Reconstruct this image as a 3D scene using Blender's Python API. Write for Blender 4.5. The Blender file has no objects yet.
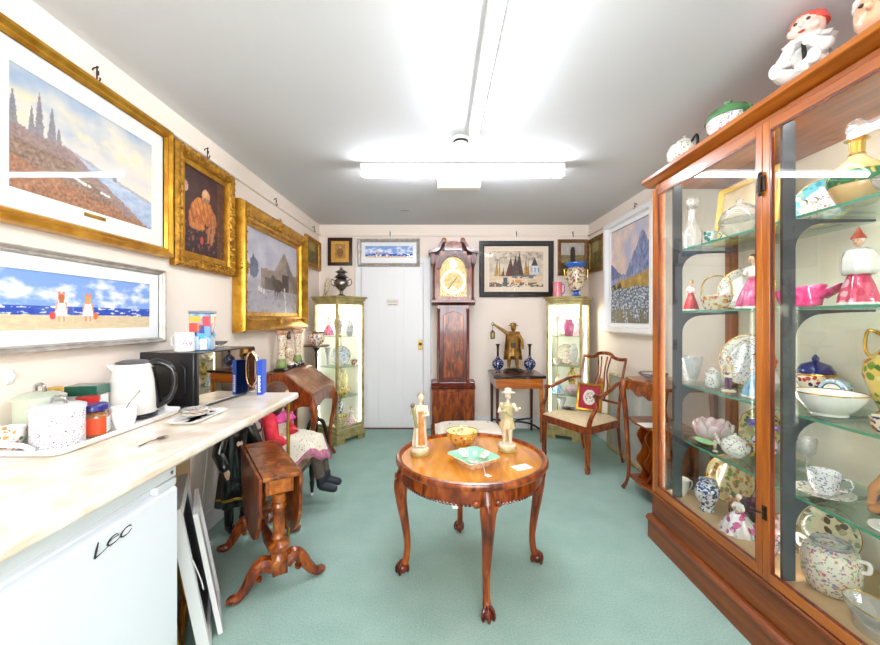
import bpy, bmesh, math, random
from mathutils import Vector, Matrix, Euler, noise as mnoise
S = bpy.context.scene
COL = S.collection
PI = math.pi
rnd = random.Random(7)
F, CX, CY, CZ = 391.1, 440.0, 319.0, 1.32

def yx(px, X):            # depth at which a thing with offset X stands
    return F * X / (px - CX)

# ------------------------------------------------------------------ colours / materials
def lin(c):
    return c / 12.92 if c <= 0.04045 else ((c + 0.055) / 1.055) ** 2.4

def hx(s):
    s = s.lstrip('#')
    return tuple(lin(int(s[i:i + 2], 16) / 255) for i in (0, 2, 4)) + (1.0,)

MATS = {}

def newmat(name):
    m = bpy.data.materials.new(name)
    m.use_nodes = True
    nt = m.node_tree
    nt.nodes.clear()
    out = nt.nodes.new('ShaderNodeOutputMaterial')
    b = nt.nodes.new('ShaderNodeBsdfPrincipled')
    nt.links.new(b.outputs[0], out.inputs[0])
    MATS[name] = m
    return m, nt, b

def setp(b, rough=.5, metal=0, coat=0, spec=.5):
    b.inputs['Roughness'].default_value = rough
    b.inputs['Metallic'].default_value = metal
    b.inputs['Coat Weight'].default_value = coat
    b.inputs['Coat Roughness'].default_value = .06
    b.inputs['Specular IOR Level'].default_value = spec

def coords(nt, scale=(1, 1, 1), rot=(0, 0, 0)):
    tc = nt.nodes.new('ShaderNodeTexCoord')
    mp = nt.nodes.new('ShaderNodeMapping')
    mp.inputs['Scale'].default_value = scale
    mp.inputs['Rotation'].default_value = rot
    nt.links.new(tc.outputs['Object'], mp.inputs[0])
    return mp

def ramp(nt, stops, const=False):
    r = nt.nodes.new('ShaderNodeValToRGB')
    cr = r.color_ramp
    if const:
        cr.interpolation = 'CONSTANT'
    while len(cr.elements) < len(stops):
        cr.elements.new(.5)
    for e, (p, c) in zip(cr.elements, stops):
        e.position = p
        e.color = c
    return r

def bumpn(nt, b, src, strength, dist=.002):
    bp = nt.nodes.new('ShaderNodeBump')
    bp.inputs['Strength'].default_value = strength
    bp.inputs['Distance'].default_value = dist
    nt.links.new(src, bp.inputs['Height'])
    nt.links.new(bp.outputs[0], b.inputs['Normal'])

def plain(name, col, rough=.5, metal=0, coat=0, col2=None, scale=8, bump=0, spec=.5):
    if name in MATS:
        return MATS[name]
    m, nt, b = newmat(name)
    setp(b, rough, metal, coat, spec)
    c = hx(col)
    if col2 is None:
        col2 = col
    mp = coords(nt)
    n = nt.nodes.new('ShaderNodeTexNoise')
    n.inputs['Scale'].default_value = scale
    n.inputs['Detail'].default_value = 4
    nt.links.new(mp.outputs[0], n.inputs['Vector'])
    r = ramp(nt, [(.35, c), (.65, hx(col2))])
    nt.links.new(n.outputs[0], r.inputs[0])
    nt.links.new(r.outputs[0], b.inputs['Base Color'])
    if bump:
        bumpn(nt, b, n.outputs[0], bump)
    return m

def wood(name, dark, mid, light, grain=(14, 14, 1.2), rough=.28, coat=.5, figure=2.0):
    if name in MATS:
        return MATS[name]
    m, nt, b = newmat(name)
    setp(b, rough, 0, coat)
    mp = coords(nt, grain)
    n = nt.nodes.new('ShaderNodeTexNoise')
    n.inputs['Scale'].default_value = figure
    n.inputs['Detail'].default_value = 6
    n.inputs['Distortion'].default_value = .8
    nt.links.new(mp.outputs[0], n.inputs['Vector'])
    r = ramp(nt, [(.3, hx(dark)), (.5, hx(mid)), (.72, hx(light))])
    nt.links.new(n.outputs[0], r.inputs[0])
    nt.links.new(r.outputs[0], b.inputs['Base Color'])
    bumpn(nt, b, n.outputs[0], .08, .001)
    return m

def floral(name, base, cols, scale=40, size=.42, rough=.12, coat=.6, base2=None):
    """glazed china with small painted blossoms and leaves"""
    if name in MATS:
        return MATS[name]
    scale *= 2.2
    m, nt, b = newmat(name)
    setp(b, rough, 0, coat)
    mp = coords(nt)
    nz = nt.nodes.new('ShaderNodeTexNoise')
    nz.inputs['Scale'].default_value = scale * .7
    nt.links.new(mp.outputs[0], nz.inputs['Vector'])
    mixv = nt.nodes.new('ShaderNodeMix')
    mixv.data_type = 'VECTOR'
    mixv.inputs[0].default_value = .02
    nt.links.new(mp.outputs[0], mixv.inputs[4])
    nt.links.new(nz.outputs['Color'], mixv.inputs[5])
    v = nt.nodes.new('ShaderNodeTexVoronoi')
    v.inputs['Scale'].default_value = scale
    nt.links.new(mixv.outputs[1], v.inputs['Vector'])
    sep = nt.nodes.new('ShaderNodeSeparateColor')
    nt.links.new(v.outputs['Color'], sep.inputs[0])
    k = len(cols)
    r = ramp(nt, [(i / k, hx(c)) for i, c in enumerate(cols)], True)
    nt.links.new(sep.outputs[0], r.inputs[0])
    mask = ramp(nt, [(size, (1, 1, 1, 1)), (size + .06, (0, 0, 0, 1))])
    nt.links.new(v.outputs['Distance'], mask.inputs[0])
    keep = ramp(nt, [(.0, (0, 0, 0, 1)), (.3, (1, 1, 1, 1))], True)
    nt.links.new(sep.outputs[1], keep.inputs[0])
    mul = nt.nodes.new('ShaderNodeMath')
    mul.operation = 'MULTIPLY'
    nt.links.new(mask.outputs[0], mul.inputs[0])
    nt.links.new(keep.outputs[0], mul.inputs[1])
    mx = nt.nodes.new('ShaderNodeMix')
    mx.data_type = 'RGBA'
    nt.links.new(mul.outputs[0], mx.inputs[0])
    mx.inputs[6].default_value = hx(base)
    nt.links.new(r.outputs[0], mx.inputs[7])
    nt.links.new(mx.outputs[2], b.inputs['Base Color'])
    return m

def glass(name, tint='#FFFFFF', refl=1.0, rough=0.0, base=.03, milk=0):
    """thin pane: clear, with a Fresnel reflection on top"""
    if name in MATS:
        return MATS[name]
    m = bpy.data.materials.new(name)
    m.use_nodes = True
    nt = m.node_tree
    nt.nodes.clear()
    out = nt.nodes.new('ShaderNodeOutputMaterial')
    mix = nt.nodes.new('ShaderNodeMixShader')
    tr = nt.nodes.new('ShaderNodeBsdfTransparent')
    tr.inputs[0].default_value = hx(tint)
    gl = nt.nodes.new('ShaderNodeBsdfGlossy')
    gl.inputs['Roughness'].default_value = rough
    lw = nt.nodes.new('ShaderNodeLayerWeight')
    lw.inputs['Blend'].default_value = .12
    mul = nt.nodes.new('ShaderNodeMath')
    mul.operation = 'MULTIPLY_ADD'
    mul.inputs[1].default_value = refl * .6
    mul.inputs[2].default_value = base
    nt.links.new(lw.outputs['Fresnel'], mul.inputs[0])
    nt.links.new(mul.outputs[0], mix.inputs[0])
    nt.links.new(tr.outputs[0], mix.inputs[1])
    nt.links.new(gl.outputs[0], mix.inputs[2])
    if milk:
        df = nt.nodes.new('ShaderNodeBsdfDiffuse')
        df.inputs[0].default_value = (.92, .93, .95, 1)
        m2 = nt.nodes.new('ShaderNodeMixShader')
        m2.inputs[0].default_value = milk
        nt.links.new(mix.outputs[0], m2.inputs[1])
        nt.links.new(df.outputs[0], m2.inputs[2])
        mix = m2
    nt.links.new(mix.outputs[0], out.inputs[0])
    MATS[name] = m
    return m

def emit(name, col, strength):
    if name in MATS:
        return MATS[name]
    m = bpy.data.materials.new(name)
    m.use_nodes = True
    nt = m.node_tree
    nt.nodes.clear()
    out = nt.nodes.new('ShaderNodeOutputMaterial')
    e = nt.nodes.new('ShaderNodeEmission')
    e.inputs[0].default_value = hx(col)
    e.inputs[1].default_value = strength
    nt.links.new(e.outputs[0], out.inputs[0])
    MATS[name] = m
    return m

def paintmat():
    if 'painted_canvas' in MATS:
        return MATS['painted_canvas']
    m, nt, b = newmat('painted_canvas')
    setp(b, .55)
    a = nt.nodes.new('ShaderNodeAttribute')
    a.attribute_name = 'Col'
    nt.links.new(a.outputs['Color'], b.inputs['Base Color'])
    n = nt.nodes.new('ShaderNodeTexNoise')
    n.inputs['Scale'].default_value = 160
    nt.links.new(coords(nt).outputs[0], n.inputs['Vector'])
    bumpn(nt, b, n.outputs[0], .15, .001)
    return m

# ------------------------------------------------------------------ mesh builder
class MB:
    def __init__(s):
        s.v, s.f, s.mi = [], [], []
        s.T = Matrix.Identity(4)

    def at(s, loc=(0, 0, 0), rot=(0, 0, 0), sc=(1, 1, 1)):
        s.T = Matrix.Translation(loc) @ Euler(rot).to_matrix().to_4x4() @ Matrix.Diagonal((*sc, 1))
        return s

    def add(s, vs, fs, mi=0):
        b = len(s.v)
        s.v += [tuple(s.T @ Vector(p)) for p in vs]
        s.f += [tuple(b + i for i in f) for f in fs]
        s.mi += [mi] * len(fs)
        return s

    def box(s, x0, x1, y0, y1, z0, z1, mi=0):
        vs = [(x, y, z) for z in (z0, z1) for y in (y0, y1) for x in (x0, x1)]
        return s.add(vs, [(0, 2, 3, 1), (4, 5, 7, 6), (0, 1, 5, 4), (2, 6, 7, 3), (0, 4, 6, 2), (1, 3, 7, 5)], mi)

    def lathe(s, prof, n=28, c=(0, 0, 0), ex=1, ey=1, mi=0, mod=None, cap=True):
        vs, fs = [], []
        for i, (r, z) in enumerate(prof):
            for k in range(n):
                a = 2 * PI * k / n
                q = r * (mod(a, z) if mod else 1)
                vs.append((c[0] + q * math.cos(a) * ex, c[1] + q * math.sin(a) * ey, c[2] + z))
        for i in range(len(prof) - 1):
            for k in range(n):
                k2 = (k + 1) % n
                fs.append((i * n + k, i * n + k2, (i + 1) * n + k2, (i + 1) * n + k))
        if cap:
            fs.append(tuple(range(n - 1, -1, -1)))
            fs.append(tuple((len(prof) - 1) * n + k for k in range(n)))
        return s.add(vs, fs, mi)

    def tube(s, pts, r, n=10, closed=False, mi=0, flat=1.0):
        pts = [Vector(p) for p in pts]
        m = len(pts)
        rs = r if isinstance(r, (list, tuple)) else [r] * m
        vs, fs = [], []
        up = None
        for i, p in enumerate(pts):
            if closed:
                t = pts[(i + 1) % m] - pts[i - 1]
            else:
                t = pts[min(i + 1, m - 1)] - pts[max(i - 1, 0)]
            t = t.normalized() if t.length > 1e-9 else Vector((0, 0, 1))
            if up is None:
                ref = Vector((0, 0, 1)) if abs(t.z) < .9 else Vector((1, 0, 0))
                up = (ref - t * ref.dot(t)).normalized()
            else:
                up = up - t * up.dot(t)
                up = up.normalized() if up.length > 1e-9 else Vector((1, 0, 0))
            sd = t.cross(up)
            for k in range(n):
                a = 2 * PI * k / n
                vs.append(tuple(p + up * (rs[i] * math.cos(a)) + sd * (rs[i] * math.sin(a) * flat)))
        for i in range(m - (0 if closed else 1)):
            j = (i + 1) % m
            for k in range(n):
                k2 = (k + 1) % n
                fs.append((i * n + k, i * n + k2, j * n + k2, j * n + k))
        if not closed:
            fs.append(tuple(range(n - 1, -1, -1)))
            fs.append(tuple((m - 1) * n + k for k in range(n)))
        return s.add(vs, fs, mi)

    def ell(s, c, r, n=14, m=9, mi=0):
        if not isinstance(r, (list, tuple)):
            r = (r, r, r)
        vs, fs = [], []
        for i in range(1, m):
            t = PI * i / m
            for k in range(n):
                a = 2 * PI * k / n
                vs.append((c[0] + r[0] * math.sin(t) * math.cos(a), c[1] + r[1] * math.sin(t) * math.sin(a), c[2] - r[2] * math.cos(t)))
        vs += [(c[0], c[1], c[2] - r[2]), (c[0], c[1], c[2] + r[2])]
        a0, a1 = len(vs) - 2, len(vs) - 1
        for i in range(m - 2):
            for k in range(n):
                k2 = (k + 1) % n
                fs.append((i * n + k, i * n + k2, (i + 1) * n + k2, (i + 1) * n + k))
        for k in range(n):
            k2 = (k + 1) % n
            fs.append((a0, k2, k))
            fs.append((a1, (m - 2) * n + k, (m - 2) * n + k2))
        return s.add(vs, fs, mi)

    def cap(s, p, q, r1, r2, n=10, mi=0):
        """tapered limb with round ends"""
        p, q = Vector(p), Vector(q)
        d = (q - p).normalized() if (q - p).length > 1e-9 else Vector((0, 0, 1))
        pts, rs = [], []
        for a in (80, 50, 20):
            pts.append(p - d * r1 * math.sin(math.radians(a)))
            rs.append(r1 * math.cos(math.radians(a)))
        pts += [p, q]
        rs += [r1, r2]
        for a in (20, 50, 80):
            pts.append(q + d * r2 * math.sin(math.radians(a)))
            rs.append(r2 * math.cos(math.radians(a)))
        return s.tube(pts, rs, n, mi=mi)

    def prism(s, poly, t0, t1, ax='y', mi=0):
        """polygon (a,b) pulled from t0 to t1 along ax; a,b are the two other axes in order"""
        def P3(a, b, t):
            return {'x': (t, a, b), 'y': (a, t, b), 'z': (a, b, t)}[ax]
        n = len(poly)
        vs = [P3(a, b, t0) for a, b in poly] + [P3(a, b, t1) for a, b in poly]
        fs = [tuple(range(n)), tuple(range(2 * n - 1, n - 1, -1))]
        fs += [(i, (i + 1) % n, n + (i + 1) % n, n + i) for i in range(n)]
        return s.add(vs, fs, mi)

    def ring(s, w, h, prof, zc=0, mi=0):
        """mitred rectangular moulding; prof is (inset, forward) pairs from the wall side in"""
        vs, fs = [], []
        for ins, d in prof:
            a, b = w / 2 - ins, h / 2 - ins
            vs += [(-a, -d, zc - b), (a, -d, zc - b), (a, -d, zc + b), (-a, -d, zc + b)]
        for i in range(len(prof) - 1):
            for k in range(4):
                k2 = (k + 1) % 4
                fs.append((i * 4 + k, i * 4 + k2, (i + 1) * 4 + k2, (i + 1) * 4 + k))
        return s.add(vs, fs, mi)

    def surf(s, fn, nu, nv, mi=0, closed_u=False):
        vs = [fn(i / (nu if closed_u else nu - 1), j / (nv - 1)) for j in range(nv) for i in range(nu)]
        fs = []
        for j in range(nv - 1):
            for i in range(nu if closed_u else nu - 1):
                i2 = (i + 1) % nu
                fs.append((j * nu + i, j * nu + i2, (j + 1) * nu + i2, (j + 1) * nu + i))
        return s.add(vs, fs, mi)

    def build(s, name, mats, parent=None, bevel=0, remesh=0, smooth=38, loc=None, subd=0, solid=0, seg=2):
        me = bpy.data.meshes.new(name)
        me.from_pydata(s.v, [], s.f)
        if not isinstance(mats, (list, tuple)):
            mats = [mats]
        for m in mats:
            me.materials.append(m)
        for p, i in zip(me.polygons, s.mi):
            p.material_index = i
        bm = bmesh.new()
        bm.from_mesh(me)
        bmesh.ops.recalc_face_normals(bm, faces=bm.faces)
        bm.to_mesh(me)
        bm.free()
        for p in me.polygons:
            p.use_smooth = True
        me.set_sharp_from_angle(angle=math.radians(smooth))
        me.update()
        o = bpy.data.objects.new(name, me)
        COL.objects.link(o)
        if parent:
            o.parent = parent
        if loc:
            o.location = loc
        if solid:
            k = o.modifiers.new('thick', 'SOLIDIFY')
            k.thickness = solid
            k.offset = 0
        if remesh:
            k = o.modifiers.new('fuse', 'REMESH')
            k.mode = 'VOXEL'
            k.voxel_size = remesh
            k.use_smooth_shade = True
            k = o.modifiers.new('soft', 'SMOOTH')
            k.factor = .5
            k.iterations = 2
        if subd:
            k = o.modifiers.new('sub', 'SUBSURF')
            k.levels = k.render_levels = subd
        if bevel:
            k = o.modifiers.new('bev', 'BEVEL')
            k.width = bevel
            k.segments = seg
            k.limit_method = 'ANGLE'
            k.angle_limit = math.radians(40)
            k.harden_normals = False
        return o

def tag(o, label, cat, group=None):
    o['label'] = label
    o['category'] = cat
    if group:
        o['group'] = group
    return o

def thing(name, label, cat, loc=(0, 0, 0), rz=0, group=None, rx=0):
    o = bpy.data.objects.new(name, None)
    COL.objects.link(o)
    o.location = loc
    o.rotation_euler = (rx, 0, rz)
    o.empty_display_size = .05
    return tag(o, label, cat, group)

def struct(o):
    o['kind'] = 'structure'
    return o

def text(name, s, size, mat, parent, M, shear=0, extr=.0004):
    cu = bpy.data.curves.new(name, 'FONT')
    cu.body = s
    cu.size = size
    cu.shear = shear
    cu.extrude = extr
    cu.align_x = 'CENTER'
    cu.align_y = 'CENTER'
    t = bpy.data.objects.new('tmp', cu)
    COL.objects.link(t)
    dg = bpy.context.evaluated_depsgraph_get()
    me = bpy.data.meshes.new_from_object(t.evaluated_get(dg))
    bpy.data.objects.remove(t)
    me.transform(M)
    me.materials.clear()
    me.materials.append(mat)
    o = bpy.data.objects.new(name, me)
    COL.objects.link(o)
    o.parent = parent
    return o

# painted pictures: a fine grid of brush cells, each with the pigment laid there
def fb(u, v, sc, seed=0, oct=4):
    return .5 + .5 * mnoise.fractal((u * sc, v * sc, seed * 7.3), 1.0, 2.0, oct)

def mixc(a, b, t):
    t = max(0, min(1, t))
    return tuple(a[i] * (1 - t) + b[i] * t for i in range(3))

def c8(s):
    s = s.lstrip('#')
    return tuple(int(s[i:i + 2], 16) / 255 for i in (0, 2, 4))

def canvas(name, w, h, fn, parent, y=0.0, z0=0.0, nx=90, ny=60):
    vs = [(-w / 2 + w * i / (nx - 1), y, z0 + h * j / (ny - 1)) for j in range(ny) for i in range(nx)]
    fs = [(j * nx + i, j * nx + i + 1, (j + 1) * nx + i + 1, (j + 1) * nx + i) for j in range(ny - 1) for i in range(nx - 1)]
    me = bpy.data.meshes.new(name)
    me.from_pydata(vs, [], fs)
    at = me.color_attributes.new('Col', 'FLOAT_COLOR', 'POINT')
    k = 0
    for j in range(ny):
        for i in range(nx):
            c = fn(i / (nx - 1), j / (ny - 1))
            at.data[k].color = (lin(max(0, min(1, c[0]))), lin(max(0, min(1, c[1]))), lin(max(0, min(1, c[2]))), 1)
            k += 1
    me.materials.append(paintmat())
    o = bpy.data.objects.new(name, me)
    COL.objects.link(o)
    o.parent = parent
    return o

def inpoly(u, v, P):
    c = False
    for i in range(len(P)):
        (x0, y0), (x1, y1) = P[i - 1], P[i]
        if (y0 > v) != (y1 > v) and u < (x1 - x0) * (v - y0) / (y1 - y0) + x0:
            c = not c
    return c

def arc(cx, cz, r, a0, a1, n=10):
    return [(cx + r * math.cos(math.radians(a0 + (a1 - a0) * i / n)), cz + r * math.sin(math.radians(a0 + (a1 - a0) * i / n))) for i in range(n + 1)]

def bez(ps, n=14):
    """smooth curve through the given points"""
    ps = [Vector(p) for p in ps]
    out = []
    q = [ps[0] * 2 - ps[1]] + ps + [ps[-1] * 2 - ps[-2]]
    for i in range(1, len(q) - 2):
        for k in range(n):
            t = k / n
            a, b, c, d = q[i - 1], q[i], q[i + 1], q[i + 2]
            out.append(.5 * ((2 * b) + (c - a) * t + (2 * a - 5 * b + 4 * c - d) * t * t + (3 * b - a - 3 * c + d) * t ** 3))
    out.append(ps[-1])
    return out

def lerp_list(vals, n):
    """resample a list of radii to n values"""
    out = []
    for i in range(n):
        t = i / (n - 1) * (len(vals) - 1)
        k = min(int(t), len(vals) - 2)
        out.append(vals[k] + (vals[k + 1] - vals[k]) * (t - k))
    return out
# ------------------------------------------------------------------ room measurements (metres)
XL, XR, YF, YB, H = -1.46, 1.80, 4.735, -1.25, 2.46

M_wall = plain('warm_white_wall', '#FBEDDF', .75, col2='#F9E9DA', scale=1.5)
M_ceil = plain('matt_ceiling_paint', '#DDDDDE', .85, col2='#D8D8DA', scale=.7)
M_white = plain('white_gloss_paint', '#F6F4F3', .35)
M_whitep = plain('white_plastic', '#F4F4F2', .4)
M_black = plain('black_lacquer', '#0C0C0D', .25, coat=.4)
M_iron = plain('dark_iron', '#17181A', .45, metal=.4)
M_brass = plain('aged_brass', '#B08A3E', .3, metal=.9)
M_chrome = plain('chrome', '#C9C9CC', .12, metal=1)
M_gold = plain('burnished_gold', '#D9A43A', .3, metal=.75, col2='#B57C1E', scale=14, bump=.12)
M_gold2 = plain('gilt_leaf', '#C8922B', .38, metal=.6, col2='#8F5E14', scale=30, bump=.35)
M_goldpale = plain('pale_gilt', '#CFC08A', .4, metal=.45, col2='#A8975A', scale=12)
M_mat = plain('cream_mount_board', '#F7F3EA', .7)
M_matw = plain('white_mount_board', '#F8F8F8', .7)
M_mahog = wood('mahogany', '#300C04', '#5E1C0A', '#8A3412', coat=.35)
M_mahog2 = wood('figured_mahogany', '#3E1604', '#85360C', '#B8621A', grain=(9, 9, 2.2), figure=3, coat=.25)
M_walnut = wood('burr_walnut', '#46190A', '#8E4414', '#C47426', grain=(6, 6, 4), figure=4, coat=.35)
M_amber = wood('amber_walnut_veneer', '#A85408', '#D0821C', '#EBAA40', grain=(5, 1.2, 5), rough=.14, coat=.6, figure=2.2)
M_oak = wood('golden_oak', '#84400A', '#A8580C', '#C27016', grain=(12, 12, 1.0), coat=.12)
M_oakh = wood('golden_oak_rails', '#84420C', '#A45610', '#BA6C1A', grain=(12, 1.0, 12), coat=.12)
M_oakd = wood('plinth_oak', '#5A2604', '#783808', '#8E4A10', grain=(14, .8, 14), coat=.05, rough=.4)
M_satin = wood('satinwood', '#8A3C08', '#BC6410', '#DA8A26', grain=(1.0, 10, 10))
M_glass = glass('clear_glass')
M_pane = glass('picture_glass', refl=.55, base=.012)
M_cabglass = glass('cabinet_glass', tint='#FBFDFC', refl=.9, base=.035)
M_shelf = glass('greenish_shelf_glass', tint='#EEF8F3', refl=.9, base=.04)
M_edge = plain('green_glass_edge', '#4F9C80', .15, coat=.5)
M_crystal = glass('cut_crystal', tint='#F8FAFC', refl=1.3, rough=.05, base=.14, milk=.16)
M_ceramic = plain('white_china', '#F7F5F0', .12, coat=.6)
M_skin = plain('painted_flesh', '#E9BFA2', .35, coat=.2)
M_mirror = plain('silvered_mirror', '#E8ECEA', .03, metal=1)

# carpet
m, nt, b = newmat('sage_green_carpet')
setp(b, .95, spec=.1)
mp = coords(nt)
n1 = nt.nodes.new('ShaderNodeTexNoise'); n1.inputs['Scale'].default_value = 130; n1.inputs['Detail'].default_value = 3
n2 = nt.nodes.new('ShaderNodeTexNoise'); n2.inputs['Scale'].default_value = 5; n2.inputs['Detail'].default_value = 5
nt.links.new(mp.outputs[0], n1.inputs[0]); nt.links.new(mp.outputs[0], n2.inputs[0])
ra = ramp(nt, [(.3, hx('#86A69B')), (.7, hx('#B0CBC0'))]); rb = ramp(nt, [(.3, hx('#91AFA4')), (.7, hx('#A8C2B7'))])
nt.links.new(n1.outputs[0], ra.inputs[0]); nt.links.new(n2.outputs[0], rb.inputs[0])
mx = nt.nodes.new('ShaderNodeMix'); mx.data_type = 'RGBA'; mx.inputs[0].default_value = .5
nt.links.new(ra.outputs[0], mx.inputs[6]); nt.links.new(rb.outputs[0], mx.inputs[7]); nt.links.new(mx.outputs[2], b.inputs['Base Color'])
bumpn(nt, b, n1.outputs[0], .6, .004)
M_carpet = m

# ------------------------------------------------------------------ shell
struct(MB().box(XL - .1, XR + .1, YB - .1, YF + .1, -.1, 0).build('floor', M_carpet))
struct(MB().box(XL - .1, XR + .1, YB - .1, YF + .1, H, H + .1).build('ceiling', M_ceil))
struct(MB().box(XL - .1, XL, YB - .1, YF + .1, 0, H).build('wall_left', M_wall))
struct(MB().box(XR, XR + .1, YB - .1, YF + .1, 0, H).build('wall_right', M_wall))
struct(MB().box(XL, XR, YF, YF + .1, 0, H).build('wall_far', M_wall))
wx0, wx1, wz0, wz1 = -.75, 1.15, .95, 2.2
bw = MB().box(XL, wx0, YB - .1, YB, 0, H).box(wx1, XR, YB - .1, YB, 0, H)
bw.box(wx0, wx1, YB - .1, YB, 0, wz0).box(wx0, wx1, YB - .1, YB, wz1, H)
struct(bw.build('wall_near', M_wall))
w = struct(MB().box(wx0, wx1, YB - .06, YB - .052, wz0, wz1).build('unseen_window_1', M_glass))  # unseen window behind the camera, put in as a light source
fr = MB()
for x in (wx0, (wx0 + wx1) / 2 - .025, wx1 - .05):
    fr.box(x, x + .05, YB - .09, YB - .02, wz0, wz1)
for z in (wz0, wz1 - .05):
    fr.box(wx0, wx1, YB - .09, YB - .02, z, z + .05)
fr.build('unseen_window_frame', M_white, w)
MB().box(wx0 - .05, wx1 + .05, YB - .05, YB + .1, wz0 - .03, wz0).build('unseen_window_sill', M_white, w)

def rail(n, *bx):
    q = MB()
    q.box(*bx)
    return struct(q.build(n, M_wall if 'trim' in n else M_white, bevel=.006))
rail('trim_1', XL, XL + .022, YB, YF, 2.318, 2.352)
rail('trim_2', XL + .022, XR - .022, YF - .022, YF, 2.318, 2.352)
rail('trim_3', XR - .022, XR, YB, YF, 2.318, 2.352)
for nm, bx in (('baseboard_left', (XL, XL + .02, YB, YF)), ('baseboard_right', (XR - .02, XR, YB, YF)), ('baseboard_far', (-.07, XR - .02, YF - .02, YF)), ('baseboard_near', (XL + .02, XR - .02, YB, YB + .02))):
    struct(MB().box(*bx, 0, .12).box(bx[0], bx[1] - (.008 if 'left' in nm else 0), bx[2] + (.008 if 'far' in nm else 0), bx[3], .12, .15).build(nm, M_white, bevel=.004))

# door in the far wall
d = struct(MB().box(-.945, -.205, YF - .03, YF, .012, 1.985).build('door_1', M_white, bevel=.003))
pn = MB()
pn.box(-.735, -.54, YF - .034, YF - .029, .03, 1.97).box(-.44, -.425, YF - .034, YF - .029, .03, 1.97)
pn.build('door_strip', M_white, d, bevel=.002)  # flat raised strips running down the door leaf
MB().box(-.26, -.21, YF - .04, YF - .03, .95, 1.07).build('lock_plate', M_brass, d, bevel=.003)
MB().lathe([(.004, 0), (.016, .002), (.018, .02), (.01, .03)], 14).at().build('keyhole_cover', M_iron, d, loc=(-.235, YF - .04, 1.02)).rotation_euler = (PI / 2, 0, 0)
MB().lathe([(.012, 0), (.012, .008)], 14).build('round_plate', M_whitep, d, loc=(-.315, YF - .03, 1.01)).rotation_euler = (PI / 2, 0, 0)
nb = MB().box(-.645, -.495, YF - .036, YF - .033, 1.475, 1.56).build('notice', plain('faded_paper', '#EFE7DF', .8), d)
q = MB()
for i, (x_, h_) in enumerate(((-.63, .03), (-.612, .022), (-.594, .024), (-.576, .022), (-.558, .03), (-.54, .022), (-.522, .024))):
    q.box(x_, x_ + .011, YF - .0368, YF - .0362, 1.517, 1.517 + h_)
q.build('faded_lettering', plain('faded_grey_ink', '#C4BCB2', .8), nb)
q = MB()
for i in range(8):
    q.box(-.624 + i * .0135, -.624 + i * .0135 + .009 + .002 * (i % 3), YF - .0368, YF - .0362, 1.488, 1.497)
q.build('small_lettering', plain('grey_ink', '#857C74', .8), nb)
struct(MB().box(-1.02, -.95, YF - .035, YF, 0, 2.06).box(-.2, -.11, YF - .035, YF, 0, 2.06).box(-.95, -.2, YF - .035, YF, 1.99, 2.06).build('trim_4', M_white, bevel=.006))
struct(MB().box(-.95, -.2, YF - .05, YF - .005, 0, .012).build('trim_5', M_mahog))

# ------------------------------------------------------------------ ceiling fittings
E_tube = emit('fluorescent_glow', '#F1F5FF', 36)
E_near = emit('fluorescent_glow_near_tube', '#F1F5FF', 22)  # near tube set weaker to even out brightness along the ceiling
def batten(name, label, loc, rz, L, E_tube=E_tube):
    t = thing(name, label, 'ceiling light', loc, rz, 'fluorescent ceiling lights')
    MB().box(-L / 2, L / 2, -.03, .03, -.05, 0).build('batten_body', M_whitep, t, bevel=.004)
    for sx in (-1, 1):
        MB().box(sx * (L / 2 - .012) - .012, sx * (L / 2 - .012) + .012, -.024, .024, -.1, -.0505).build('end_cap', M_whitep, t, bevel=.004)
    MB().tube([(-L / 2 + .026, 0, -.078), (L / 2 - .026, 0, -.078)], .0185, 14).build('tube', E_tube, t)
batten('fluorescent_light', 'fluorescent tube light across the far end of the ceiling', (.165, 2.88, H), 0, 1.5)
batten('fluorescent_light', 'fluorescent tube light running towards the viewer along the near ceiling', (.20, 1.55, H), PI / 2, 1.5, E_near)
t = thing('smoke_detector', 'round white smoke detector with a dark band between the two tube lights', 'smoke detector', (.13, 2.46, H))
MB().lathe([(.05, 0), (.05, -.018), (.046, -.022)], 28).build('base', M_whitep, t)
MB().lathe([(.047, -.0225), (.05, -.03), (.044, -.034)], 28).build('vent_band', M_black, t)
MB().lathe([(.043, -.0345), (.04, -.045), (.025, -.056), (.006, -.06)], 28).build('cover', M_whitep, t)
t = thing('emergency_light', 'small white emergency light box on the ceiling behind the cross tube', 'emergency light', (.155, 3.2, H))
MB().box(-.18, .18, -.05, .05, -.02, 0).build('base', M_whitep, t, bevel=.003)
MB().box(-.175, .175, -.046, .046, -.075, -.0205).build('diffuser', plain('milky_cover', '#F2EDE2', .3), t, bevel=.012)
tag(MB().box(-.045, .045, -.008, .008, -.006, 0).build('ceiling_slot_vent', plain('grey_vent', '#8D8F90', .5), loc=(-.37, 4.1, H)), 'tiny grey slot vent in the ceiling near the far left', 'vent')

# ------------------------------------------------------------------ pictures
def hang(name, label, wall, c, z, w_, h_, prof, mat, tilt=0.0, cat='painting', slip=None, group=None):
    """c = place along the wall of the picture's middle; returns the Empty (picture faces local -Y)"""
    loc, rz = {'left': ((XL + .004, c, z), PI / 2), 'right': ((XR - .004, c, z), -PI / 2), 'far': ((c, YF - .004, z), 0)}[wall]
    t = thing(name, label, cat, loc, rz, group, tilt)
    MB().ring(w_, h_, prof, h_ / 2).build('frame', mat, t, smooth=30)
    MB().box(-w_ / 2 + .01, w_ / 2 - .01, -.008, -.001, .01, h_ - .01).build('backing', plain('brown_backing', '#8A6B46', .8), t)
    return t

def flatring(t, w_, h_, z, wd, y0, y1, mat, name):
    """flat border (mount or slip) of width wd inside w_ x h_, bottom at z"""
    return MB().ring(w_, h_, [(0, y0), (0, y1), (wd, y1), (wd, y0)], z + h_ / 2).build(name, mat, t, smooth=20)

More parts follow.
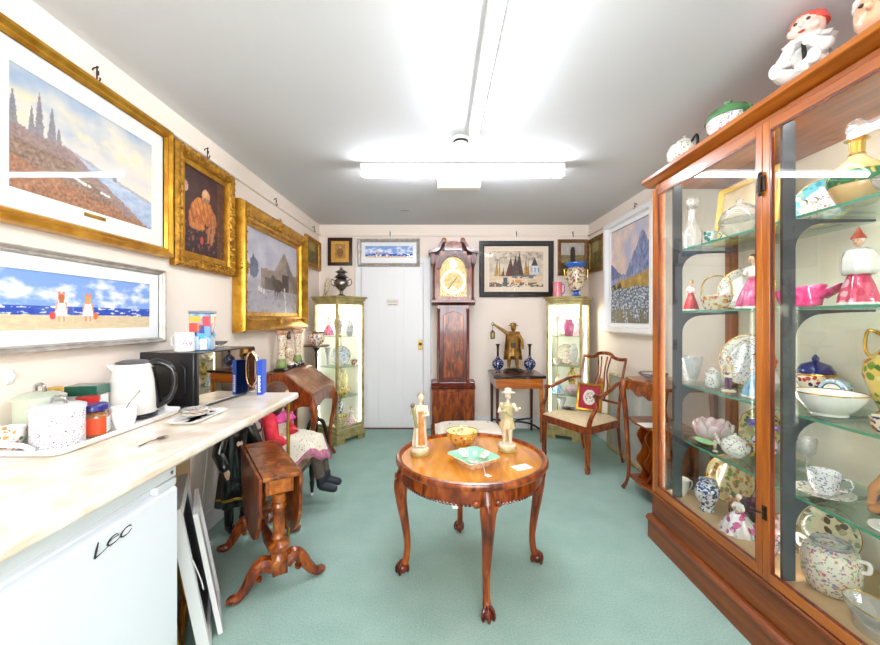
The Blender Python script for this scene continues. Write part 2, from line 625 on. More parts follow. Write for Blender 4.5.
def pane(t, w_, h_, z, y):
    return MB().add([(-w_ / 2, y, z), (w_ / 2, y, z), (w_ / 2, y, z + h_), (-w_ / 2, y, z + h_)], [(0, 1, 2, 3)]).build('glass', M_pane, t)

# 1 lake landscape
def a_lake(u, v):
    n = fb(u, v, 4, 1); n2 = fb(u, v * 1.6, 18, 2); n3 = fb(u * 1.4, v, 40, 3)
    e = (n2 - .5) * .05 + (n3 - .5) * .025
    sky = mixc(c8('#EFE3CE'), c8('#8FA9CC'), (v - .5) * 1.5 + (n - .5) * 1.0 - u * .15)
    sky = mixc(sky, c8('#F6E2B8'), max(0, (fb(u, v, 7, 4) - .5) * 3) * max(0, 1 - abs(v - .68) * 4.5))
    c = mixc(sky, c8('#D9D3D2'), max(0, 1 - abs(v - .5) * 7) * .7)
    for (tx, th, tw) in ((.03, .80, .030), (.125, .74, .022), (.165, .88, .030), (.235, .81, .030), (.275, .66, .022)):
        if .48 < v < th + e * .5 and abs(u - tx) < tw * max(0, (th - v) / (th - .48)) ** .8 * (.65 + .7 * n3):
            c = mixc(c8('#77757F'), c8('#A79C99'), n3 * .8 + max(0, .62 - v) * 2)
    bank = .50 - .30 * max(0, u - .3) + e * .4
    if v < bank + .03 and u > .3:
        c = mixc(c8('#A9A5AC'), c8('#C4C0C2'), n3)
    if v < bank and u > .3:
        c = mixc(c8('#93A8C6'), c8('#CDD6E2'), n2 * .9 + (v - .15) * .8)
    if u > .62 and abs(u - .66) < .012 * (.5 - v + .1) * 6 and bank - .01 < v < .46:
        c = c8('#8E8A94')
    top = (.53 - .06 * u if u < .34 else .51 - .80 * (u - .34)) + e
    if v < top:
        c = mixc(c8('#6E5445'), c8('#B3937A'), n3 * 1.1 + (n2 - .5) * .6)
        if v > top - .1:
            c = mixc(c, c8('#A6909A'), .45)
    if v < .25 - .27 * (u - .15) + e * 1.6:
        c = mixc(c8('#7C4C34'), c8('#C08A63'), n3 * 1.2 + (n2 - .5) * .5)
    for gx, gy in ((.40, .265), (.425, .255), (.44, .25), (.38, .275), (.47, .245), (.56, .225), (.585, .22), (.61, .215)):
        if ((u - gx) / .013) ** 2 + ((v - gy) / .014) ** 2 < 1:
            c = c8('#F4F3F1')
    return c
gp = [(0, 0), (0, .03), (.006, .045), (.022, .05), (.034, .038), (.044, .04), (.052, .026)]
t = hang('framed_landscape', 'large lake landscape painting in a broad gold frame with white mount', 'left', 1.63, 1.64, .90, .672, gp, M_gold, -.0, slip=None)
flatring(t, .80, .572, .05, .075, .012, .018, M_mat, 'mount')
canvas('painting', .66, .43, a_lake, t, -.013, .12, 220, 144)
pane(t, .80, .572, .05, -.0215)
MB().box(-.05, .05, -.0215, -.019, .098, .112).build('title_plate', M_gold, t)

# 2 beach children
def a_beach(u, v, figs=((.50, .64), (.625, .64))):
    n = fb(u * 2, v, 5, 5); n2 = fb(u * 3, v * 3, 9, 6)
    c = mixc(c8('#82A6E4'), c8('#F4F4F8'), (n - .42) * 3 + (.75 - v) * .5)
    if v < .42:
        c = mixc(c8('#123AA6'), c8('#2F63C4'), n2)
        if n2 > .68:
            c = c8('#E8EEF5')
    if v < .27 + .03 * (n - .5) - .02 * u:
        c = mixc(c8('#D6BE94'), c8('#EAD8B5'), n2)
    for i, (fx, s) in enumerate(figs):
        du = (u - fx) / (s * .095)
        vv = (v - .14) / (s * .86)
        if 0 < vv < .22 and (abs(du - .18) < .08 or abs(du + .18) < .08):
            c = c8('#D99A78')
        if .2 <= vv < .7 and abs(du) < .5 - .62 * (vv - .2) + .03 * math.sin(du * 25):
            c = c8('#F6F4F6') if i != 1 else c8('#EFEDF4')
        if .40 < vv < .66 and abs(abs(du) - (.30 + (.66 - vv) * .35)) < .07:
            c = c8('#E2A98A')
        if (vv - .79) ** 2 / .0150 + du ** 2 / .07 < 1 or (.62 < vv < .8 and abs(du) < .2):
            c = c8('#C4692F') if i != 1 else c8('#D9A05A')
        if (vv - .93) ** 2 / .004 + (abs(du) - .16) ** 2 / .012 < 1:
            c = c8('#E48B6E')
        if (vv - .2) ** 2 / .016 + ((du if i else -du) - .62) ** 2 / .05 < 1:
            c = c8('#D8383F') if i == 0 else c8('#E0732C')
    return c
sp = [(0, 0), (0, .035), (.006, .048), (.011, .044), (.015, .034), (.020, .036), (.026, .024)]
M_silver = plain('silver_limed_frame', '#C7C0B6', .4, metal=.35, col2='#A9A196', scale=20)
t = hang('framed_beach_scene', 'wide beach painting of two children in a silver frame above the tray', 'left', 1.49, 1.202, 1.06, .368, sp, M_silver, .0)
flatring(t, 1.008, .316, .026, .052, .012, .02, M_matw, 'mount')
canvas('painting', .904, .212, a_beach, t, -.014, .078, 280, 84)
pane(t, 1.008, .316, .026, -.0215)

# ornaments for carved gilt frames
def carved(t, w_, h_, wid, dep, mat, step=.05, size=.011, big=0, mid=False):
    q = MB()
    for side in range(4):
        L = w_ if side % 2 == 0 else h_
        k = max(2, int(L / step))
        for i in range(k + 1):
            a = -L / 2 + L * i / k
            for off, s in ((wid * .3, 1.0), (wid * .72, .7)):
                e = {0: (a, -h_ / 2 + off), 1: (w_ / 2 - off, a), 2: (a, h_ / 2 - off), 3: (-w_ / 2 + off, a)}[side]
                if abs(e[0]) < w_ / 2 - off * .5 and abs(e[1]) < h_ / 2 - off * .5:
                    q.ell((e[0], -dep, h_ / 2 + e[1]), (size * s * 1.2, size * s * .8, size * s * 1.2), 8, 5)
    q.build('beading', mat, t)
    if big:
        spots = [(sx * (w_ / 2 - wid * .55), h_ / 2 + sz * (h_ / 2 - wid * .55)) for sx in (-1, 1) for sz in (-1, 1)]
        if mid:
            spots += [(0, h_ - wid * .35), (0, wid * .4), (-w_ / 2 + wid * .45, h_ / 2), (w_ / 2 - wid * .45, h_ / 2)]
        for x, z in spots:
            q = MB()
            for k in range(9):
                a = 2 * PI * k / 9
                r = big * .62
                q.at((x + r * math.cos(a), -dep, z + r * math.sin(a)), (0, -a, 0)).ell((0, 0, 0), (big * .5, big * .24, big * .2), 8, 5)
            q.at().ell((x, -dep - .006, z), (big * .34, big * .3, big * .34), 10, 6)
            for k in range(6):
                a = 2 * PI * k / 6 + .3
                q.ell((x + big * 1.15 * math.cos(a), -dep + .006, z + big * 1.15 * math.sin(a)), (big * .22, big * .16, big * .22), 8, 5)
            q.build('leaf_ornament', mat, t)

def a_monk(u, v):
    n = fb(u, v, 6, 9); n2 = fb(u, v, 16, 4)
    c = mixc(c8('#2A1511'), c8('#5B2B20'), n)
    if v < .3:
        c = mixc(c8('#23100F'), c8('#4A2026'), n2)
    if u > .82:
        c = mixc(c8('#7A4A2A'), c8('#3A1E16'), n2)
    w_ = (n2 - .5) * .04
    if inpoly(u + w_, v + w_, [(.10, .37), (.16, .56), (.30, .68), (.44, .70), (.62, .66), (.78, .54), (.80, .42), (.66, .36), (.50, .40), (.44, .30), (.20, .31)]):
        c = mixc(c8('#93491A'), c8('#D8873C'), n2 * 1.2 + (v - .5) * 1.2 - abs(u - .35) * .5)
        if (u * 9 + v * 5) % 1 < .16:
            c = mixc(c, c8('#6A3212'), .6)
    if inpoly(u + w_, v, [(.14, .36), (.46, .38), (.5, .33), (.3, .29), (.14, .31)]):
        c = mixc(c8('#D78B43'), c8('#A65B2A'), n2)
    if inpoly(u + w_, v, [(.66, .54), (.78, .50), (.76, .36), (.68, .16), (.62, .17), (.66, .36)]) or inpoly(u, v + w_, [(.56, .36), (.64, .38), (.60, .18), (.55, .18)]):
        c = mixc(c8('#C98D57'), c8('#8A4D2C'), n2)
    if ((u - .52) / .10) ** 2 + ((v - .735) / .085) ** 2 < 1:
        c = mixc(c8('#B9794A'), c8('#E2B184'), (v - .6) * 4 + (n2 - .5))
        if v < .715 and abs(u - .54) < .08:
            c = mixc(c8('#8C5A40'), c8('#B58A6A'), n2)
    if ((u - .42) / .035) ** 2 + ((v - .18) / .05) ** 2 < 1:
        c = c8('#B5483A')
    if n2 > .7 and v < .35:
        c = mixc(c, c8('#C48A5A'), .5)
    if ((u - .05) / .06) ** 2 + ((v - .75) / .06) ** 2 < 1:
        c = c8('#C79A86')
    return c
mp_ = [(0, 0), (0, .03), (.012, .045), (.03, .042), (.05, .03), (.058, .034), (.064, .022)]
t = hang('framed_portrait', 'dark portrait of a seated robed figure in a carved gilt frame', 'left', 2.405, 1.612, .60, .685, mp_, M_gold2)
carved(t, .60, .685, .06, .04, M_gold2, .045, .012, .02)
flatring(t, .472, .557, .064, .03, .01, .022, M_gold, 'slip')
canvas('painting', .415, .5, a_monk, t, -.012, .092, 70, 84)

def a_farm(u, v):
    n = fb(u, v, 5, 21); n2 = fb(u, v, 15, 22)
    c = mixc(c8('#B9B6C6'), c8('#E2DDE0'), n * 1.2 - .1)
    if v < .42:
        c = mixc(c8('#A9A3B2'), c8('#CFC6C0'), n2)
    if ((u - .14) / .07) ** 2 + ((v - .55) / .14) ** 2 < 1 + (n2 - .5):
        c = mixc(c8('#5B6478'), c8('#808493'), n2)
    if .3 < v < .56 + .03 * (n2 - .5) and u > .25:
        c = mixc(c8('#8C7B70'), c8('#B09A88'), n2)
    roof = .86 - abs(u - .7) * 1.5
    if v < roof + (n2 - .5) * .03 and v > .3 and u > .38:
        c = mixc(c8('#8E7C73'), c8('#C0AB9A'), n2)
        if u > .74 and v > roof - .2:
            c = mixc(c8('#7A6B66'), c8('#988882'), n2)
    if .66 < u < .8 and .3 < v < .54:
        c = c8('#57483F')
    if .32 < u < .48 and .3 < v < .45:
        c = mixc(c8('#5D5049'), c8('#7A6A60'), n2)
    if ((u - .56) / .1) ** 2 + ((v - .37) / .09) ** 2 < 1 or (.49 < u < .63 and .22 < v < .37 and (u * 40) % 2 < .8) or ((u - .47) / .04) ** 2 + ((v - .44) / .06) ** 2 < 1:
        c = mixc(c8('#4A3B33'), c8('#6E5A4C'), n2)
    if v < .28 and n2 > .6:
        c = mixc(c, c8('#8C8292'), .6)
    if abs(u - .74 + v * .1) < .012 and v < .35:
        c = c8('#E9E2DA')
    for gx, gy in ((.22, .3), (.26, .28), (.3, .27)):
        if abs(u - gx) < .015 and abs(v - gy) < .025:
            c = c8('#EDE8E4')
    return c
fp = [(0, 0), (0, .055), (.014, .085), (.03, .09), (.06, .07), (.085, .05), (.1, .056), (.112, .05), (.12, .03)]
t = hang('framed_farm_scene', 'large farmyard painting in a deep swept gilt frame with leaf corners', 'left', 3.41, 1.225, 1.34, .945, fp, M_gold)
carved(t, 1.34, .945, .115, .066, M_gold2, .07, .009, .05, True)
flatring(t, 1.1, .705, .12, .03, .01, .03, M_gold, 'slip')
canvas('painting', 1.045, .65, a_farm, t, -.014, .1475, 110, 70)
pane(t, 1.1, .705, .12, -.031)

def a_wood(u, v):
    n = fb(u, v, 6, 31); n2 = fb(u, v, 13, 33)
    c = mixc(c8('#4A4A22'), c8('#8E7A38'), n)
    if v > .6 and .2 < u < .7:
        c = mixc(c8('#B9A266'), c8('#8C8145'), n2)
    if abs(u - .45) < .06 and v < .6:
        c = mixc(c8('#5C3A1C'), c8('#84552A'), n2)
    return c
op = [(0, 0), (0, .025), (.01, .035), (.04, .02), (.05, .024), (.055, .014)]
t = hang('framed_woodland', 'small woodland painting in a gilt frame near the far left corner', 'left', 4.44, 1.89, .50, .345, op, M_gold2)
carved(t, .50, .345, .05, .026, M_gold2, .04, .009, .022)
canvas('painting', .4, .245, a_wood, t, -.012, .05, 50, 36)

def a_print(u, v):
    n2 = fb(u, v, 12, 41)
    c = mixc(c8('#D99A36'), c8('#E9B457'), n2)
    if .22 < u < .78 and .2 < v < .84:
        c = mixc(c8('#A87430'), c8('#C99A4A'), n2)
        if ((u - .5) / .16) ** 2 + ((v - .48) / .22) ** 2 < 1:
            c = mixc(c8('#7A4B24'), c8('#A8753E'), n2)
        if ((u - .5) / .07) ** 2 + ((v - .7) / .06) ** 2 < 1:
            c = c8('#D3A575')
    return c
dp = [(0, 0), (0, .022), (.03, .028), (.036, .018), (.04, .018)]
t = hang('framed_print', 'small ochre figure print in a near black frame above the left corner cabinet', 'far', -1.205, 1.965, .295, .335, dp, plain('ebonised_frame', '#2A100C', .3, coat=.4))
canvas('print', .225, .265, a_print, t, -.012, .035, 44, 50)
pane(t, .225, .265, .035, -.016)

def a_strip(u, v):
    return a_beach(u, v, ((.24, .5), (.32, .5), (.46, .5)))
t = hang('framed_beach_strip', 'long narrow beach painting in a pale silver frame over the white door', 'far', -.615, 1.95, .745, .335, [(0, 0), (0, .045), (.01, .06), (.028, .05), (.034, .034), (.04, .03)], M_silver)
flatring(t, .665, .255, .04, .045, .012, .02, M_matw, 'mount')
canvas('painting', .575, .165, a_strip, t, -.014, .085, 100, 40)
pane(t, .665, .255, .04, -.022)

def a_boats(u, v):
    n = fb(u, v, 5, 51); n2 = fb(u, v, 16, 52)
    c = mixc(c8('#E9D9C2'), c8('#C6B39A'), (n - .35) * 1.8)
    if v > .72:
        c = mixc(c, c8('#9A8878'), max(0, (n2 - .45) * 2.5))
    if v < .3:
        c = mixc(c8('#F0E2CC'), c8('#DDB48A'), n2)
    for sx, top, wd, col in ((.14, .72, .035, '#C79A48'), (.19, .66, .03, '#D8B468'), (.26, .5, .03, '#6A4030'), (.4, .84, .07, '#5A2B22'), (.49, .88, .07, '#473D3A'), (.56, .95, .08, '#4E382E'), (.68, .82, .035, '#D09A40'), (.72, .7, .03, '#C48A3C')):
        b0 = .3
        if b0 < v < top and -(wd * 1.5) * (top - v) / (top - b0) < u - sx < wd * (top - v) / (top - b0):
            c = mixc(c8(col), c8('#8A6A52'), (n2 - .4) * 1.2)
        if abs(u - sx - .004) < .004 and b0 < v < top + .04:
            c = c8('#2A2320')
    if .79 < u < .92 and .36 < v < .6:
        c = mixc(c8('#E4E6EA'), c8('#B9C0CA'), n2)
        if (u * 50) % 3 < .8 and .42 < v < .54:
            c = c8('#5B6470')
    if v >= .6 and v < .84 and abs(u - .84) < .06 * (.84 - v) / .24:
        c = c8('#3A3A42')
    if .24 < v < .34 and .42 < u < .86 and n2 > .36:
        c = mixc(c8('#4C565A'), c8('#7C8684'), n2)
    if v < .12 and n2 > .42:
        c = mixc(c8('#4A4440'), c8('#8A6A50'), n2)
    if .26 < u < .34 and .02 < v < .26:
        c = mixc(c8('#3E4A50'), c8('#5E6A6E'), n2)
    if .42 < u < .6 and .12 < v < .2:
        c = c8('#E39A5A')
    return c
t = hang('framed_harbour_print', 'harbour picture of brown sailing boats in a wide black frame', 'far', .92, 1.585, .895, .675, [(0, 0), (0, .03), (.008, .036), (.05, .03), (.058, .022), (.062, .02)], M_black)
flatring(t, .771, .551, .062, .06, .012, .018, plain('peach_mount', '#F1DFC9', .7), 'mount')
canvas('print', .651, .431, a_boats, t, -.0135, .122, 130, 86)
pane(t, .771, .551, .062, -.0215)

def a_dusk(u, v):
    n = fb(u, v, 5, 61); n2 = fb(u, v, 14, 62)
    c = mixc(c8('#D9CFC0'), c8('#A9A09A'), n)
    if v < .58:
        c = mixc(c8('#6B5F3C'), c8('#A8965E'), n2)
    if v < .32:
        c = mixc(c8('#2A211A'), c8('#5A4630'), n2)
    if abs(u - .5) < .1 - .1 * max(0, v - .75) * 4 and .3 < v < .82 + .06 * n2:
        c = mixc(c8('#2A1E24'), c8('#4A3030'), n2)
    return c
bp_ = [(0, 0), (0, .02), (.012, .03), (.034, .022), (.04, .014)]
M_brownf = plain('brown_gilt_frame', '#8A5F33', .4, metal=.25, col2='#6A4420', scale=20)
t = hang('framed_heath_painting', 'small dusky heath painting in a brown frame behind the blue urn', 'far', 1.602, 1.845, .36, .435, bp_, M_brownf)
canvas('painting', .285, .36, a_dusk, t, -.012, .0375, 50, 62)

t = hang('framed_dark_scene', 'small dark country scene in a carved brown frame on the right corner wall', 'right', 4.47, 1.86, .44, .40, op, plain('worn_gilt', '#9A7436', .45, metal=.4, col2='#5E431C', scale=30))
carved(t, .44, .40, .05, .026, M_brownf, .045, .008, .018)
canvas('painting', .34, .30, a_wood, t, -.012, .05, 44, 40)

def a_mount(u, v):
    n = fb(u, v, 4, 71); n2 = fb(u, v, 13, 72); n3 = fb(u * .8, v * 1.9 + u * .5, 34, 73)
    c = mixc(c8('#C4BFD0'), c8('#FBDDC6'), (n - .25) * 1.8)
    pk = .40 + .42 * max(0, 1 - abs(u - .8) / .42) + (n2 - .5) * .05
    pk2 = .5 + .16 * max(0, 1 - u / .3)
    if v < pk2 + (n2 - .5) * .03:
        c = mixc(c8('#5E6488'), c8('#8A8FAE'), n2)
    if v < pk + .08:
        c = mixc(c8('#5A6490'), c8('#A6AECB'), fb(u * 1.6, v * .8 - u * .6, 22, 75) * 1.3 - .1 - (u - .75) * .5)
    if v < .46 + .1 * (u - .5) + (n2 - .5) * .05:
        c = mixc(c8('#7E6C36'), c8('#DDB05A'), n2)
        if u < .3 and n2 < .55:
            c = c8('#3A3C34')
    if v < .36 + (n - .5) * .06:
        c = mixc(c8('#515C6C'), c8('#E3E8F0'), max(0, (n3 - .40) * 3.2))
    if v < .14 and n2 > .42:
        c = mixc(c8('#4A4638'), c8('#7E7658'), n2)
    if u > .93 and v < .45:
        c = mixc(c8('#262B38'), c, .35)
    return c
t = hang('framed_mountain_stream', 'tall mountain and stream painting in a deep white frame on the right wall', 'right', 3.67, 1.185, .97, 1.12, [(0, 0), (0, .06), (.012, .068), (.05, .068), (.056, .05), (.06, .03)], M_white)
flatring(t, .85, 1.0, .06, .035, .012, .03, M_matw, 'slip')
canvas('painting', .80, .92, a_mount, t, -.018, .1, 120, 138)

# picture hooks on the rail
M_hook = plain('bronzed_hook', '#3A2A1E', .45, metal=.5)
def hook(wall, c, label, metal=M_hook, drop=.035):
    loc, rz = {'left': ((XL + .0225, c, 2.352), PI / 2), 'right': ((XR - .0225, c, 2.352), -PI / 2), 'far': ((c, YF - .0225, 2.352), 0)}[wall]
    t = thing('picture_hook', label, 'hook', loc, rz, 'picture rail hooks')
    pts = [(0, .012, .002), (0, .008, .012), (0, -.004, .016), (0, -.008, .008), (0, -.008, -drop), (0, -.014, -drop - .009), (0, -.021, -drop), (0, -.021, -drop + .008)]
    MB().tube(bez(pts, 6), .003, 8).build('hook', metal, t)
    MB().box(-.006, .006, -.014, -.0095, -.015, .004).build('plate', metal, t, bevel=.002)
    MB().ell((0, -.010, .018), (.005, .005, .005), 10, 6).build('stud', metal, t)
hook('left', 1.63, 'dark picture hook above the large lake landscape')
hook('left', 2.405, 'dark picture hook above the seated robed figure portrait')
hook('left', 3.41, 'dark picture hook above the farmyard painting')
hook('left', 4.44, 'dark picture hook above the small woodland painting')
hook('far', -.6, 'dark picture hook above the long beach painting over the door')
hook('far', .92, 'dark picture hook above the black framed harbour picture')
hook('far', 1.60, 'dark picture hook above the brown framed heath painting')
hook('right', 3.55, 'dark picture hook above the mountain and stream painting')

t = thing('wall_socket', 'white socket on the left wall above the mint canister', 'socket', (XL, 1.32, 1.10), PI / 2)
MB().box(-.014, .014, -.008, 0, 0, .05).build('plate', M_whitep, t, bevel=.004)
MB().box(-.009, .009, -.02, -.0085, .012, .038).build('plug', M_whitep, t, bevel=.004)
# ------------------------------------------------------------------ turned / carved helpers
def cabriole(mb, x, y, dx, dy, h, r0=.03, knee=.05, ankle=.016, foot=.026, mi=0, zf=.0, out=1.0):
    """leg standing at (x,y) at the top, curving out along (dx,dy)"""
    prof = [(0, h), (.010, h * .93), (.022, h * .84), (.012, h * .68), (-.006, h * .45), (-.012, h * .22), (0.0, h * .10), (.018, .03)]
    pts = bez([(x + dx * a * out, y + dy * a * out, z + zf) for a, z in prof], 5)
    rs = lerp_list([r0, r0 * 1.15, knee * .75, r0 * .82, ankle * 1.25, ankle, ankle * 1.05, foot], len(pts))
    mb.tube(pts, rs, 12, mi=mi)
    return pts[-1]

# ------------------------------------------------------------------ round tea table
tx, ty, TZ = .165, 2.08, .605
t = thing('round_tea_table', 'round walnut tea table with claw feet in the middle of the carpet', 'table', (tx, ty, 0))
MB().lathe([(.005, .582), (.365, .582), (.366, .592), (.0, .592)], 72).build('tabletop', M_amber, t)
MB().lathe([(.364, .570), (.388, .572), (.397, .582), (.398, .594), (.392, .604), (.382, .607), (.372, .603), (.3665, .593), (.3665, .576)], 72, cap=False).build('rim', M_mahog2, t)
MB().lathe([(.33, .569), (.362, .569), (.362, .50), (.33, .50)], 72, cap=False).build('apron', M_mahog2, t)
q = MB()
for k in range(132):
    a = 2 * PI * k / 132
    q.at((.362 * math.cos(a), .362 * math.sin(a), .5), (0, 0, a)).ell((0, 0, 0), (.007, .0082, .0075), 6, 4)
q.at().build('gadroon_edge', M_mahog, t)
for deg in (-83, 7, 97, 187):
    a = math.radians(deg)
    dx, dy = math.cos(a), math.sin(a)
    q = MB()
    q.tube(bez([(dx * r, dy * r, z) for r, z in ((.335, .575), (.355, .52), (.372, .46), (.368, .37), (.35, .26), (.338, .16), (.342, .085), (.352, .05))], 5),
           lerp_list([.03, .036, .037, .028, .022, .017, .017, .02], 36), 14)
    lg = q.build('leg', M_mahog2, t)
    q = MB()
    for k in range(7):
        b = (k - 3) * .28
        q.at((dx * .385, dy * .385, .49), (0, 0, a)).tube(bez([(.004, 0, -.07), (.012, math.sin(b) * .022, -.03), (.012, math.sin(b) * .05, .01 + .012 * math.cos(b))], 4), lerp_list([.002, .006, .005], 9), 6)
    for s in (-1, 1):
        q.at((dx * .355, dy * .355, .505), (0, 0, a)).ell((.006, s * .05, .0), (.012, .02, .018), 8, 5)
    q.at().build('carved_knee', M_mahog2, lg)
    q = MB().at((dx * .364, dy * .364, 0), (0, 0, a))
    q.ell((.0, 0, .026), (.028, .028, .026), 12, 8)
    for b in (-60, 0, 60, 180):
        e = math.radians(b)
        q.tube(bez([(-.006 + .012 * math.cos(e), .012 * math.sin(e), .06), (.026 * math.cos(e), .026 * math.sin(e), .042), (.031 * math.cos(e), .031 * math.sin(e), .02), (.026 * math.cos(e), .026 * math.sin(e), .004)], 4), .007, 7)
    q.at().build('claw_foot', M_mahog, lg)
tg = MB().box(-.014, .014, -.0015, .0015, -.11, -.07).build('price_tag', plain('paper_tag', '#F3F0E6', .7), t, loc=(-.09, -.16, .499))
MB().tube([(-0, 0, -.07), (0, 0, -.035), (0, 0, -.0)], .0012, 6).build('string', M_whitep, tg)

# ------------------------------------------------------------------ longcase clock
t = thing('longcase_clock', 'tall mahogany longcase clock with a brass arched dial against the far wall', 'clock', (.152, 4.46, 0))
D = .245
q = MB().box(-.255, .255, -.012, D, 0, .06).box(-.243, .243, 0, D, .06, .52)
q.build('base', M_mahog2, t, bevel=.004)
MB().box(-.19, .19, -.006, -.0005, .11, .47).build('base_panel', M_mahog2, t, bevel=.003)
MB().prism([(-.005, .5205), (-.018, .535), (-.018, .545), (.03, .575), (.04, .60), (D, .60), (D, .5205)], -.25, .25, 'x').build('base_moulding', M_mahog, t)
MB().box(-.185, .185, .03, D - .02, .6005, 1.48).build('waist', M_mahog, t, bevel=.003)
dr = MB().prism([(-.115, .65), (.115, .65), (.115, 1.36)] + [(.115 - .23 * i / 12, 1.36 + .045 * math.sin(PI * i / 12) * (1.0)) for i in range(1, 12)] + [(-.115, 1.36)], .018, .0295, 'y').build('waist_door', M_mahog2, t, bevel=.004)
MB().lathe([(.006, 0), (.009, .004), (.003, .01)], 10).build('keyhole', M_brass, dr, loc=(.1, .018, 1.05)).rotation_euler = (PI / 2, 0, 0)
for s in (-1, 1):
    MB().lathe([(.018, .605), (.018, .64), (.013, .65), (.0135, 1.39), (.018, 1.40), (.018, 1.44)], 14, (s * .167, .02, 0)).build('waist_column', M_mahog, t)
MB().prism([(.03, 1.4805), (.02, 1.485), (-.01, 1.505), (-.035, 1.51), (-.035, 1.535), (D, 1.535), (D, 1.4805)], -.25, .25, 'x').build('hood_base', M_mahog, t)
# hood: frame round the arched dial opening
zA = 1.895                                                 # spring of the arch
def archp(r, w_, z0, n=18):
    return [(-w_, z0), (w_, z0), (w_, zA)] + arc(0, zA, r, 0, 180, n)[0:] + [(-w_, zA)]
q = MB()
outer = [(-.235, 1.5355), (.235, 1.5355), (.235, 2.03), (-.235, 2.03)]
q.box(-.235, -.155, -.005, D, 1.5355, 2.05).box(.155, .235, -.005, D, 1.5355, 2.05).box(-.155, .155, -.005, D, 1.5355, 1.575)
q.box(-.155, .155, .12, D, 1.575, 2.05)
A = arc(0, zA, .138, 0, 180, 24)
for i in range(24):
    (x0, z0), (x1, z1) = A[i], A[i + 1]
    q.prism([(x0, z0), (x1, z1), (x1 * 1.13, 2.09), (x0 * 1.13, 2.09)], -.005, D, 'y')
q.build('hood', M_mahog2, t)
MB().box(-.16, .16, .02, .03, 1.57, 1.9).prism([(-.14, 1.9), (.14, 1.9)] + arc(0, zA, .14, 2, 178, 20), .02, .03, 'y').build('dial_plate', plain('brass_dial', '#C4AC74', .4, metal=.3, col2='#A88C50', scale=40), t)
dd = MB().lathe([(.142, 0), (.142, .004), (.112, .0045), (.112, 0)], 48, cap=False).build('chapter_ring', plain('silvered_ring', '#E9E0BE', .35, metal=.4), t, loc=(0, .0195, 1.745)); dd.rotation_euler = (PI / 2, 0, 0)
q = MB()
for k in range(12):
    a = 2 * PI * k / 12
    q.at((.127 * math.sin(a), .0145, 1.745 + .127 * math.cos(a)), (0, a, 0)).box(-.004, .004, -.001, .001, -.011, .011)
q.at().build('numerals', M_black, t)
MB().lathe([(.045, 0), (.045, .003)], 30).build('arch_boss', plain('silvered_ring', '#E9E0BE'), t, loc=(0, .0195, 1.945)).rotation_euler = (PI / 2, 0, 0)
MB().prism([(-.004, 1.74), (.004, 1.74), (.05, 1.80), (.045, 1.805)], .010, .012, 'y').build('hour_hand', M_black, t)
MB().prism([(-.003, 1.745), (.003, 1.745), (-.06, 1.655), (-.065, 1.66)], .007, .009, 'y').build('minute_hand', M_black, t)
MB().box(-.02, .02, .013, .0145, 1.655, 1.69).build('seconds_dial', plain('silvered_ring', '#E9E0BE'), t)
MB().add([(-.154, .0, 1.576), (.154, .0, 1.576), (.154, .0, zA)] + [(x, .0, z) for x, z in arc(0, zA, .137, 0, 180, 20)] + [(-.154, .0, zA)], [tuple(range(25))]).build('hood_glass', M_pane, t)
for s in (-1, 1):
    MB().lathe([(.018, 1.5355), (.018, 1.56), (.012, 1.57), (.0125, 1.91), (.018, 1.92), (.02, 1.95)], 14, (s * .222, -.022, 0)).build('hood_column', M_mahog, t)
    # horns of the pediment
    top = [(s * .285, 2.085), (s * .27, 2.10), (s * .22, 2.105), (s * .18, 2.13), (s * .15, 2.18), (s * .12, 2.225), (s * .09, 2.232), (s * .08, 2.205), (s * .10, 2.19), (s * .125, 2.165), (s * .15, 2.11), (s * .19, 2.076), (s * .285, 2.064)]
    MB().prism(top, -.045, D - .01, 'y').build('horn', M_mahog, t, bevel=.003)
    MB().lathe([(.028, 0), (.026, .01), (.01, .014)], 16).build('rosette', M_mahog2, t, loc=(s * .105, -.045, 2.212)).rotation_euler = (PI / 2, 0, 0)
    MB().box(min(s * .205, s * .26), max(s * .205, s * .26), -.035, D - .01, 1.9505, 2.0635).build('frieze', M_mahog, t, bevel=.003)
q = MB()
for r0, r1, y0 in ((.142, .162, -.022), (.162, .195, -.04)):
    A = arc(0, zA, r0, 0, 180, 24); B = arc(0, zA, r1, 0, 180, 24)
    q.prism(A + B[::-1], y0, -.0055, 'y')
q.build('arch_moulding', M_mahog, t)
MB().prism([(-.1, 2.10), (.1, 2.10), (.095, 2.185), (.05, 2.2), (0, 2.205), (-.05, 2.2), (-.095, 2.185)], -.02, D - .02, 'y').build('tympanum', M_mahog2, t)

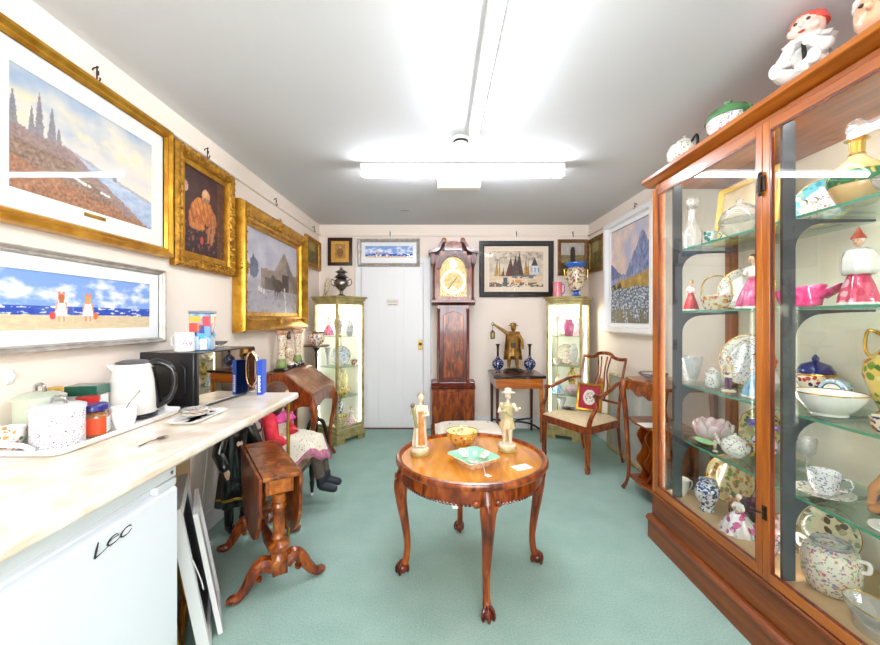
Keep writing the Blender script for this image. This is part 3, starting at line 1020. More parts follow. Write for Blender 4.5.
# ------------------------------------------------------------------ card table with ebonised edge (far right)
t = thing('card_table', 'square card table with black edged top standing right of the tall clock', 'table', (.85, 4.42, 0))
MB().box(-.28, .28, -.27, .265, .685, .713).build('tabletop', [M_black], t, bevel=.006)
MB().box(-.268, .268, -.258, .253, .7132, .7165).build('veneer', M_mahog, t)
MB().box(-.25, .25, -.245, .24, .575, .6845).build('frieze', M_satin, t, bevel=.002)
for sx in (-1, 1):
    for sy in (-1, 1):
        x, y = sx * .235, sy * .225 + .0
        MB().prism([(x - .017, .574), (x + .017, .574), (x + .011, 0), (x - .011, 0)], y - .015, y + .015, 'y').build('leg', M_satin if sy < 0 and sx > 0 else M_mahog, t, bevel=.002)
for s in (-1, 1):
    q = MB().tube(bez([(s * .235, -.215, .13), (s * .16, -.08, .155), (s * .04, 0, .16), (-s * .04, 0, .16), (-s * .16, .08, .155), (-s * .235, .215, .13)], 6), .011, 8)
    if s > 0:
        q.build('stretcher', M_black, t)
    else:
        MB().tube(bez([(s * .235, -.215, .13), (s * .16, -.08, .175), (s * .04, 0, .183), (-s * .04, 0, .183), (-s * .16, .08, .175), (-s * .235, .215, .13)], 6), .011, 8).build('stretcher', M_black, t)

# ------------------------------------------------------------------ low upholstered stool
M_tap = floral('cream_embroidery', '#EDE2D2', ['#3A2E34', '#6B3A3A', '#EDE2D2', '#EDE2D2', '#55603F'], 8, .16, .85, 0)
t = thing('footstool', 'low stool with a cream embroidered seat between round table and tall clock', 'stool', (.245, 3.40, 0), .04)
MB().surf(lambda u, v: (.285 * (2 * u - 1), .20 * (2 * v - 1), .36 + .045 * (1 - (2 * u - 1) ** 6) * (1 - (2 * v - 1) ** 6)), 24, 18).box(-.285, .285, -.2, .2, .30, .3601).build('seat', M_tap, t)
MB().box(-.28, .28, -.195, .195, .25, .2995).build('seat_rail', M_mahog, t, bevel=.004)
for sx in (-1, 1):
    for sy in (-1, 1):
        q = MB()
        cabriole(q, sx * .245, sy * .165, sx * .7, sy * .7, .249, .026, .034, .013, .019)
        q.build('leg', M_mahog, t)

# ------------------------------------------------------------------ armchair
ang = math.atan2(-.47, -.88) + PI / 2            # local -Y is the front
t = thing('armchair', 'inlaid mahogany armchair with cream seat and pierced back on the right', 'chair', (1.325, 3.66, 0), ang)
M_cream = plain('cream_damask', '#E2CFA8', .85, col2='#D6C096', scale=30)
SZ = .40
MB().prism([(-.28, -.24), (.28, -.24), (.235, .23), (-.235, .23)], SZ - .065, SZ, 'z').build('seat_frame', M_mahog2, t, bevel=.004)
def seatf(u, v):
    wv = .275 - .045 * v
    return (wv * (2 * u - 1), -.236 + .462 * v, SZ + .001 + .05 * (1 - abs(2 * u - 1) ** 5) ** .7 * (1 - abs(2 * v - 1) ** 5) ** .7)
MB().surf(seatf, 22, 18).build('seat_cushion', M_cream, t)
for s in (-1, 1):
    x = s * .262
    MB().prism([(x - .019, SZ - .066), (x + .019, SZ - .066), (x + .013, .05), (x + .019, .045), (x + .013, 0), (x - .013, 0), (x - .019, .045), (x - .013, .05)], -.238, -.2, 'y').build('front_leg', M_mahog2, t, bevel=.003)
    MB().tube(bez([(s * .222, .215, SZ - .03), (s * .222, .225, .3), (s * .222, .25, .12), (s * .222, .285, .0)], 5), lerp_list([.019, .018, .016, .015], 16), 4, flat=1).build('rear_leg', M_mahog2, t, bevel=.003)
    MB().tube(bez([(s * .224, .215, SZ - .06), (s * .226, .225, .5), (s * .232, .262, .75), (s * .238, .31, .945)], 5), lerp_list([.02, .018, .016, .014], 16), 4).build('back_post', M_mahog2, t, bevel=.003)
    arm = MB().tube(bez([(s * .232, .262, .735), (s * .262, .15, .735), (s * .287, .02, .69), (s * .296, -.10, .655), (s * .295, -.165, .66)], 6), lerp_list([.014, .016, .018, .018, .022], 25), 8).build('arm', M_mahog2, t)
    MB().tube(bez([(s * .295, -.155, .648), (s * .30, -.15, .57), (s * .29, -.20, .49), (s * .281, -.222, .42), (s * .275, -.222, SZ - .05)], 6), lerp_list([.015, .016, .018, .02, .02], 25), 8).build('arm_support', M_mahog2, t)
q = MB()
cp = bez([(-.238, .31, .945), (-.16, .315, .94), (-.1, .317, .955), (-.07, .318, .98), (0, .32, .988), (.07, .318, .98), (.1, .317, .955), (.16, .315, .94), (.238, .31, .945)], 4)
q.tube(cp, .017, 8)
q.build('crest_rail', M_mahog2, t)
MB().tube([(-.226, .232, .545), (0, .236, .55), (.226, .232, .545)], .012, 6).build('lower_rail', M_mahog2, t)
for x in (-.062, -.028, .028, .062):
    MB().tube(bez([(x * .9, .238, .55), (x * 1.25, .262, .68), (x * .8, .285, .8), (x * 1.2, .315, .955)], 5), .0075, 6).build('splat_bar', M_mahog2, t)
MB().ell((0, .264, .70), (.035, .01, .05), 14, 8).build('splat_medallion', M_satin, t)

t = thing('framed_embroidery', 'crimson embroidery with a white oval in a gilt frame propped on the armchair', 'needlework', (1.30, 3.63, SZ + .055), ang, None, 0)
t.location = Vector((1.325, 3.66, SZ + .058)) + Matrix.Rotation(ang, 3, 'Z') @ Vector((.03, .06, 0))
t.rotation_euler = (-.20, 0, ang + .35)
MB().ring(.235, .255, [(0, 0), (0, .016), (.006, .022), (.018, .016), (.022, .008)], .1275).build('frame', M_gold, t)
def a_emb(u, v):
    n2 = fb(u, v, 16, 81)
    c = mixc(c8('#8E1428'), c8('#B0213A'), n2)
    e = ((u - .5) / .3) ** 2 + ((v - .5) / .33) ** 2
    if e < 1:
        c = mixc(c8('#F0EAE0'), c8('#DDC9C4'), n2)
        if e < .45 and n2 > .5:
            c = mixc(c8('#C98A8A'), c8('#8A9A6A'), n2)
    return c
canvas('needlework', .195, .215, a_emb, t, -.007, .02, 44, 48)
MB().box(-.11, .11, -.006, -.001, .004, .25).build('backing', plain('brown_backing', '#8A6B46'), t)
t = thing('small_dish', 'small flat pewter dish lying on the armchair seat', 'dish', (0, 0, 0), ang)
t.location = Vector((1.325, 3.66, SZ + .0525)) + Matrix.Rotation(ang, 3, 'Z') @ Vector((-.13, -.03, 0))
MB().lathe([(.03, 0), (.055, .006), (.062, .014), (.058, .014), (.03, .004)], 26).build('bowl', plain('pewter', '#6E655C', .35, metal=.6), t)
MB().ell((0, 0, .012), (.022, .022, .009), 12, 7).build('boss', plain('dark_wax', '#3A2A26', .4), t)

# ------------------------------------------------------------------ what-not with S shaped dividers (right)
t = thing('music_canterbury', 'walnut what-not with wavy dividers between the armchair and the glazed cabinet', 'what-not', (1.60, 2.77, 0), -PI / 2)
# local: x along the wall (towards the viewer is +x), -y out into the room
def serp(hw, d, n=20, amp=.02):
    p = [(-hw + 2 * hw * i / n, -d - amp * math.sin(3 * PI * i / n - PI / 2) * .8) for i in range(n + 1)]
    return p + [(hw, .17), (-hw, .17)]
MB().prism(serp(.29, .165), .853, .876, 'z').build('top', M_walnut, t, bevel=.005)
MB().prism([(-.25, .852)] + [(-.25 + .5 * i / 20, .79 - .028 * math.sin(PI * i / 20) - .012 * math.cos(6 * PI * i / 20)) for i in range(21)] + [(.25, .852)], -.165, -.148, 'y').build('apron', M_walnut, t, bevel=.003)
MB().prism(serp(.275, .155), .545, .563, 'z').build('middle_shelf', M_walnut, t, bevel=.004)
MB().prism(serp(.255, .15, amp=.01), .11, .13, 'z').build('bottom_shelf', M_mahog2, t, bevel=.004)
for sx in (-1, 1):
    for sy in (-1, 1):
        x, y = sx * .265, -.15 if sy < 0 else .145
        k = 1 if sy < 0 else -.2
        q = MB().tube(bez([(x, y - .02 * k, .852), (x - sx * .0, y - .035 * k, .78), (x + sx * .012, y - .012 * k, .66), (x + sx * .015, y + .0 * k, .55), (x, y + .005 * k, .36), (x - sx * .01, y + .01 * k, .16), (x - sx * .004, y - .005 * k, .06), (x + sx * .006, y - .03 * k, .012)], 5), lerp_list([.024, .026, .02, .018, .016, .014, .012, .017], 36), 10)
        q.build('leg', M_mahog2, t)
for i in range(4):
    x = -.165 + i * .11
    cl = bez([(-.06, .545), (-.12, .46), (-.085, .36), (-.125, .27), (-.08, .19), (-.11, .131)], 6)
    MB().prism([(p.x, p.y) for p in cl] + [(.12, .131), (.12, .545)], x - .007, x + .007, 'x').build('divider', M_mahog2, t)
tag(MB().box(-.09, .09, -.06, .06, 0, .004).build('paper_card', plain('white_paper', '#F5F3EC', .7), loc=(1.52, 2.78, .5635)), 'white card lying on the middle shelf of the wavy what-not', 'card')
t = thing('glass_dish', 'clear glass dish standing on top of the wavy what-not', 'dish', (1.56, 2.86, .8765))
MB().lathe([(.03, 0), (.05, .006), (.085, .03), (.1, .045), (.095, .045), (.048, .012), (.0, .009)], 24, mod=lambda a, z: 1 + .04 * math.sin(12 * a) * (z > .02)).build('bowl', M_crystal, t)
MB().lathe([(.096, .045), (.1, .05), (.094, .05)], 24, cap=False).build('rim', M_chrome, t)

# big gilt picture standing on the floor against the right wall
t = thing('leaning_picture', 'large thin gilt framed pale picture standing on the floor behind the armchair', 'picture', (1.737, 3.62, .012), -PI / 2, None, -.035)
MB().ring(.84, .76, [(0, 0), (0, .016), (.008, .022), (.022, .014), (.026, .006)], .38).build('frame', M_goldpale, t)
def a_pale(u, v):
    n2 = fb(u, v, 6, 91)
    return mixc(c8('#DAD6CC'), c8('#B7BCB8'), n2)
canvas('print', .79, .71, a_pale, t, -.006, .025, 40, 36)
pane(t, .79, .71, .025, -.009)

# ------------------------------------------------------------------ slope front desk (left)
t = thing('slope_front_desk', 'lady\'s mahogany slope front desk with curved legs beyond the worktop', 'desk', (-1.245, 3.52, 0), PI / 2)
# local: x along the wall (away is +x), -y out into the room; depth local y -.205..+.2
side = [(.2, .53), (.2, .875), (.06, .875), (.02, .865), (-.03, .835), (-.1, .775), (-.2, .705), (-.205, .66), (-.18, .62), (-.1, .60), (0, .545), (.1, .53)]
MB().prism(side, -.335, -.318, 'x').build('side_panel', M_mahog2, t, bevel=.003)
MB().prism(side, .318, .335, 'x').build('side_panel', M_mahog2, t, bevel=.003)
MB().box(-.3175, .3175, .055, .2, .55, .876).build('carcass', M_mahog, t)
sl = MB().prism([(.054, .878), (.02, .868), (-.03, .838), (-.1, .778), (-.207, .706), (-.205, .69), (-.09, .755), (.054, .86)], -.3175, .3175, 'x').build('slope', M_mahog2, t, bevel=.002)
MB().box(-.3175, .3175, -.178, .0545, .60, .688).build('drawer', M_mahog2, t, bevel=.004)
ap = [(-.3175, .688)] + [(-.3175 + .635 * i / 24, .60 - .045 * abs(math.cos(PI * i / 24)) ** 1.5) for i in range(25)] + [(.3175, .688)]
MB().prism(ap, -.206, -.1785, 'y').build('apron', M_mahog2, t, bevel=.003)
for s in (-1, 1):
    for yy, k in ((-.185, -1), (.165, .3)):
        q = MB().tube(bez([(s * .3, yy, .66), (s * .315, yy + k * .03, .57), (s * .31, yy + k * .022, .45), (s * .295, yy - k * .012, .25), (s * .295, yy - k * .01, .1), (s * .305, yy + k * .03, .012)], 6), lerp_list([.026, .03, .022, .016, .013, .017], 31), 10)
        q.build('leg', M_mahog2, t)
MB().tube([(x, .18, .8765) for x in (-.33, .33)], .006, 8).build('gallery_rail', M_brass, t)

# ------------------------------------------------------------------ torchere stand
t = thing('torchere_stand', 'slim dark pedestal stand with round top beside the left corner cabinet', 'stand', (-1.27, 4.02, 0), .35)
MB().lathe([(.006, 1.035), (.12, 1.037), (.134, 1.042), (.134, 1.053), (.128, 1.05), (.0, 1.049)], 36).build('top', M_mahog, t)
MB().lathe([(.012, .26), (.035, .27), (.03, .3), (.018, .34), (.026, .37), (.015, .4), (.013, .9), (.02, .96), (.013, .98), (.04, 1.03), (.04, 1.035)], 16).build('pole', plain('ebonised_wood', '#140C0A', .3, coat=.3), t)
for k in range(3):
    a = 2 * PI * k / 3 - .55
    dx, dy = math.cos(a), math.sin(a)
    MB().tube(bez([(dx * .012, dy * .012, .29), (dx * .07, dy * .07, .27), (dx * .11, dy * .11, .16), (dx * .14, dy * .14, .06), (dx * .185, dy * .185, .015)], 6), lerp_list([.016, .02, .016, .012, .014], 25), 8).build('leg', plain('ebonised_wood', '#140C0A'), t)

# ------------------------------------------------------------------ drop leaf table
la = math.atan2(.83, -.56)                      # long direction
t = thing('drop_leaf_table', 'narrow walnut drop leaf table with carved scroll feet beside the worktop', 'table', (-.925, 2.115, 0), la)
# local x = along, y = across (local +y points to the wall side)
TT = .575
MB().box(-.305, .305, -.082, .082, TT - .02, TT).build('tabletop', M_walnut, t, bevel=.004)
for s in (-1, 1):
    n = 24
    pts = [(-.30, TT - .004), (.30, TT - .004)] + [(.30 * math.cos(PI * i / n) * (1), TT - .03 - .35 * math.sin(PI * i / n) ** .6) for i in range(n + 1)]
    MB().prism(pts, min(s * .0835, s * .1005), max(s * .0835, s * .1005), 'y').build('drop_leaf', M_mahog2 if s > 0 else M_walnut, t, bevel=.004)
MB().box(-.27, .27, -.065, .065, TT - .10, TT - .0205).build('frieze', M_walnut, t, bevel=.003)
MB().box(-.275, -.2705, -.05, .05, TT - .095, TT - .03).build('drawer_front', M_satin, t, bevel=.002)
for s in (-1, 1):
    x = s * .245
    col = MB().lathe([(.036, TT - .101), (.03, TT - .125), (.037, TT - .135), (.03, TT - .15), (.036, TT - .165), (.027, TT - .18), (.027, TT - .30), (.036, TT - .315), (.03, TT - .33), (.052, TT - .35), (.052, TT - .37), (.03, TT - .39), (.04, TT - .405), (.045, TT - .42)][::-1], 20, (x, 0, 0)).build('column', M_walnut, t)
    MB().box(x - .035, x + .035, -.035, .035, .085, TT - .4205).build('hub', M_walnut, t, bevel=.004)
    for r in (-1, 1):
        q = MB()
        c = bez([(r * .03, .125), (r * .07, .150), (r * .11, .12), (r * .14, .07), (r * .175, .03), (r * .20, .026)], 6)
        q.tube([(x, p.x, p.y) for p in c], lerp_list([.038, .036, .03, .026, .022, .024], len(c)), 8, flat=.95)
        q.ell((x, r * .105, .148), (.03, .016, .016), 10, 6)
        q.ell((x, r * .205, .027), (.022, .026, .02), 10, 6)
        q.ell((x, r * .09, .083), (.028, .016, .014), 8, 5)
        q.build('scroll_foot', M_mahog2, t)
MB().tube([(-.205, 0, .13), (-.1, 0, .13), (0, 0, .13), (.1, 0, .13), (.205, 0, .13)], [.018, .022, .03, .022, .018], 12).build('stretcher', M_mahog2, t)

# ------------------------------------------------------------------ worktop, support and fridge
WF, WE, WZ = -.81, 2.25, .90
m, nt, b = newmat('cream_marbled_laminate')
setp(b, .3, coat=.2)
mp = coords(nt, (1, 1, 1))
n1 = nt.nodes.new('ShaderNodeTexNoise'); n1.inputs['Scale'].default_value = 5; n1.inputs['Detail'].default_value = 7; n1.inputs['Distortion'].default_value = 1.5
nt.links.new(mp.outputs[0], n1.inputs[0])
r = ramp(nt, [(.36, hx('#E9D6BE')), (.5, hx('#F6EADB')), (.68, hx('#FBF4EA'))])
nt.links.new(n1.outputs[0], r.inputs[0]); nt.links.new(r.outputs[0], b.inputs['Base Color'])
M_lam = m
t = thing('worktop', 'long cream marbled worktop along the left wall', 'worktop', (0, 0, 0))
MB().box(XL + .003, WF, .25, WE, WZ - .036, WZ).build('board', M_lam, t, bevel=.012, seg=3)
MB().box(XL + .021, WF - .07, .3, WE - .1, WZ - .052, WZ - .0365).build('underside', plain('chipboard', '#5E4630', .8), t)
MB().box(XL + .021, XL + .036, 1.0, WE - .02, .151, WZ - .0525).build('back_board', plain('tan_hardboard', '#C9A67C', .7), t)
MB().tube([(-.868, 2.236, 0), (-.868, 2.236, WZ - .037)], .0095, 12).build('post', M_brass, t)

t = thing('fridge', 'white undercounter fridge with a recessed handle under the worktop', 'fridge', (0, 0, 0))
FX, FY0, FY1, FZ = -.872, .735, 1.30, .845
M_fr = plain('white_enamel', '#EEF2F8', .25, coat=.3)
MB().box(FX - .53, FX - .052, FY0 + .003, FY1 - .003, .02, FZ - .004).build('cabinet', M_fr, t, bevel=.006)
dq = MB()
dq.prism([(FX - .048, .09), (FX, .09), (FX, FZ - .085), (FX - .006, FZ - .078), (FX - .028, FZ - .072), (FX - .028, FZ - .05), (FX - .004, FZ - .045), (FX - .004, FZ - .004), (FX - .048, FZ - .004)], FY0, FY1, 'y')
dr = dq.build('door', M_fr, t, bevel=.004)
MB().box(FX - .027, FX - .0035, FY1 - .09, FY1 - .0, FZ - .073, FZ - .049).build('handle_end', M_fr, dr, bevel=.003)
MB().box(FX - .5, FX - .03, FY0 + .01, FY1 - .01, 0.0, .0195).build('kickplate', M_black, t)
MB().box(FX - .0035, FX - .001, FY1 - .03, FY1 - .02, FZ - .03, FZ - .02).build('screw_cover', M_chrome, dr)
# maker's script badge
bd = MB()
Rm = Matrix.Translation((FX + .001, 0, 0))
def S3(pts, r):
    n = len(bez(pts, 8))
    return bd.tube([(FX + .0018, p.x, p.y) for p in bez(pts, 8)], r if not isinstance(r, list) else lerp_list(r, n), 6, flat=1)
y0, zz = .985, .716
S3([(y0 + 0.0109, zz + 0.0354), (y0 + 0.0054, zz + 0.0170), (y0, zz)], [0.0014, 0.0032, 0.0023])
S3([(y0, zz), (y0 + 0.0204, zz + 0.0027), (y0 + 0.0422, zz + 0.0082)], [0.0023, 0.0009, 0.0009])
S3([(y0 + 0.0340, zz + 0.0136), (y0 + 0.0578, zz + 0.0204), (y0 + 0.0734, zz + 0.0190), (y0 + 0.0680, zz + 0.0258), (y0 + 0.0510, zz + 0.0245), (y0 + 0.0394, zz + 0.0150), (y0 + 0.0462, zz + 0.0068), (y0 + 0.0680, zz + 0.0082), (y0 + 0.0802, zz + 0.0136)], [0.0008, 0.0008, 0.0008, 0.0010, 0.0014, 0.0025, 0.0019, 0.0009, 0.0008])
S3([(y0 + 0.1170, zz + 0.0218), (y0 + 0.1122, zz + 0.0258), (y0 + 0.0952, zz + 0.0245), (y0 + 0.0816, zz + 0.0150), (y0 + 0.0870, zz + 0.0068), (y0 + 0.1054, zz + 0.0068), (y0 + 0.1190, zz + 0.0136)], [0.0015, 0.0019, 0.0012, 0.0025, 0.0019, 0.0009, 0.0008])
bd.build('badge', M_black, dr)
# ------------------------------------------------------------------ china colours
FW = floral('white_floral_china', '#F8F6F1', ['#D9637B', '#E8A04A', '#5E9A5A', '#6C7FC4', '#C7509A', '#8FB06A'], 48, .36)
FW2 = floral('white_china_blue_sprigs', '#F4F4F4', ['#3F5FA8', '#6E86C4', '#8A6AB0', '#4A7A9A', '#3F5FA8'], 60, .38)
FIm = floral('imari_china', '#F0E2CC', ['#B43A24', '#22306E', '#C98A2A', '#B43A24', '#2F4A8A'], 26, .5)
FCob = floral('cobalt_white_china', '#EDEFF4', ['#1A2A6A', '#22388A', '#10205A', '#2A48A0'], 34, .55)
FNavy = floral('navy_white_cloisonne', '#16204E', ['#DDE4F4', '#B9C6EA', '#2A3A8A', '#E8ECF8'], 34, .34)
FPink = floral('pink_floral_china', '#F6DCDD', ['#D83A6A', '#E8749A', '#6A9A5A', '#F0B0C0'], 36, .42)
FYel = floral('ivory_fruit_china', '#E9C766', ['#A8344A', '#7A9A3A', '#C9682A', '#5A7A30', '#E8D9A0'], 16, .5)
FGrn = floral('green_gilt_china', '#2F7A4A', ['#C9A040', '#1E5A34', '#DCC070'], 30, .35)
FPurp = floral('purple_flower_china', '#EDE9F2', ['#5A3A9A', '#7A5AC0', '#3A2A7A', '#9A7AD0'], 30, .5)
FMulti = floral('famille_rose_china', '#EFE9D8', ['#D97A8A', '#7AB08A', '#E0A070', '#C780A9', '#8A9AC4', '#B4C98A'], 44, .44)
FTap = floral('crewel_cream', '#F0E8D4', ['#6A665E', '#B0A078', '#C4B48A', '#F0E8D4', '#9A9488'], 26, .20, .85, 0)
SHOP = {}
def C(name, col, rough=.14, coat=.6, **k):
    return plain(name, col, rough, coat=coat, **k)
M_pinkg = C('pink_glaze', '#D6337E', col2='#E879A8', scale=30)
M_redg = C('scarlet_glaze', '#C8202C')
M_purg = C('purple_glaze', '#7E4A8E')
M_blug = C('sky_blue_glaze', '#5FA8D8', col2='#CFE6F2', scale=24)
M_greeng = C('mint_glaze', '#7FCBA0', col2='#A9DDBE', scale=18)
M_hairb = C('dark_brown_hair', '#3A2417')
M_hairf = C('fair_hair', '#B98A4A')
M_gilt = plain('bright_gilding', '#D9AE4A', .22, metal=.8)
M_creamg = C('cream_glaze', '#EFE2C6', col2='#E4D2AE', scale=20)
M_lotus = C('lotus_pink_glaze', '#F1C6CE', col2='#F8EDEE', scale=12)
M_grey = C('grey_lustre', '#8E8C8E', col2='#B9B6B4', scale=60)

# ------------------------------------------------------------------ small wares
def vase(name, label, loc, prof, mat, cat='vase', group=None, n=26, mod=None, parts=()):
    """prof in metres; parts = (name, prof, mat) extra turned pieces"""
    t = thing(name, label, cat, loc, 0, group)
    MB().lathe(prof, n, mod=mod).build('body', mat, t)
    for nm, p, m_ in parts:
        MB().lathe(p, n).build(nm, m_, t)
    return t

def sc(prof, w, h):
    """scale a unit profile to width w and height h"""
    return [(r * w, z * h) for r, z in prof]

def loop_handle(mat, t, pts, r=.006, n=8, name='handle'):
    return MB().tube(bez(pts, 5), r, n).build(name, mat, t)

def plate(name, label, loc, rz, d, rimmat, cenmat, ov=1.0, lean=.22, cat='plate'):
    t = thing(name, label, cat, loc, rz)
    R = d / 2
    Mx = Matrix.Rotation(-lean, 4, 'X') @ Matrix.Translation((0, 0, R * ov + .002)) @ Matrix.Rotation(PI / 2, 4, 'X')
    q = MB(); q.T = Mx
    q.lathe([(R * .62, .004), (R * .72, .010), (R * .98, .020), (R, .019), (R * .97, .014), (R * .6, -.002), (.001, -.002)], 40, ey=ov, cap=False)
    q.build('rim', rimmat, t)
    q = MB(); q.T = Mx
    q.lathe([(.001, .005), (R * .6, .005), (R * .66, .0062)], 40, ey=ov, cap=False)
    q.build('well', cenmat, t)
    q = MB(); q.T = Mx
    q.lathe([(R * .975, .0203), (R * 1.0, .0208), (R * 1.006, .0185)], 40, ey=ov, cap=False)
    q.build('gilt_edge', M_gilt, t)
    b0 = .004 + R * ov * lean
    MB().tube([(-R * .4, -.02, .004), (-R * .4, .02 + b0, .004), (R * .4, .02 + b0, .004), (R * .4, -.02, .004)], .003, 6).build('plate_stand', M_brass, t)
    return t

def cup(name, label, loc, r, h, mat, rz=0, saucer=None, smat=None, cat='cup'):
    t = thing(name, label, cat, loc, rz)
    z = 0
    if saucer:
        MB().lathe([(saucer * .5, 0), (saucer * .55, .004), (saucer, .016), (saucer, .019), (saucer * .5, .007), (.0, .006)], 30).build('saucer', smat or mat, t)
        z = .0075
    MB().lathe([(r * .55, z), (r * .6, z + .006), (r * .85, z + h * .35), (r * .95, z + h * .7), (r, z + h), (r * .95, z + h), (r * .86, z + h * .6), (r * .5, z + .012), (0, z + .01)], 26).build('cup_bowl', mat, t)
    loop_handle(mat, t, [(r * .92, 0, z + h * .8), (r * 1.35, 0, z + h * .85), (r * 1.5, 0, z + h * .6), (r * 1.2, 0, z + h * .32), (r * .82, 0, z + h * .3)], .0035)
    return t

def bowl(name, label, loc, r, h, mat, inner=None, cat='bowl', foot=.45, mod=None, rim=M_gilt):
    t = thing(name, label, cat, loc)
    MB().lathe([(r * foot, 0), (r * foot, h * .1), (r * .72, h * .35), (r * .94, h * .75), (r, h), (r * .97, h)], 32, mod=mod, cap=False).build('outside', mat, t)
    MB().lathe([(.0, h * .16), (r * .45, h * .2), (r * .7, h * .42), (r * .9, h * .78), (r * .965, h * 1.0)], 32, mod=mod, cap=False).build('inside', inner or mat, t)
    MB().lathe([(r * .96, h), (r * .985, h + .003), (r * 1.01, h - .001)], 32, mod=mod, cap=False).build('rim', rim, t)
    return t

def teapot(name, label, loc, r, mat, rz=0, lidmat=None, cat='teapot', hmat=None):
    t = thing(name, label, cat, loc, rz)
    MB().lathe([(r * .55, 0), (r * .6, r * .08), (r * .95, r * .5), (r * 1.0, r * .85), (r * .85, r * 1.25), (r * .5, r * 1.45)], 28).build('body', mat, t)
    MB().lathe([(r * .5, r * 1.455), (r * .46, r * 1.55), (r * .2, r * 1.68), (r * .08, r * 1.72), (r * .13, r * 1.84), (r * .02, r * 1.92)], 24).build('lid', lidmat or mat, t)
    MB().tube(bez([(-r * .85, 0, r * .6), (-r * 1.25, 0, r * .75), (-r * 1.45, 0, r * 1.15), (-r * 1.65, 0, r * 1.35)], 5), lerp_list([r * .22, r * .15, r * .1, r * .09], 16), 10).build('spout', mat, t)
    loop_handle(hmat or mat, t, [(r * .85, 0, r * 1.2), (r * 1.35, 0, r * 1.35), (r * 1.5, 0, r * .95), (r * 1.25, 0, r * .5), (r * .92, 0, r * .45)], r * .08)
    return t

def head_parts(t, k, c, hairmat, skin=M_skin, hat=None, face=True):
    """hair (and hat) over a head of radius about .065k centred at c"""
    r = .066 * k
    q = MB()
    q.ell((c[0], c[1] + r * .25, c[2] + r * .28), (r * 1.06, r * .98, r * 1.0), 14, 9)
    q.ell((c[0], c[1] + r * .75, c[2] - r * .1), (r * .7, r * .6, r * .8), 12, 7)
    q.build('hair', hairmat, t)
    if face:
        for s in (-1, 1):
            MB().ell((c[0] + s * r * .36, c[1] - r * .90, c[2] + r * .08), (r * .13, r * .06, r * .09), 8, 5).build('eye', M_hairb, t)
        MB().ell((c[0], c[1] - r * .88, c[2] - r * .48), (r * .24, r * .08, r * .08), 8, 5).build('mouth', C('lip_red', '#B8404A'), t)
    if hat:
        hat(t, k, c, r)

def lady(name, label, loc, h, rz, skirt, bodice, hair, cat='figurine', wide=.30, hat=None, group=None, arms=0):
    """crinoline lady: spreading folded skirt, bodice, arms to the front"""
    k = h
    t = thing(name, label, cat, loc, rz, group)
    W = wide
    MB().lathe([(W * .95 * k, 0), (W * k, .02 * k), (W * .93 * k, .12 * k), (W * .75 * k, .28 * k), (W * .5 * k, .43 * k), (.075 * k, .545 * k), (.06 * k, .56 * k)], 44, mod=lambda a, z: 1 + .10 * math.sin(11 * a) * (1 - z / (.56 * k))).build('skirt', skirt, t)
    MB().lathe([(W * .97 * k, .001), (W * 1.05 * k, .012 * k), (W * 1.0 * k, .045 * k)], 44, mod=lambda a, z: 1 + .10 * math.sin(11 * a) + .02 * math.sin(33 * a), cap=False).build('skirt_frill', M_ceramic, t)
    MB().lathe([(.058 * k, .545 * k), (.06 * k, .58 * k), (.078 * k, .66 * k), (.085 * k, .72 * k), (.05 * k, .765 * k)], 20, ey=.8).build('bodice', bodice, t)
    q = MB()
    q.cap((0, 0, .70 * k), (0, -.005 * k, .80 * k), .034 * k, .026 * k)
    q.ell((0, -.012 * k, .89 * k), (.058 * k, .062 * k, .072 * k), 14, 10)
    q.ell((0, -.072 * k, .88 * k), (.010 * k, .014 * k, .014 * k), 8, 5)
    q.ell((0, 0, .70 * k), (.065 * k, .05 * k, .05 * k), 12, 8)
    for s in (-1, 1):
        q.cap((s * .065 * k, 0, .715 * k), (s * .135 * k, -.03 * k, .60 * k), .030 * k, .024 * k)
        q.cap((s * .135 * k, -.03 * k, .60 * k), (s * (.05 if not arms else .16) * k, -.12 * k, (.56 if s > 0 else .60) * k), .024 * k, .018 * k)
        q.ell((s * (.04 if not arms else .165) * k, -.128 * k, (.56 if s > 0 else .60) * k), .024 * k, 8, 6)
    q.build('body', M_skin, t, remesh=max(.0022, .011 * k))
    q = MB()
    for s in (-1, 1):
        q.cap((s * .08 * k, 0, .71 * k), (s * .125 * k, -.02 * k, .63 * k), .046 * k, .038 * k)
    q.build('sleeves', bodice, t)
    head_parts(t, k, (0, -.012 * k, .895 * k), hair, hat=hat)
    return t

def hat_cone(mat):
    def f(t, k, c, r):
        MB().lathe([(r * 1.25, .45 * r), (r * 1.2, .75 * r), (r * .65, 1.8 * r), (r * .1, 3.0 * r)], 18, (c[0], c[1] + r * .2, c[2])).build('pointed_hat', mat, t)
    return f

def hat_brim(mat):
    def f(t, k, c, r):
        MB().lathe([(r * 1.7, .55 * r), (r * 1.75, .62 * r), (r * 1.0, .75 * r), (r * .95, 1.25 * r), (r * .3, 1.35 * r)], 20, (c[0], c[1] + r * .2, c[2])).build('hat', mat, t)
    return f

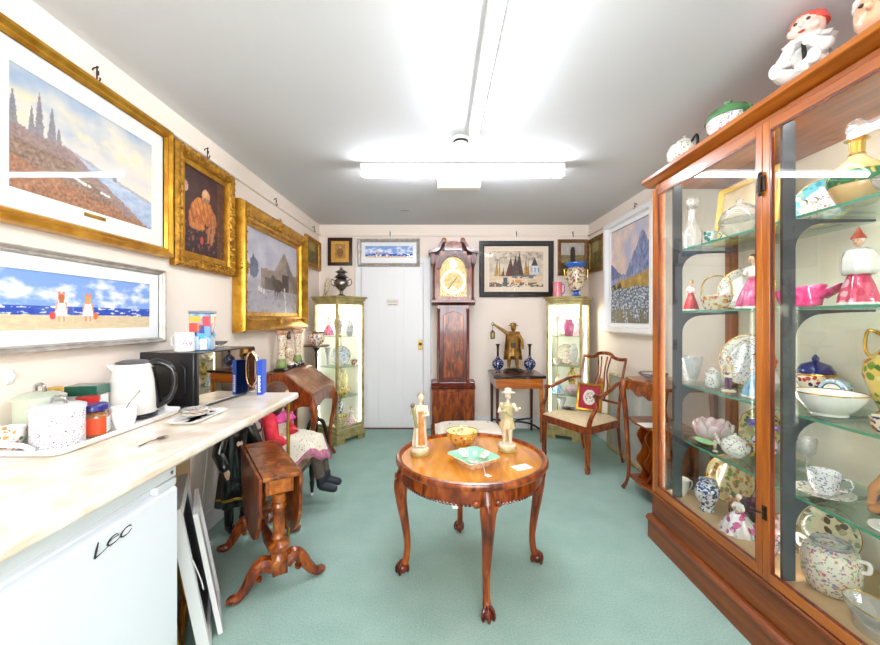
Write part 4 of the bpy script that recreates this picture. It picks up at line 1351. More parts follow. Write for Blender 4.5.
def standing(name, label, loc, h, rz, coat, legs, hair, cat='figurine', hat=None, base=M_creamg, group=None, skin=M_skin):
    """small standing figure in coat and breeches on a mound"""
    k = h
    t = thing(name, label, cat, loc, rz, group)
    MB().lathe([(.17 * k, 0), (.175 * k, .03 * k), (.14 * k, .06 * k), (.05 * k, .075 * k)], 20).build('base', base, t)
    q = MB()
    for s in (-1, 1):
        q.cap((s * .045 * k, 0, .46 * k), (s * .055 * k, -.02 * k, .26 * k), .05 * k, .038 * k)
        q.cap((s * .055 * k, -.02 * k, .26 * k), (s * .055 * k, 0, .09 * k), .036 * k, .026 * k)
        q.cap((s * .055 * k, 0, .085 * k), (s * .06 * k, -.05 * k, .075 * k), .026 * k, .022 * k)
    q.cap((0, 0, .46 * k), (0, 0, .50 * k), .085 * k, .085 * k)
    q.build('legs', legs, t, remesh=max(.0022, .011 * k))
    q = MB()
    q.cap((0, 0, .70 * k), (0, -.005 * k, .80 * k), .034 * k, .026 * k)
    q.ell((0, -.01 * k, .885 * k), (.058 * k, .062 * k, .072 * k), 14, 10)
    q.ell((0, -.07 * k, .875 * k), (.010 * k, .014 * k, .014 * k), 8, 5)
    q.ell((0, 0, .64 * k), (.075 * k, .055 * k, .12 * k), 14, 9)
    for s in (-1, 1):
        q.cap((s * .085 * k, 0, .72 * k), (s * .135 * k, -.02 * k, .58 * k), .03 * k, .025 * k)
        q.cap((s * .135 * k, -.02 * k, .58 * k), (s * .07 * k, -.12 * k, (.55 if s > 0 else .62) * k), .024 * k, .018 * k)
        q.ell((s * .06 * k, -.13 * k, (.55 if s > 0 else .625) * k), .024 * k, 8, 6)
    q.build('body', skin, t, remesh=max(.0022, .011 * k))
    q = MB()
    q.lathe([(.12 * k, .40 * k), (.115 * k, .44 * k), (.085 * k, .53 * k), (.10 * k, .66 * k), (.105 * k, .72 * k), (.05 * k, .765 * k)], 22, ey=.75, mod=lambda a, z: 1 + .05 * math.sin(7 * a) * (z < .5 * k))
    for s in (-1, 1):
        q.cap((s * .095 * k, 0, .715 * k), (s * .13 * k, -.018 * k, .60 * k), .043 * k, .036 * k)
    q.build('coat', coat, t)
    head_parts(t, k, (0, -.01 * k, .89 * k), hair, hat=hat)
    return t

# ------------------------------------------------------------------ on the worktop
t = thing('serving_tray', 'white plastic tray with cut out handles on the worktop', 'tray', (-1.295, 1.46, WZ + .0008))
def rr(w, h, r, n=6):
    p = []
    for cx_, cy_, a in ((w / 2 - r, h / 2 - r, 0), (-w / 2 + r, h / 2 - r, 90), (-w / 2 + r, -h / 2 + r, 180), (w / 2 - r, -h / 2 + r, 270)):
        for i in range(n + 1):
            b_ = math.radians(a + 90 * i / n)
            p.append((cx_ + r * math.cos(b_), cy_ + r * math.sin(b_)))
    return p
def loft(mb, loops, cap0=True, cap1=False):
    n = len(loops[0]); vs = [p for l in loops for p in l]; fs = []
    for j in range(len(loops) - 1):
        for i in range(n):
            fs.append((j * n + i, j * n + (i + 1) % n, (j + 1) * n + (i + 1) % n, (j + 1) * n + i))
    if cap0: fs.append(tuple(range(n))[::-1])
    if cap1: fs.append(tuple((len(loops) - 1) * n + i for i in range(n)))
    return mb.add(vs, fs)
L3 = lambda w, h, r, z: [(x, y, z) for x, y in rr(w, h, r)]
q = MB()
loft(q, [L3(.26, .54, .03, 0), L3(.28, .56, .04, .006), L3(.304, .59, .05, .022), L3(.31, .596, .053, .024), L3(.308, .594, .052, .027), L3(.288, .566, .036, .009), L3(.27, .55, .03, .006), L3(.01, .02, .004, .006)], True, True)
q.build('tray_body', M_white, t)
for s in (-1, 1):
    MB().tube(bez([(-.075, s * .286, .022), (-.05, s * .293, .040), (0, s * .297, .044), (.05, s * .293, .040), (.075, s * .286, .022)], 5), .008, 8).build('handle', M_white, t)
TR = WZ + .0075
t = thing('storage_canister', 'plain mint green storage canister at the back left of the tray', 'canister', (-1.366, 1.335, TR))
M_mint = C('mint_enamel', '#C3CDB6', .3)
MB().lathe([(.063, 0), (.066, .004), (.066, .138)], 36).build('body', M_mint, t)
MB().lathe([(.069, .1385), (.069, .150), (.05, .160), (.012, .166)], 36).build('lid', M_mint, t)
MB().tube(bez([(-.016, 0, .164), (-.014, 0, .184), (0, 0, .190), (.014, 0, .184), (.016, 0, .164)], 5), .006, 8).build('knob', M_chrome, t)
t = thing('storage_canister', 'white patterned storage canister with flat lid at the front of the tray', 'canister', (-1.232, 1.262, TR))
MB().lathe([(.064, 0), (.067, .004), (.067, .122)], 36).build('body', floral('sprigged_white_enamel', '#F2F2F4', ['#2E2E48', '#5A5A78', '#B45A6C', '#4E6E60', '#3E3E58'], 90, .34, .3, .2), t)
MB().lathe([(.070, .1225), (.070, .134), (.055, .140), (.01, .142)], 36).build('lid', C('pale_grey_enamel', '#E3E5EA', .3), t)
MB().tube(bez([(-.026, 0, .140), (-.016, 0, .160), (0, 0, .163), (.016, 0, .160), (.026, 0, .140)], 5), .0045, 8).build('lid_handle', M_chrome, t)
t = thing('instant_coffee_jar', 'instant coffee jar with orange label and dark blue lid on the tray', 'jar', (-1.230, 1.387, TR))
sq = lambda w, z, r: [(x, y, z) for x, y in rr(w, w, r)]
q = MB(); loft(q, [sq(.078, 0, .02), sq(.082, .004, .022), sq(.082, .074, .022), sq(.07, .084, .025), sq(.062, .088, .028)], True, True); q.build('jar_body', plain('coffee_granules', '#7A4A22', .25, coat=.8, col2='#A8703A', scale=120), t).rotation_euler = (0, 0, .5)
q = MB(); loft(q, [sq(.0835, .010, .022), sq(.0835, .066, .022)], False, False); q.build('label_band', plain('orange_label', '#F0501E', .45), t).rotation_euler = (0, 0, .5)
MB().box(-.026, .026, -.0432, -.0425, .012, .064).build('label_back', M_matw, t).rotation_euler = (0, 0, 2.07)
q = MB()
for i in range(5):
    q.box(-.02, .02 - .006 * (i % 3), -.0436, -.0433, .052 - i * .008, .0535 - i * .008)
q.build('label_print', plain('grey_print', '#9AA0A8', .6), t).rotation_euler = (0, 0, 2.07)
MB().lathe([(.040, .0885), (.043, .092), (.043, .108), (.040, .112), (.0, .112)], 30).build('lid', C('navy_lid', '#23237E', .35), t)
t = thing('red_lidded_jar', 'small pale jar with a red lid behind the coffee jar', 'jar', (-1.302, 1.447, TR))
MB().lathe([(.030, 0), (.034, .005), (.034, .095), (.030, .105)], 26).build('body', M_whitep, t)
MB().lathe([(.033, .1055), (.035, .108), (.035, .126), (.0, .128)], 26).build('lid', C('red_lid', '#D8221E', .35), t)
t = thing('tea_carton', 'dark green and white tea carton standing behind the red lidded jar', 'carton', (-1.366, 1.516, TR), .2)
MB().box(-.052, .052, -.035, .035, 0, .12).build('carton_lower', M_matw, t, bevel=.002)
MB().box(-.055, .055, -.038, .038, .1203, .158).build('carton_lid', C('bottle_green_card', '#0F5A48', .4), t, bevel=.002)
t = thing('biscuit_packet', 'yellow packet standing by the wall behind the mint canister', 'packet', (-1.402, 1.419, TR), 0)
MB().box(-.017, .017, -.022, .022, 0, .165).build('packet_body', plain('yellow_card', '#E3BC62', .5, col2='#D8A040', scale=20), t, bevel=.003)
MB().box(-.0175, .0175, -.012, .0225, .09, .13).build('packet_band', plain('brown_print', '#6A2A20', .5), t)
t = thing('floral_cup', 'white cup with an orange flower at the left edge of the tray', 'cup', (-1.345, 1.218, TR), -.6)
MB().lathe([(.022, 0), (.026, .006), (.040, .04), (.043, .075), (.040, .075), (.036, .04), (.02, .01), (0, .008)], 28).build('cup_bowl', floral('white_cup_orange_flowers', '#F8F5F0', ['#E07A1E', '#F0A040', '#6A8A4A'], 22, .34), t)
loop_handle(M_ceramic, t, [(-.04, 0, .06), (-.062, 0, .06), (-.064, 0, .035), (-.036, 0, .025)], .004)
t = thing('white_mug', 'plain white mug beside the coffee jar', 'mug', (-1.186, 1.468, TR), 2.2)
MB().lathe([(.026, 0), (.030, .005), (.040, .05), (.043, .085), (.040, .085), (.036, .05), (.024, .012), (0, .01)], 28).build('mug_body', M_ceramic, t)
loop_handle(M_ceramic, t, [(-.040, 0, .07), (-.065, 0, .068), (-.066, 0, .04), (-.036, 0, .03)], .005)
def spoon(label, loc, M):
    t = thing('teaspoon', label, 'spoon', loc, 0, 'teaspoons')
    q = MB(); q.T = M
    q.tube([(0, 0, 0), (.05, 0, .003), (.09, 0, .0)], lerp_list([.0036, .002, .0022], 3), 8)
    q.build('handle', M_chrome, t)
    q = MB(); q.T = M
    q.surf(lambda u, v: (.105 + .022 * math.cos(2 * PI * u) * v, .014 * math.sin(2 * PI * u) * v, -.004 * (1 - v * v) + .0005), 18, 5, closed_u=True)
    q.build('spoon_bowl', M_chrome, t)
spoon('teaspoon standing in the plain white mug with its handle up', (-1.178, 1.463, TR + .0155), Matrix.Translation((.039, .022, .125)) @ Euler((0, .98, 3.55)).to_matrix().to_4x4())
spoon('teaspoon lying alone on the bare worktop', (-.98, 1.27, WZ + .0045), Matrix.Rotation(PI / 2 - .05, 4, 'Z'))
t = thing('electric_kettle', 'white electric kettle with a big black handle behind the tray cups', 'kettle', (-1.288, 1.645, TR), .35)
MB().lathe([(.078, 0), (.084, .004), (.084, .016), (.07, .02)], 36).build('power_base', M_black, t)
MB().lathe([(.080, .0205), (.084, .03), (.084, .08), (.078, .16), (.066, .222), (.062, .226)], 40).build('body', plain('ivory_kettle', '#F3EFE8', .28, coat=.3), t)
MB().lathe([(.064, .2265), (.060, .233), (.04, .240), (.0, .242)], 36).build('lid', plain('grey_lid', '#5A5658', .3), t)
MB().prism([(-.060, .18), (-.088, .222), (-.082, .226), (-.055, .226)], -.024, .024, 'y').build('spout', plain('ivory_kettle', '#F3EFE8'), t, bevel=.006)
MB().tube(bez([(.055, 0, .225), (.09, 0, .228), (.135, 0, .20), (.148, 0, .14), (.13, 0, .075), (.09, 0, .045), (.078, 0, .04)], 6), lerp_list([.012, .014, .014, .013, .013, .012, .010], 37), 10).build('handle', M_black, t)
MB().prism([(.06, .21), (.072, .21), (.095, .05), (.082, .04), (.078, .1)], -.014, .014, 'y').build('water_gauge', M_black, t, bevel=.002)

t = thing('stacked_plates', 'small stack of white plates on a shallow dish near the worktop front', 'plates', (-1.025, 1.66, WZ + .0008), .0)
q = MB(); loft(q, [[(x, y, z) for x, y in rr(a, b_, .03)] for a, b_, z in ((.10, .22, 0), (.13, .26, .012), (.128, .258, .014), (.1, .22, .004), (.01, .02, .004))], True, True); q.build('shallow_dish', plain('matt_white_dish', '#F3F1EC', .5), t)
for i, (rad, mt) in enumerate(((.05, M_ceramic), (.054, FW), (.05, M_creamg), (.052, FW))):
    MB().lathe([(.03, .012 + i * .0062), (rad, .018 + i * .0062), (rad, .020 + i * .0062), (.0, .0165 + i * .0062)], 30, (-.005, -.01, .004)).build('plate', mt, t)

t = thing('microwave_oven', 'black microwave oven with a mirrored door on the worktop', 'microwave', (-1.24, 2.044, WZ + .001), math.radians(83.3))
MW, MD, MH = .445, .30, .262
MB().box(-MW / 2, MW / 2, -MD / 2 + .022, MD / 2, .012, MH).build('body', plain('black_enamel', '#0B0B0D', .3, coat=.3), t, bevel=.004)
MB().prism([(-.06, .05), (.06, .05), (.09, .08), (.09, .19), (.06, .22), (-.06, .22), (-.09, .19), (-.09, .08)], -MW / 2 - .006, -MW / 2 - .0003, 'x').build('side_pressing', plain('black_enamel', '#0B0B0D'), t, bevel=.003)
M_mw = plain('mirrored_door_glass', '#BDB4A8', .02, metal=1)
dr = MB().box(-MW / 2, MW / 2, -MD / 2, -MD / 2 + .0215, .012, MH).build('door', plain('black_enamel', '#0B0B0D'), t, bevel=.003)
MB().box(-MW / 2 + .004, MW / 2 - .06, -MD / 2 - .003, -MD / 2 - .0005, .022, MH - .006).build('door_glass', M_mw, dr)
MB().box(MW / 2 - .056, MW / 2 - .003, -MD / 2 - .003, -MD / 2 - .0005, .022, MH - .006).build('control_strip', plain('copper_strip', '#8A5A3A', .15, metal=.9), dr)
MB().tube(bez([(MW / 2 - .03, -MD / 2 - .004, .235), (MW / 2 - .03, -MD / 2 - .03, .20), (MW / 2 - .03, -MD / 2 - .036, .135), (MW / 2 - .03, -MD / 2 - .03, .07), (MW / 2 - .03, -MD / 2 - .004, .035)], 6), .010, 10).build('handle', plain('rose_chrome', '#D8BFA8', .1, metal=1), dr)
MB().box(-MW / 2, MW / 2, -MD / 2 - .003, -MD / 2 - .0005, .012, .0215).build('trim_strip', M_chrome, dr)
for sx in (-1, 1):
    for sy in (-1, 1):
        MB().lathe([(.012, 0), (.012, .0118)], 12, (sx * .18, sy * .11, 0)).build('foot', M_black, t)
MT = WZ + .001 + MH + .0008
t = thing('printed_tin', 'tall square tin with bright printed pictures and a grey lid on the microwave', 'tin', (-1.205, 1.985, MT), .3)
MB().box(-.048, .048, -.048, .048, 0, .185).build('tin_body', plain('blue_tin_print', '#3E6EB8', .3, col2='#9FD0EA', scale=40, coat=.3), t, bevel=.004)
q = []
for (x0, x1, z0, z1, col) in ((-.046, .004, .14, .172, '#E2B23A'), (-.046, -.01, .092, .136, '#D8402A'), (-.008, .006, .1, .134, '#E8803A'), (.012, .046, .12, .17, '#D8303A'), (-.046, -.014, .076, .09, '#1E1430'), (-.002, .02, .085, .125, '#2A3A9A'), (.0, .03, .004, .058, '#F2F2F4'), (-.046, -.005, .004, .07, '#C9DCEB'), (.022, .046, .07, .11, '#6AA8DC'), (.0, .02, .062, .082, '#35B8D8')):
    m_ = plain('tin_' + col[1:], col, .3, coat=.3)
    MB().box(x0, x1, -.0496, -.0484, z0, z1).build('printed_panel', m_, t)
    MB().box(.0484, .0496, x0, x1, z0, z1).build('printed_panel', m_, t)
MB().box(-.053, .053, -.053, .053, .1855, .196).build('lid', plain('grey_tin', '#8A8A90', .3, metal=.6), t, bevel=.003)
t = thing('lettered_mug', 'white mug with pink lettering on top of the microwave', 'mug', (-1.232, 1.885, MT), 0)
MB().lathe([(.040, 0), (.043, .003), (.043, .092), (.040, .092), (.039, .008), (0, .006)], 30).build('mug_body', M_ceramic, t)
loop_handle(M_ceramic, t, [(-.041, 0, .075), (-.066, .01, .07), (-.067, .01, .035), (-.041, 0, .02)], .005)
fa = math.atan2(-1.885, 1.232)
Mt = Matrix.Rotation(fa + PI / 2 + .25, 4, 'Z') @ Matrix.Translation((0, -.0435, .042)) @ Matrix.Rotation(PI / 2, 4, 'X')
text('pink_lettering', 'Av', .042, C('pink_print', '#E59AC0', .4), t, Mt, extr=.0006)
t = thing('trinket_dish', 'small clear footed dish on the far end of the microwave top', 'dish', (-1.185, 2.10, MT))
MB().lathe([(.02, 0), (.02, .003), (.006, .008), (.006, .014), (.03, .022), (.042, .034), (.040, .034), (.02, .02), (0, .018)], 24).build('bowl', M_crystal, t)
MB().lathe([(.041, .0335), (.043, .036), (.040, .036)], 24, cap=False).build('rim', M_gilt, t)
t = thing('blue_carton', 'narrow bright blue carton standing upright at the far end of the worktop', 'carton', (-1.003, 2.20, WZ + .0008), .15)
MB().box(-.015, .015, -.04, .04, 0, .19).build('carton_body', plain('royal_blue_card', '#0F4FCB', .35), t, bevel=.002)
q = MB()
for i in range(9):
    q.box(-.008, .006 - .003 * (i % 2), -.0412, -.0402, .015 + i * .0105, .0225 + i * .0105)
q.build('white_print', M_matw, t)

# ------------------------------------------------------------------ frames leaning by the fridge
def leaning(name, label, a, b_, h_, th, mat, lean, facemat=None, inner=.04, zlift=None):
    a, b_ = Vector(a), Vector(b_)
    d_ = b_ - a
    mid = (a + b_) / 2
    t = thing(name, label, 'picture', (mid.x, mid.y, th * math.sin(lean) + .002), math.atan2(d_.y, d_.x), 'pictures leaning by the fridge', -lean)
    w_ = d_.length
    MB().ring(w_, h_, [(0, -th), (0, 0), (inner, 0), (inner, -.012)], h_ / 2).build('frame', mat, t, smooth=25)
    MB().box(-w_ / 2 + .004, w_ / 2 - .004, .0125, th - .001, .004, h_ - .004).build('panel', facemat, t)
    return t
M_dkpic = plain('dark_painted_board', '#1E2A44', .4, col2='#5A4A48', scale=9)
lt = leaning('leaning_canvas', 'white box framed dark picture leaning beside the fridge', (-.895, 1.53), (-1.09, 1.88), .60, .040, M_white, .17, M_dkpic)
MB().tube(bez([(-.18, -.002, .38), (-.17, -.012, .30), (-.16, -.014, .24), (-.12, -.006, .23)], 5), .0022, 6).build('hanging_cord', M_whitep, lt)
leaning('leaning_picture', 'thin white frame leaning in front of the white box frame', (-.91, 1.64), (-1.055, 1.88), .53, .018, M_white, .17, plain('pale_backing', '#D9D6DE', .7), .03)
leaning('leaning_picture', 'gilt framed dark picture leaning behind the white box frame by the fridge', (-.965, 1.475), (-1.17, 1.83), .42, .026, M_gold, .17, M_black, .045)

pts = [(XL + .0255, 2.43, .64), (XL + .026, 2.40, .42), (XL + .030, 2.35, .2), (-1.40, 2.29, .06), (-1.365, 2.25, .006), (-1.33, 2.265, .0055), (-1.345, 2.30, .0055), (-1.40, 2.31, .0055)]
tag(MB().tube(bez(pts, 8), .004, 7).build('trailing_cable', M_whitep), 'white electric cord trailing from the left wall to the carpet', 'cord')

# ------------------------------------------------------------------ dolls
DX, DY = -1.12, 2.76
t = thing('child_chair', 'small dark child\'s chair on white castors under the seated doll', 'chair', (DX, DY, 0), PI / 2)
M_ebon = plain('ebonised_wood', '#140C0A')
MB().box(-.18, .18, -.185, .19, .27, .30).build('seat_frame', M_ebon, t, bevel=.004)
MB().surf(lambda u, v: (.178 * (2 * u - 1), -.183 + .36 * v, .3005 + .035 * (1 - (2 * u - 1) ** 6) * (1 - (2 * v - 1) ** 6)), 18, 16).build('seat_pad', plain('cream_damask', '#E2CFA8'), t)
for sx in (-1, 1):
    l_ = MB().lathe([(.010, .026), (.013, .06), (.019, .10), (.013, .12), (.02, .16), (.022, .22), (.016, .25), (.02, .2695)], 14, (sx * .16, -.165, 0)).build('front_leg', M_ebon, t)
    MB().ell((sx * .16, -.165, .0135), (.015, .011, .013), 12, 8).build('castor', M_ceramic, l_)
    MB().tube(bez([(sx * .16, .17, .285), (sx * .165, .18, .15), (sx * .165, .20, .0)], 5), .014, 8).build('rear_leg', M_ebon, t)
    MB().tube(bez([(sx * .165, .178, .29), (sx * .16, .20, .5), (sx * .155, .235, .74)], 5), .013, 8).build('back_post', M_ebon, t)
MB().tube(bez([(-.155, .235, .73), (0, .245, .77), (.155, .235, .73)], 5), .016, 8).build('crest_rail', M_ebon, t)
MB().tube([(-.16, .205, .5), (.16, .205, .5)], .011, 8).build('back_rail', M_ebon, t)

t = thing('seated_doll', 'large seated doll in red sleeves and cream crewel dress beside the drop leaf table', 'doll', (DX, DY, .335), PI / 2)
k = 1.0
q = MB()
q.cap((0, .02, .10), (0, .05, .30), .075, .07)                    # trunk
q.cap((0, .04, .33), (0, .03, .39), .03, .028)                    # neck
q.ell((0, .018, .435), (.07, .076, .088), 18, 12)                 # head
q.ell((0, -.06, .425), (.011, .014, .013), 8, 6)
for s in (-1, 1):
    q.ell((s * .07, .025, .428), (.010, .016, .02), 8, 5)
    q.cap((s * .085, .045, .30), (s * .135, .0, .17), .032, .027)
    q.cap((s * .135, .0, .17), (s * .085, -.11, .12), .026, .02)
    q.ell((s * .075, -.135, .112), (.02, .026, .014), 8, 6)
    q.cap((s * .05, .0, .06), (s * .06, -.26, .055), .05, .038)
    q.cap((s * .06, -.26, .055), (s * .055, -.295, -.12), .036, .027)
    for f in range(4):
        q.cap((s * (.062 + f * .009), -.15, .11), (s * (.058 + f * .009), -.178, .10), .0055, .0045, 6)
    q.cap((s * .06, -.135, .118), (s * .045, -.155, .122), .006, .005, 6)
q.build('body', plain('painted_flesh', '#E9BFA2'), t, remesh=.0075)
def skf(u, v):
    a = 2 * PI * u
    r0 = .105 + .095 * v
    x = math.cos(a) * r0 * (1.0 + .05 * math.sin(8 * a) * v)
    y = -.02 - .085 * v + math.sin(a) * (.09 + .125 * v) * (1 + .05 * math.sin(8 * a) * v)
    z = .185 - .045 * v + .008 * math.sin(8 * a + 1) * v - max(0, abs(x) - .115) * 1.3 - max(0, -.255 - y) * 1.6
    if y > .1: z -= (y - .1) * 1.2
    return (x, y, max(z, .01))
MB().surf(skf, 48, 12, closed_u=True).build('skirt', FTap, t, solid=.006)
def hem(u, v):
    x, y, z = skf(u, .93 + .09 * v)
    return (x * 1.02, y * 1.02 - .002, z - .004 - (.03 * v if y < -.26 else .0))
MB().surf(hem, 48, 3, closed_u=True).build('pink_hem', plain('rose_hem', '#B0607A', .85, col2='#C9849A', scale=40), t, solid=.006)
MB().lathe([(.085, .12), (.09, .2), (.095, .28), (.07, .345), (.035, .36)], 24, (0, .045, 0), ey=.85).build('bodice', FTap, t)
q = MB()
for s in (-1, 1):
    q.cap((s * .092, .045, .30), (s * .14, .0, .17), .05, .044)
    q.cap((s * .14, .0, .17), (s * .098, -.085, .13), .045, .035)
q.build('red_sleeves', plain('scarlet_cloth', '#D4142C', .7, col2='#E8384A', scale=30), t)
MB().lathe([(.05, .335), (.09, .32), (.115, .285), (.112, .275), (.05, .325)], 40, (0, .03, 0), mod=lambda a, z: 1 + .08 * math.sin(14 * a), cap=False).build('pink_collar', plain('magenta_frill', '#D85AA8', .8, col2='#C83A7A', scale=50), t, solid=.004)
q = MB()
q.ell((0, .035, .463), (.086, .082, .082), 16, 10)
for s in (-1, 1):
    q.ell((s * .068, .018, .40), (.032, .06, .085), 10, 7)
q.build('hair', plain('chestnut_hair', '#6B4630', .6, col2='#4A2E1E', scale=60, bump=.4), t)
for s in (-1, 1):
    MB().ell((s * .026, -.052, .445), (.009, .006, .007), 8, 5).build('eye', M_hairb, t)
MB().ell((0, -.056, .398), (.014, .007, .006), 8, 5).build('mouth', C('lip_red', '#B8404A'), t)
for s in (-1, 1):
    st = MB().cap((s * .06, -.262, .03), (s * .055, -.297, -.125), .041, .032).build('stocking', plain('brown_stocking', '#6A5F52', .85, col2='#5A5046', scale=50), t)
    q = MB()
    q.cap((s * .055, -.297, -.115), (s * .055, -.30, -.16), .036, .033)
    q.cap((s * .055, -.305, -.168), (s * .058, -.385, -.185), .032, .028)
    q.build('boot', plain('charcoal_boot', '#23262E', .6), t, remesh=.006)

t = thing('black_coated_doll', 'tall doll in a shiny black coat against the left wall behind the drop leaf table', 'doll', (-1.285, 2.47, 0), .9)
M_pat = plain('black_patent', '#0B0C0C', .22, coat=.7, col2='#1C2422', scale=16)
MB().lathe([(.11, .16), (.118, .175), (.10, .36), (.075, .54), (.085, .64), (.05, .70)], 36, ey=.62, mod=lambda a, z: 1 + .10 * math.sin(7 * a) * max(0, (.58 - z) / .42)).build('coat', M_pat, t)
MB().lathe([(.113, .205), (.118, .212), (.115, .222)], 36, ey=.66, mod=lambda a, z: 1 + .10 * math.sin(7 * a) * .9, cap=False).build('gold_hem_band', M_gilt, t)
q = MB()
q.cap((0, 0, .69), (0, -.005, .73), .028, .026)
q.ell((0, -.008, .785), (.058, .062, .07), 16, 10)
q.ell((0, -.07, .775), (.009, .012, .011), 8, 5)
q.cap((0, 0, .45), (0, 0, .64), .05, .05)
for s in (-1, 1):
    q.cap((s * .07, 0, .64), (s * .115, -.03, .50), .026, .022)
    q.cap((s * .115, -.03, .50), (s * .10, -.085, .41), .022, .017)
    q.ell((s * .098, -.098, .395), (.018, .016, .024), 8, 6)
    q.cap((s * .045, 0, .30), (s * .047, .0, .05), .032, .022)
    for f in range(4):
        q.cap((s * (.088 + f * .007), -.104, .385), (s * (.088 + f * .007), -.108, .362), .0045, .004, 6)
q.build('body', plain('painted_flesh', '#E9BFA2'), t, remesh=.0065)
q = MB()
for s in (-1, 1):
    q.cap((s * .075, 0, .63), (s * .118, -.03, .50), .042, .038)
    q.cap((s * .118, -.03, .50), (s * .105, -.075, .43), .038, .034)
q.build('sleeves', M_pat, t)
q = MB()
for s in (-1, 1):
    q.cap((s * .047, 0, .19), (s * .047, 0, .045), .031, .025)
    q.cap((s * .047, -.005, .028), (s * .05, -.06, .026), .026, .023)
q.build('boots', M_black, t)
MB().lathe([(.06, .70), (.095, .665), (.10, .655), (.05, .695)], 36, mod=lambda a, z: 1 + .08 * math.sin(12 * a), cap=False).build('lace_collar', FTap, t, solid=.003)
MB().surf(lambda u, v: (.085 * math.cos(PI * u) * (1 - .15 * v), .075 * v - .045, .79 + .095 * math.sin(PI * u) * (1 - .2 * v * v)), 24, 8).build('lace_bonnet', FTap, t, solid=.005)
MB().ell((0, .02, .80), (.064, .055, .068), 14, 9).build('hair', M_hairf, t)
for s in (-1, 1):
    MB().ell((s * .022, -.064, .795), (.008, .005, .006), 8, 5).build('eye', M_hairb, t)
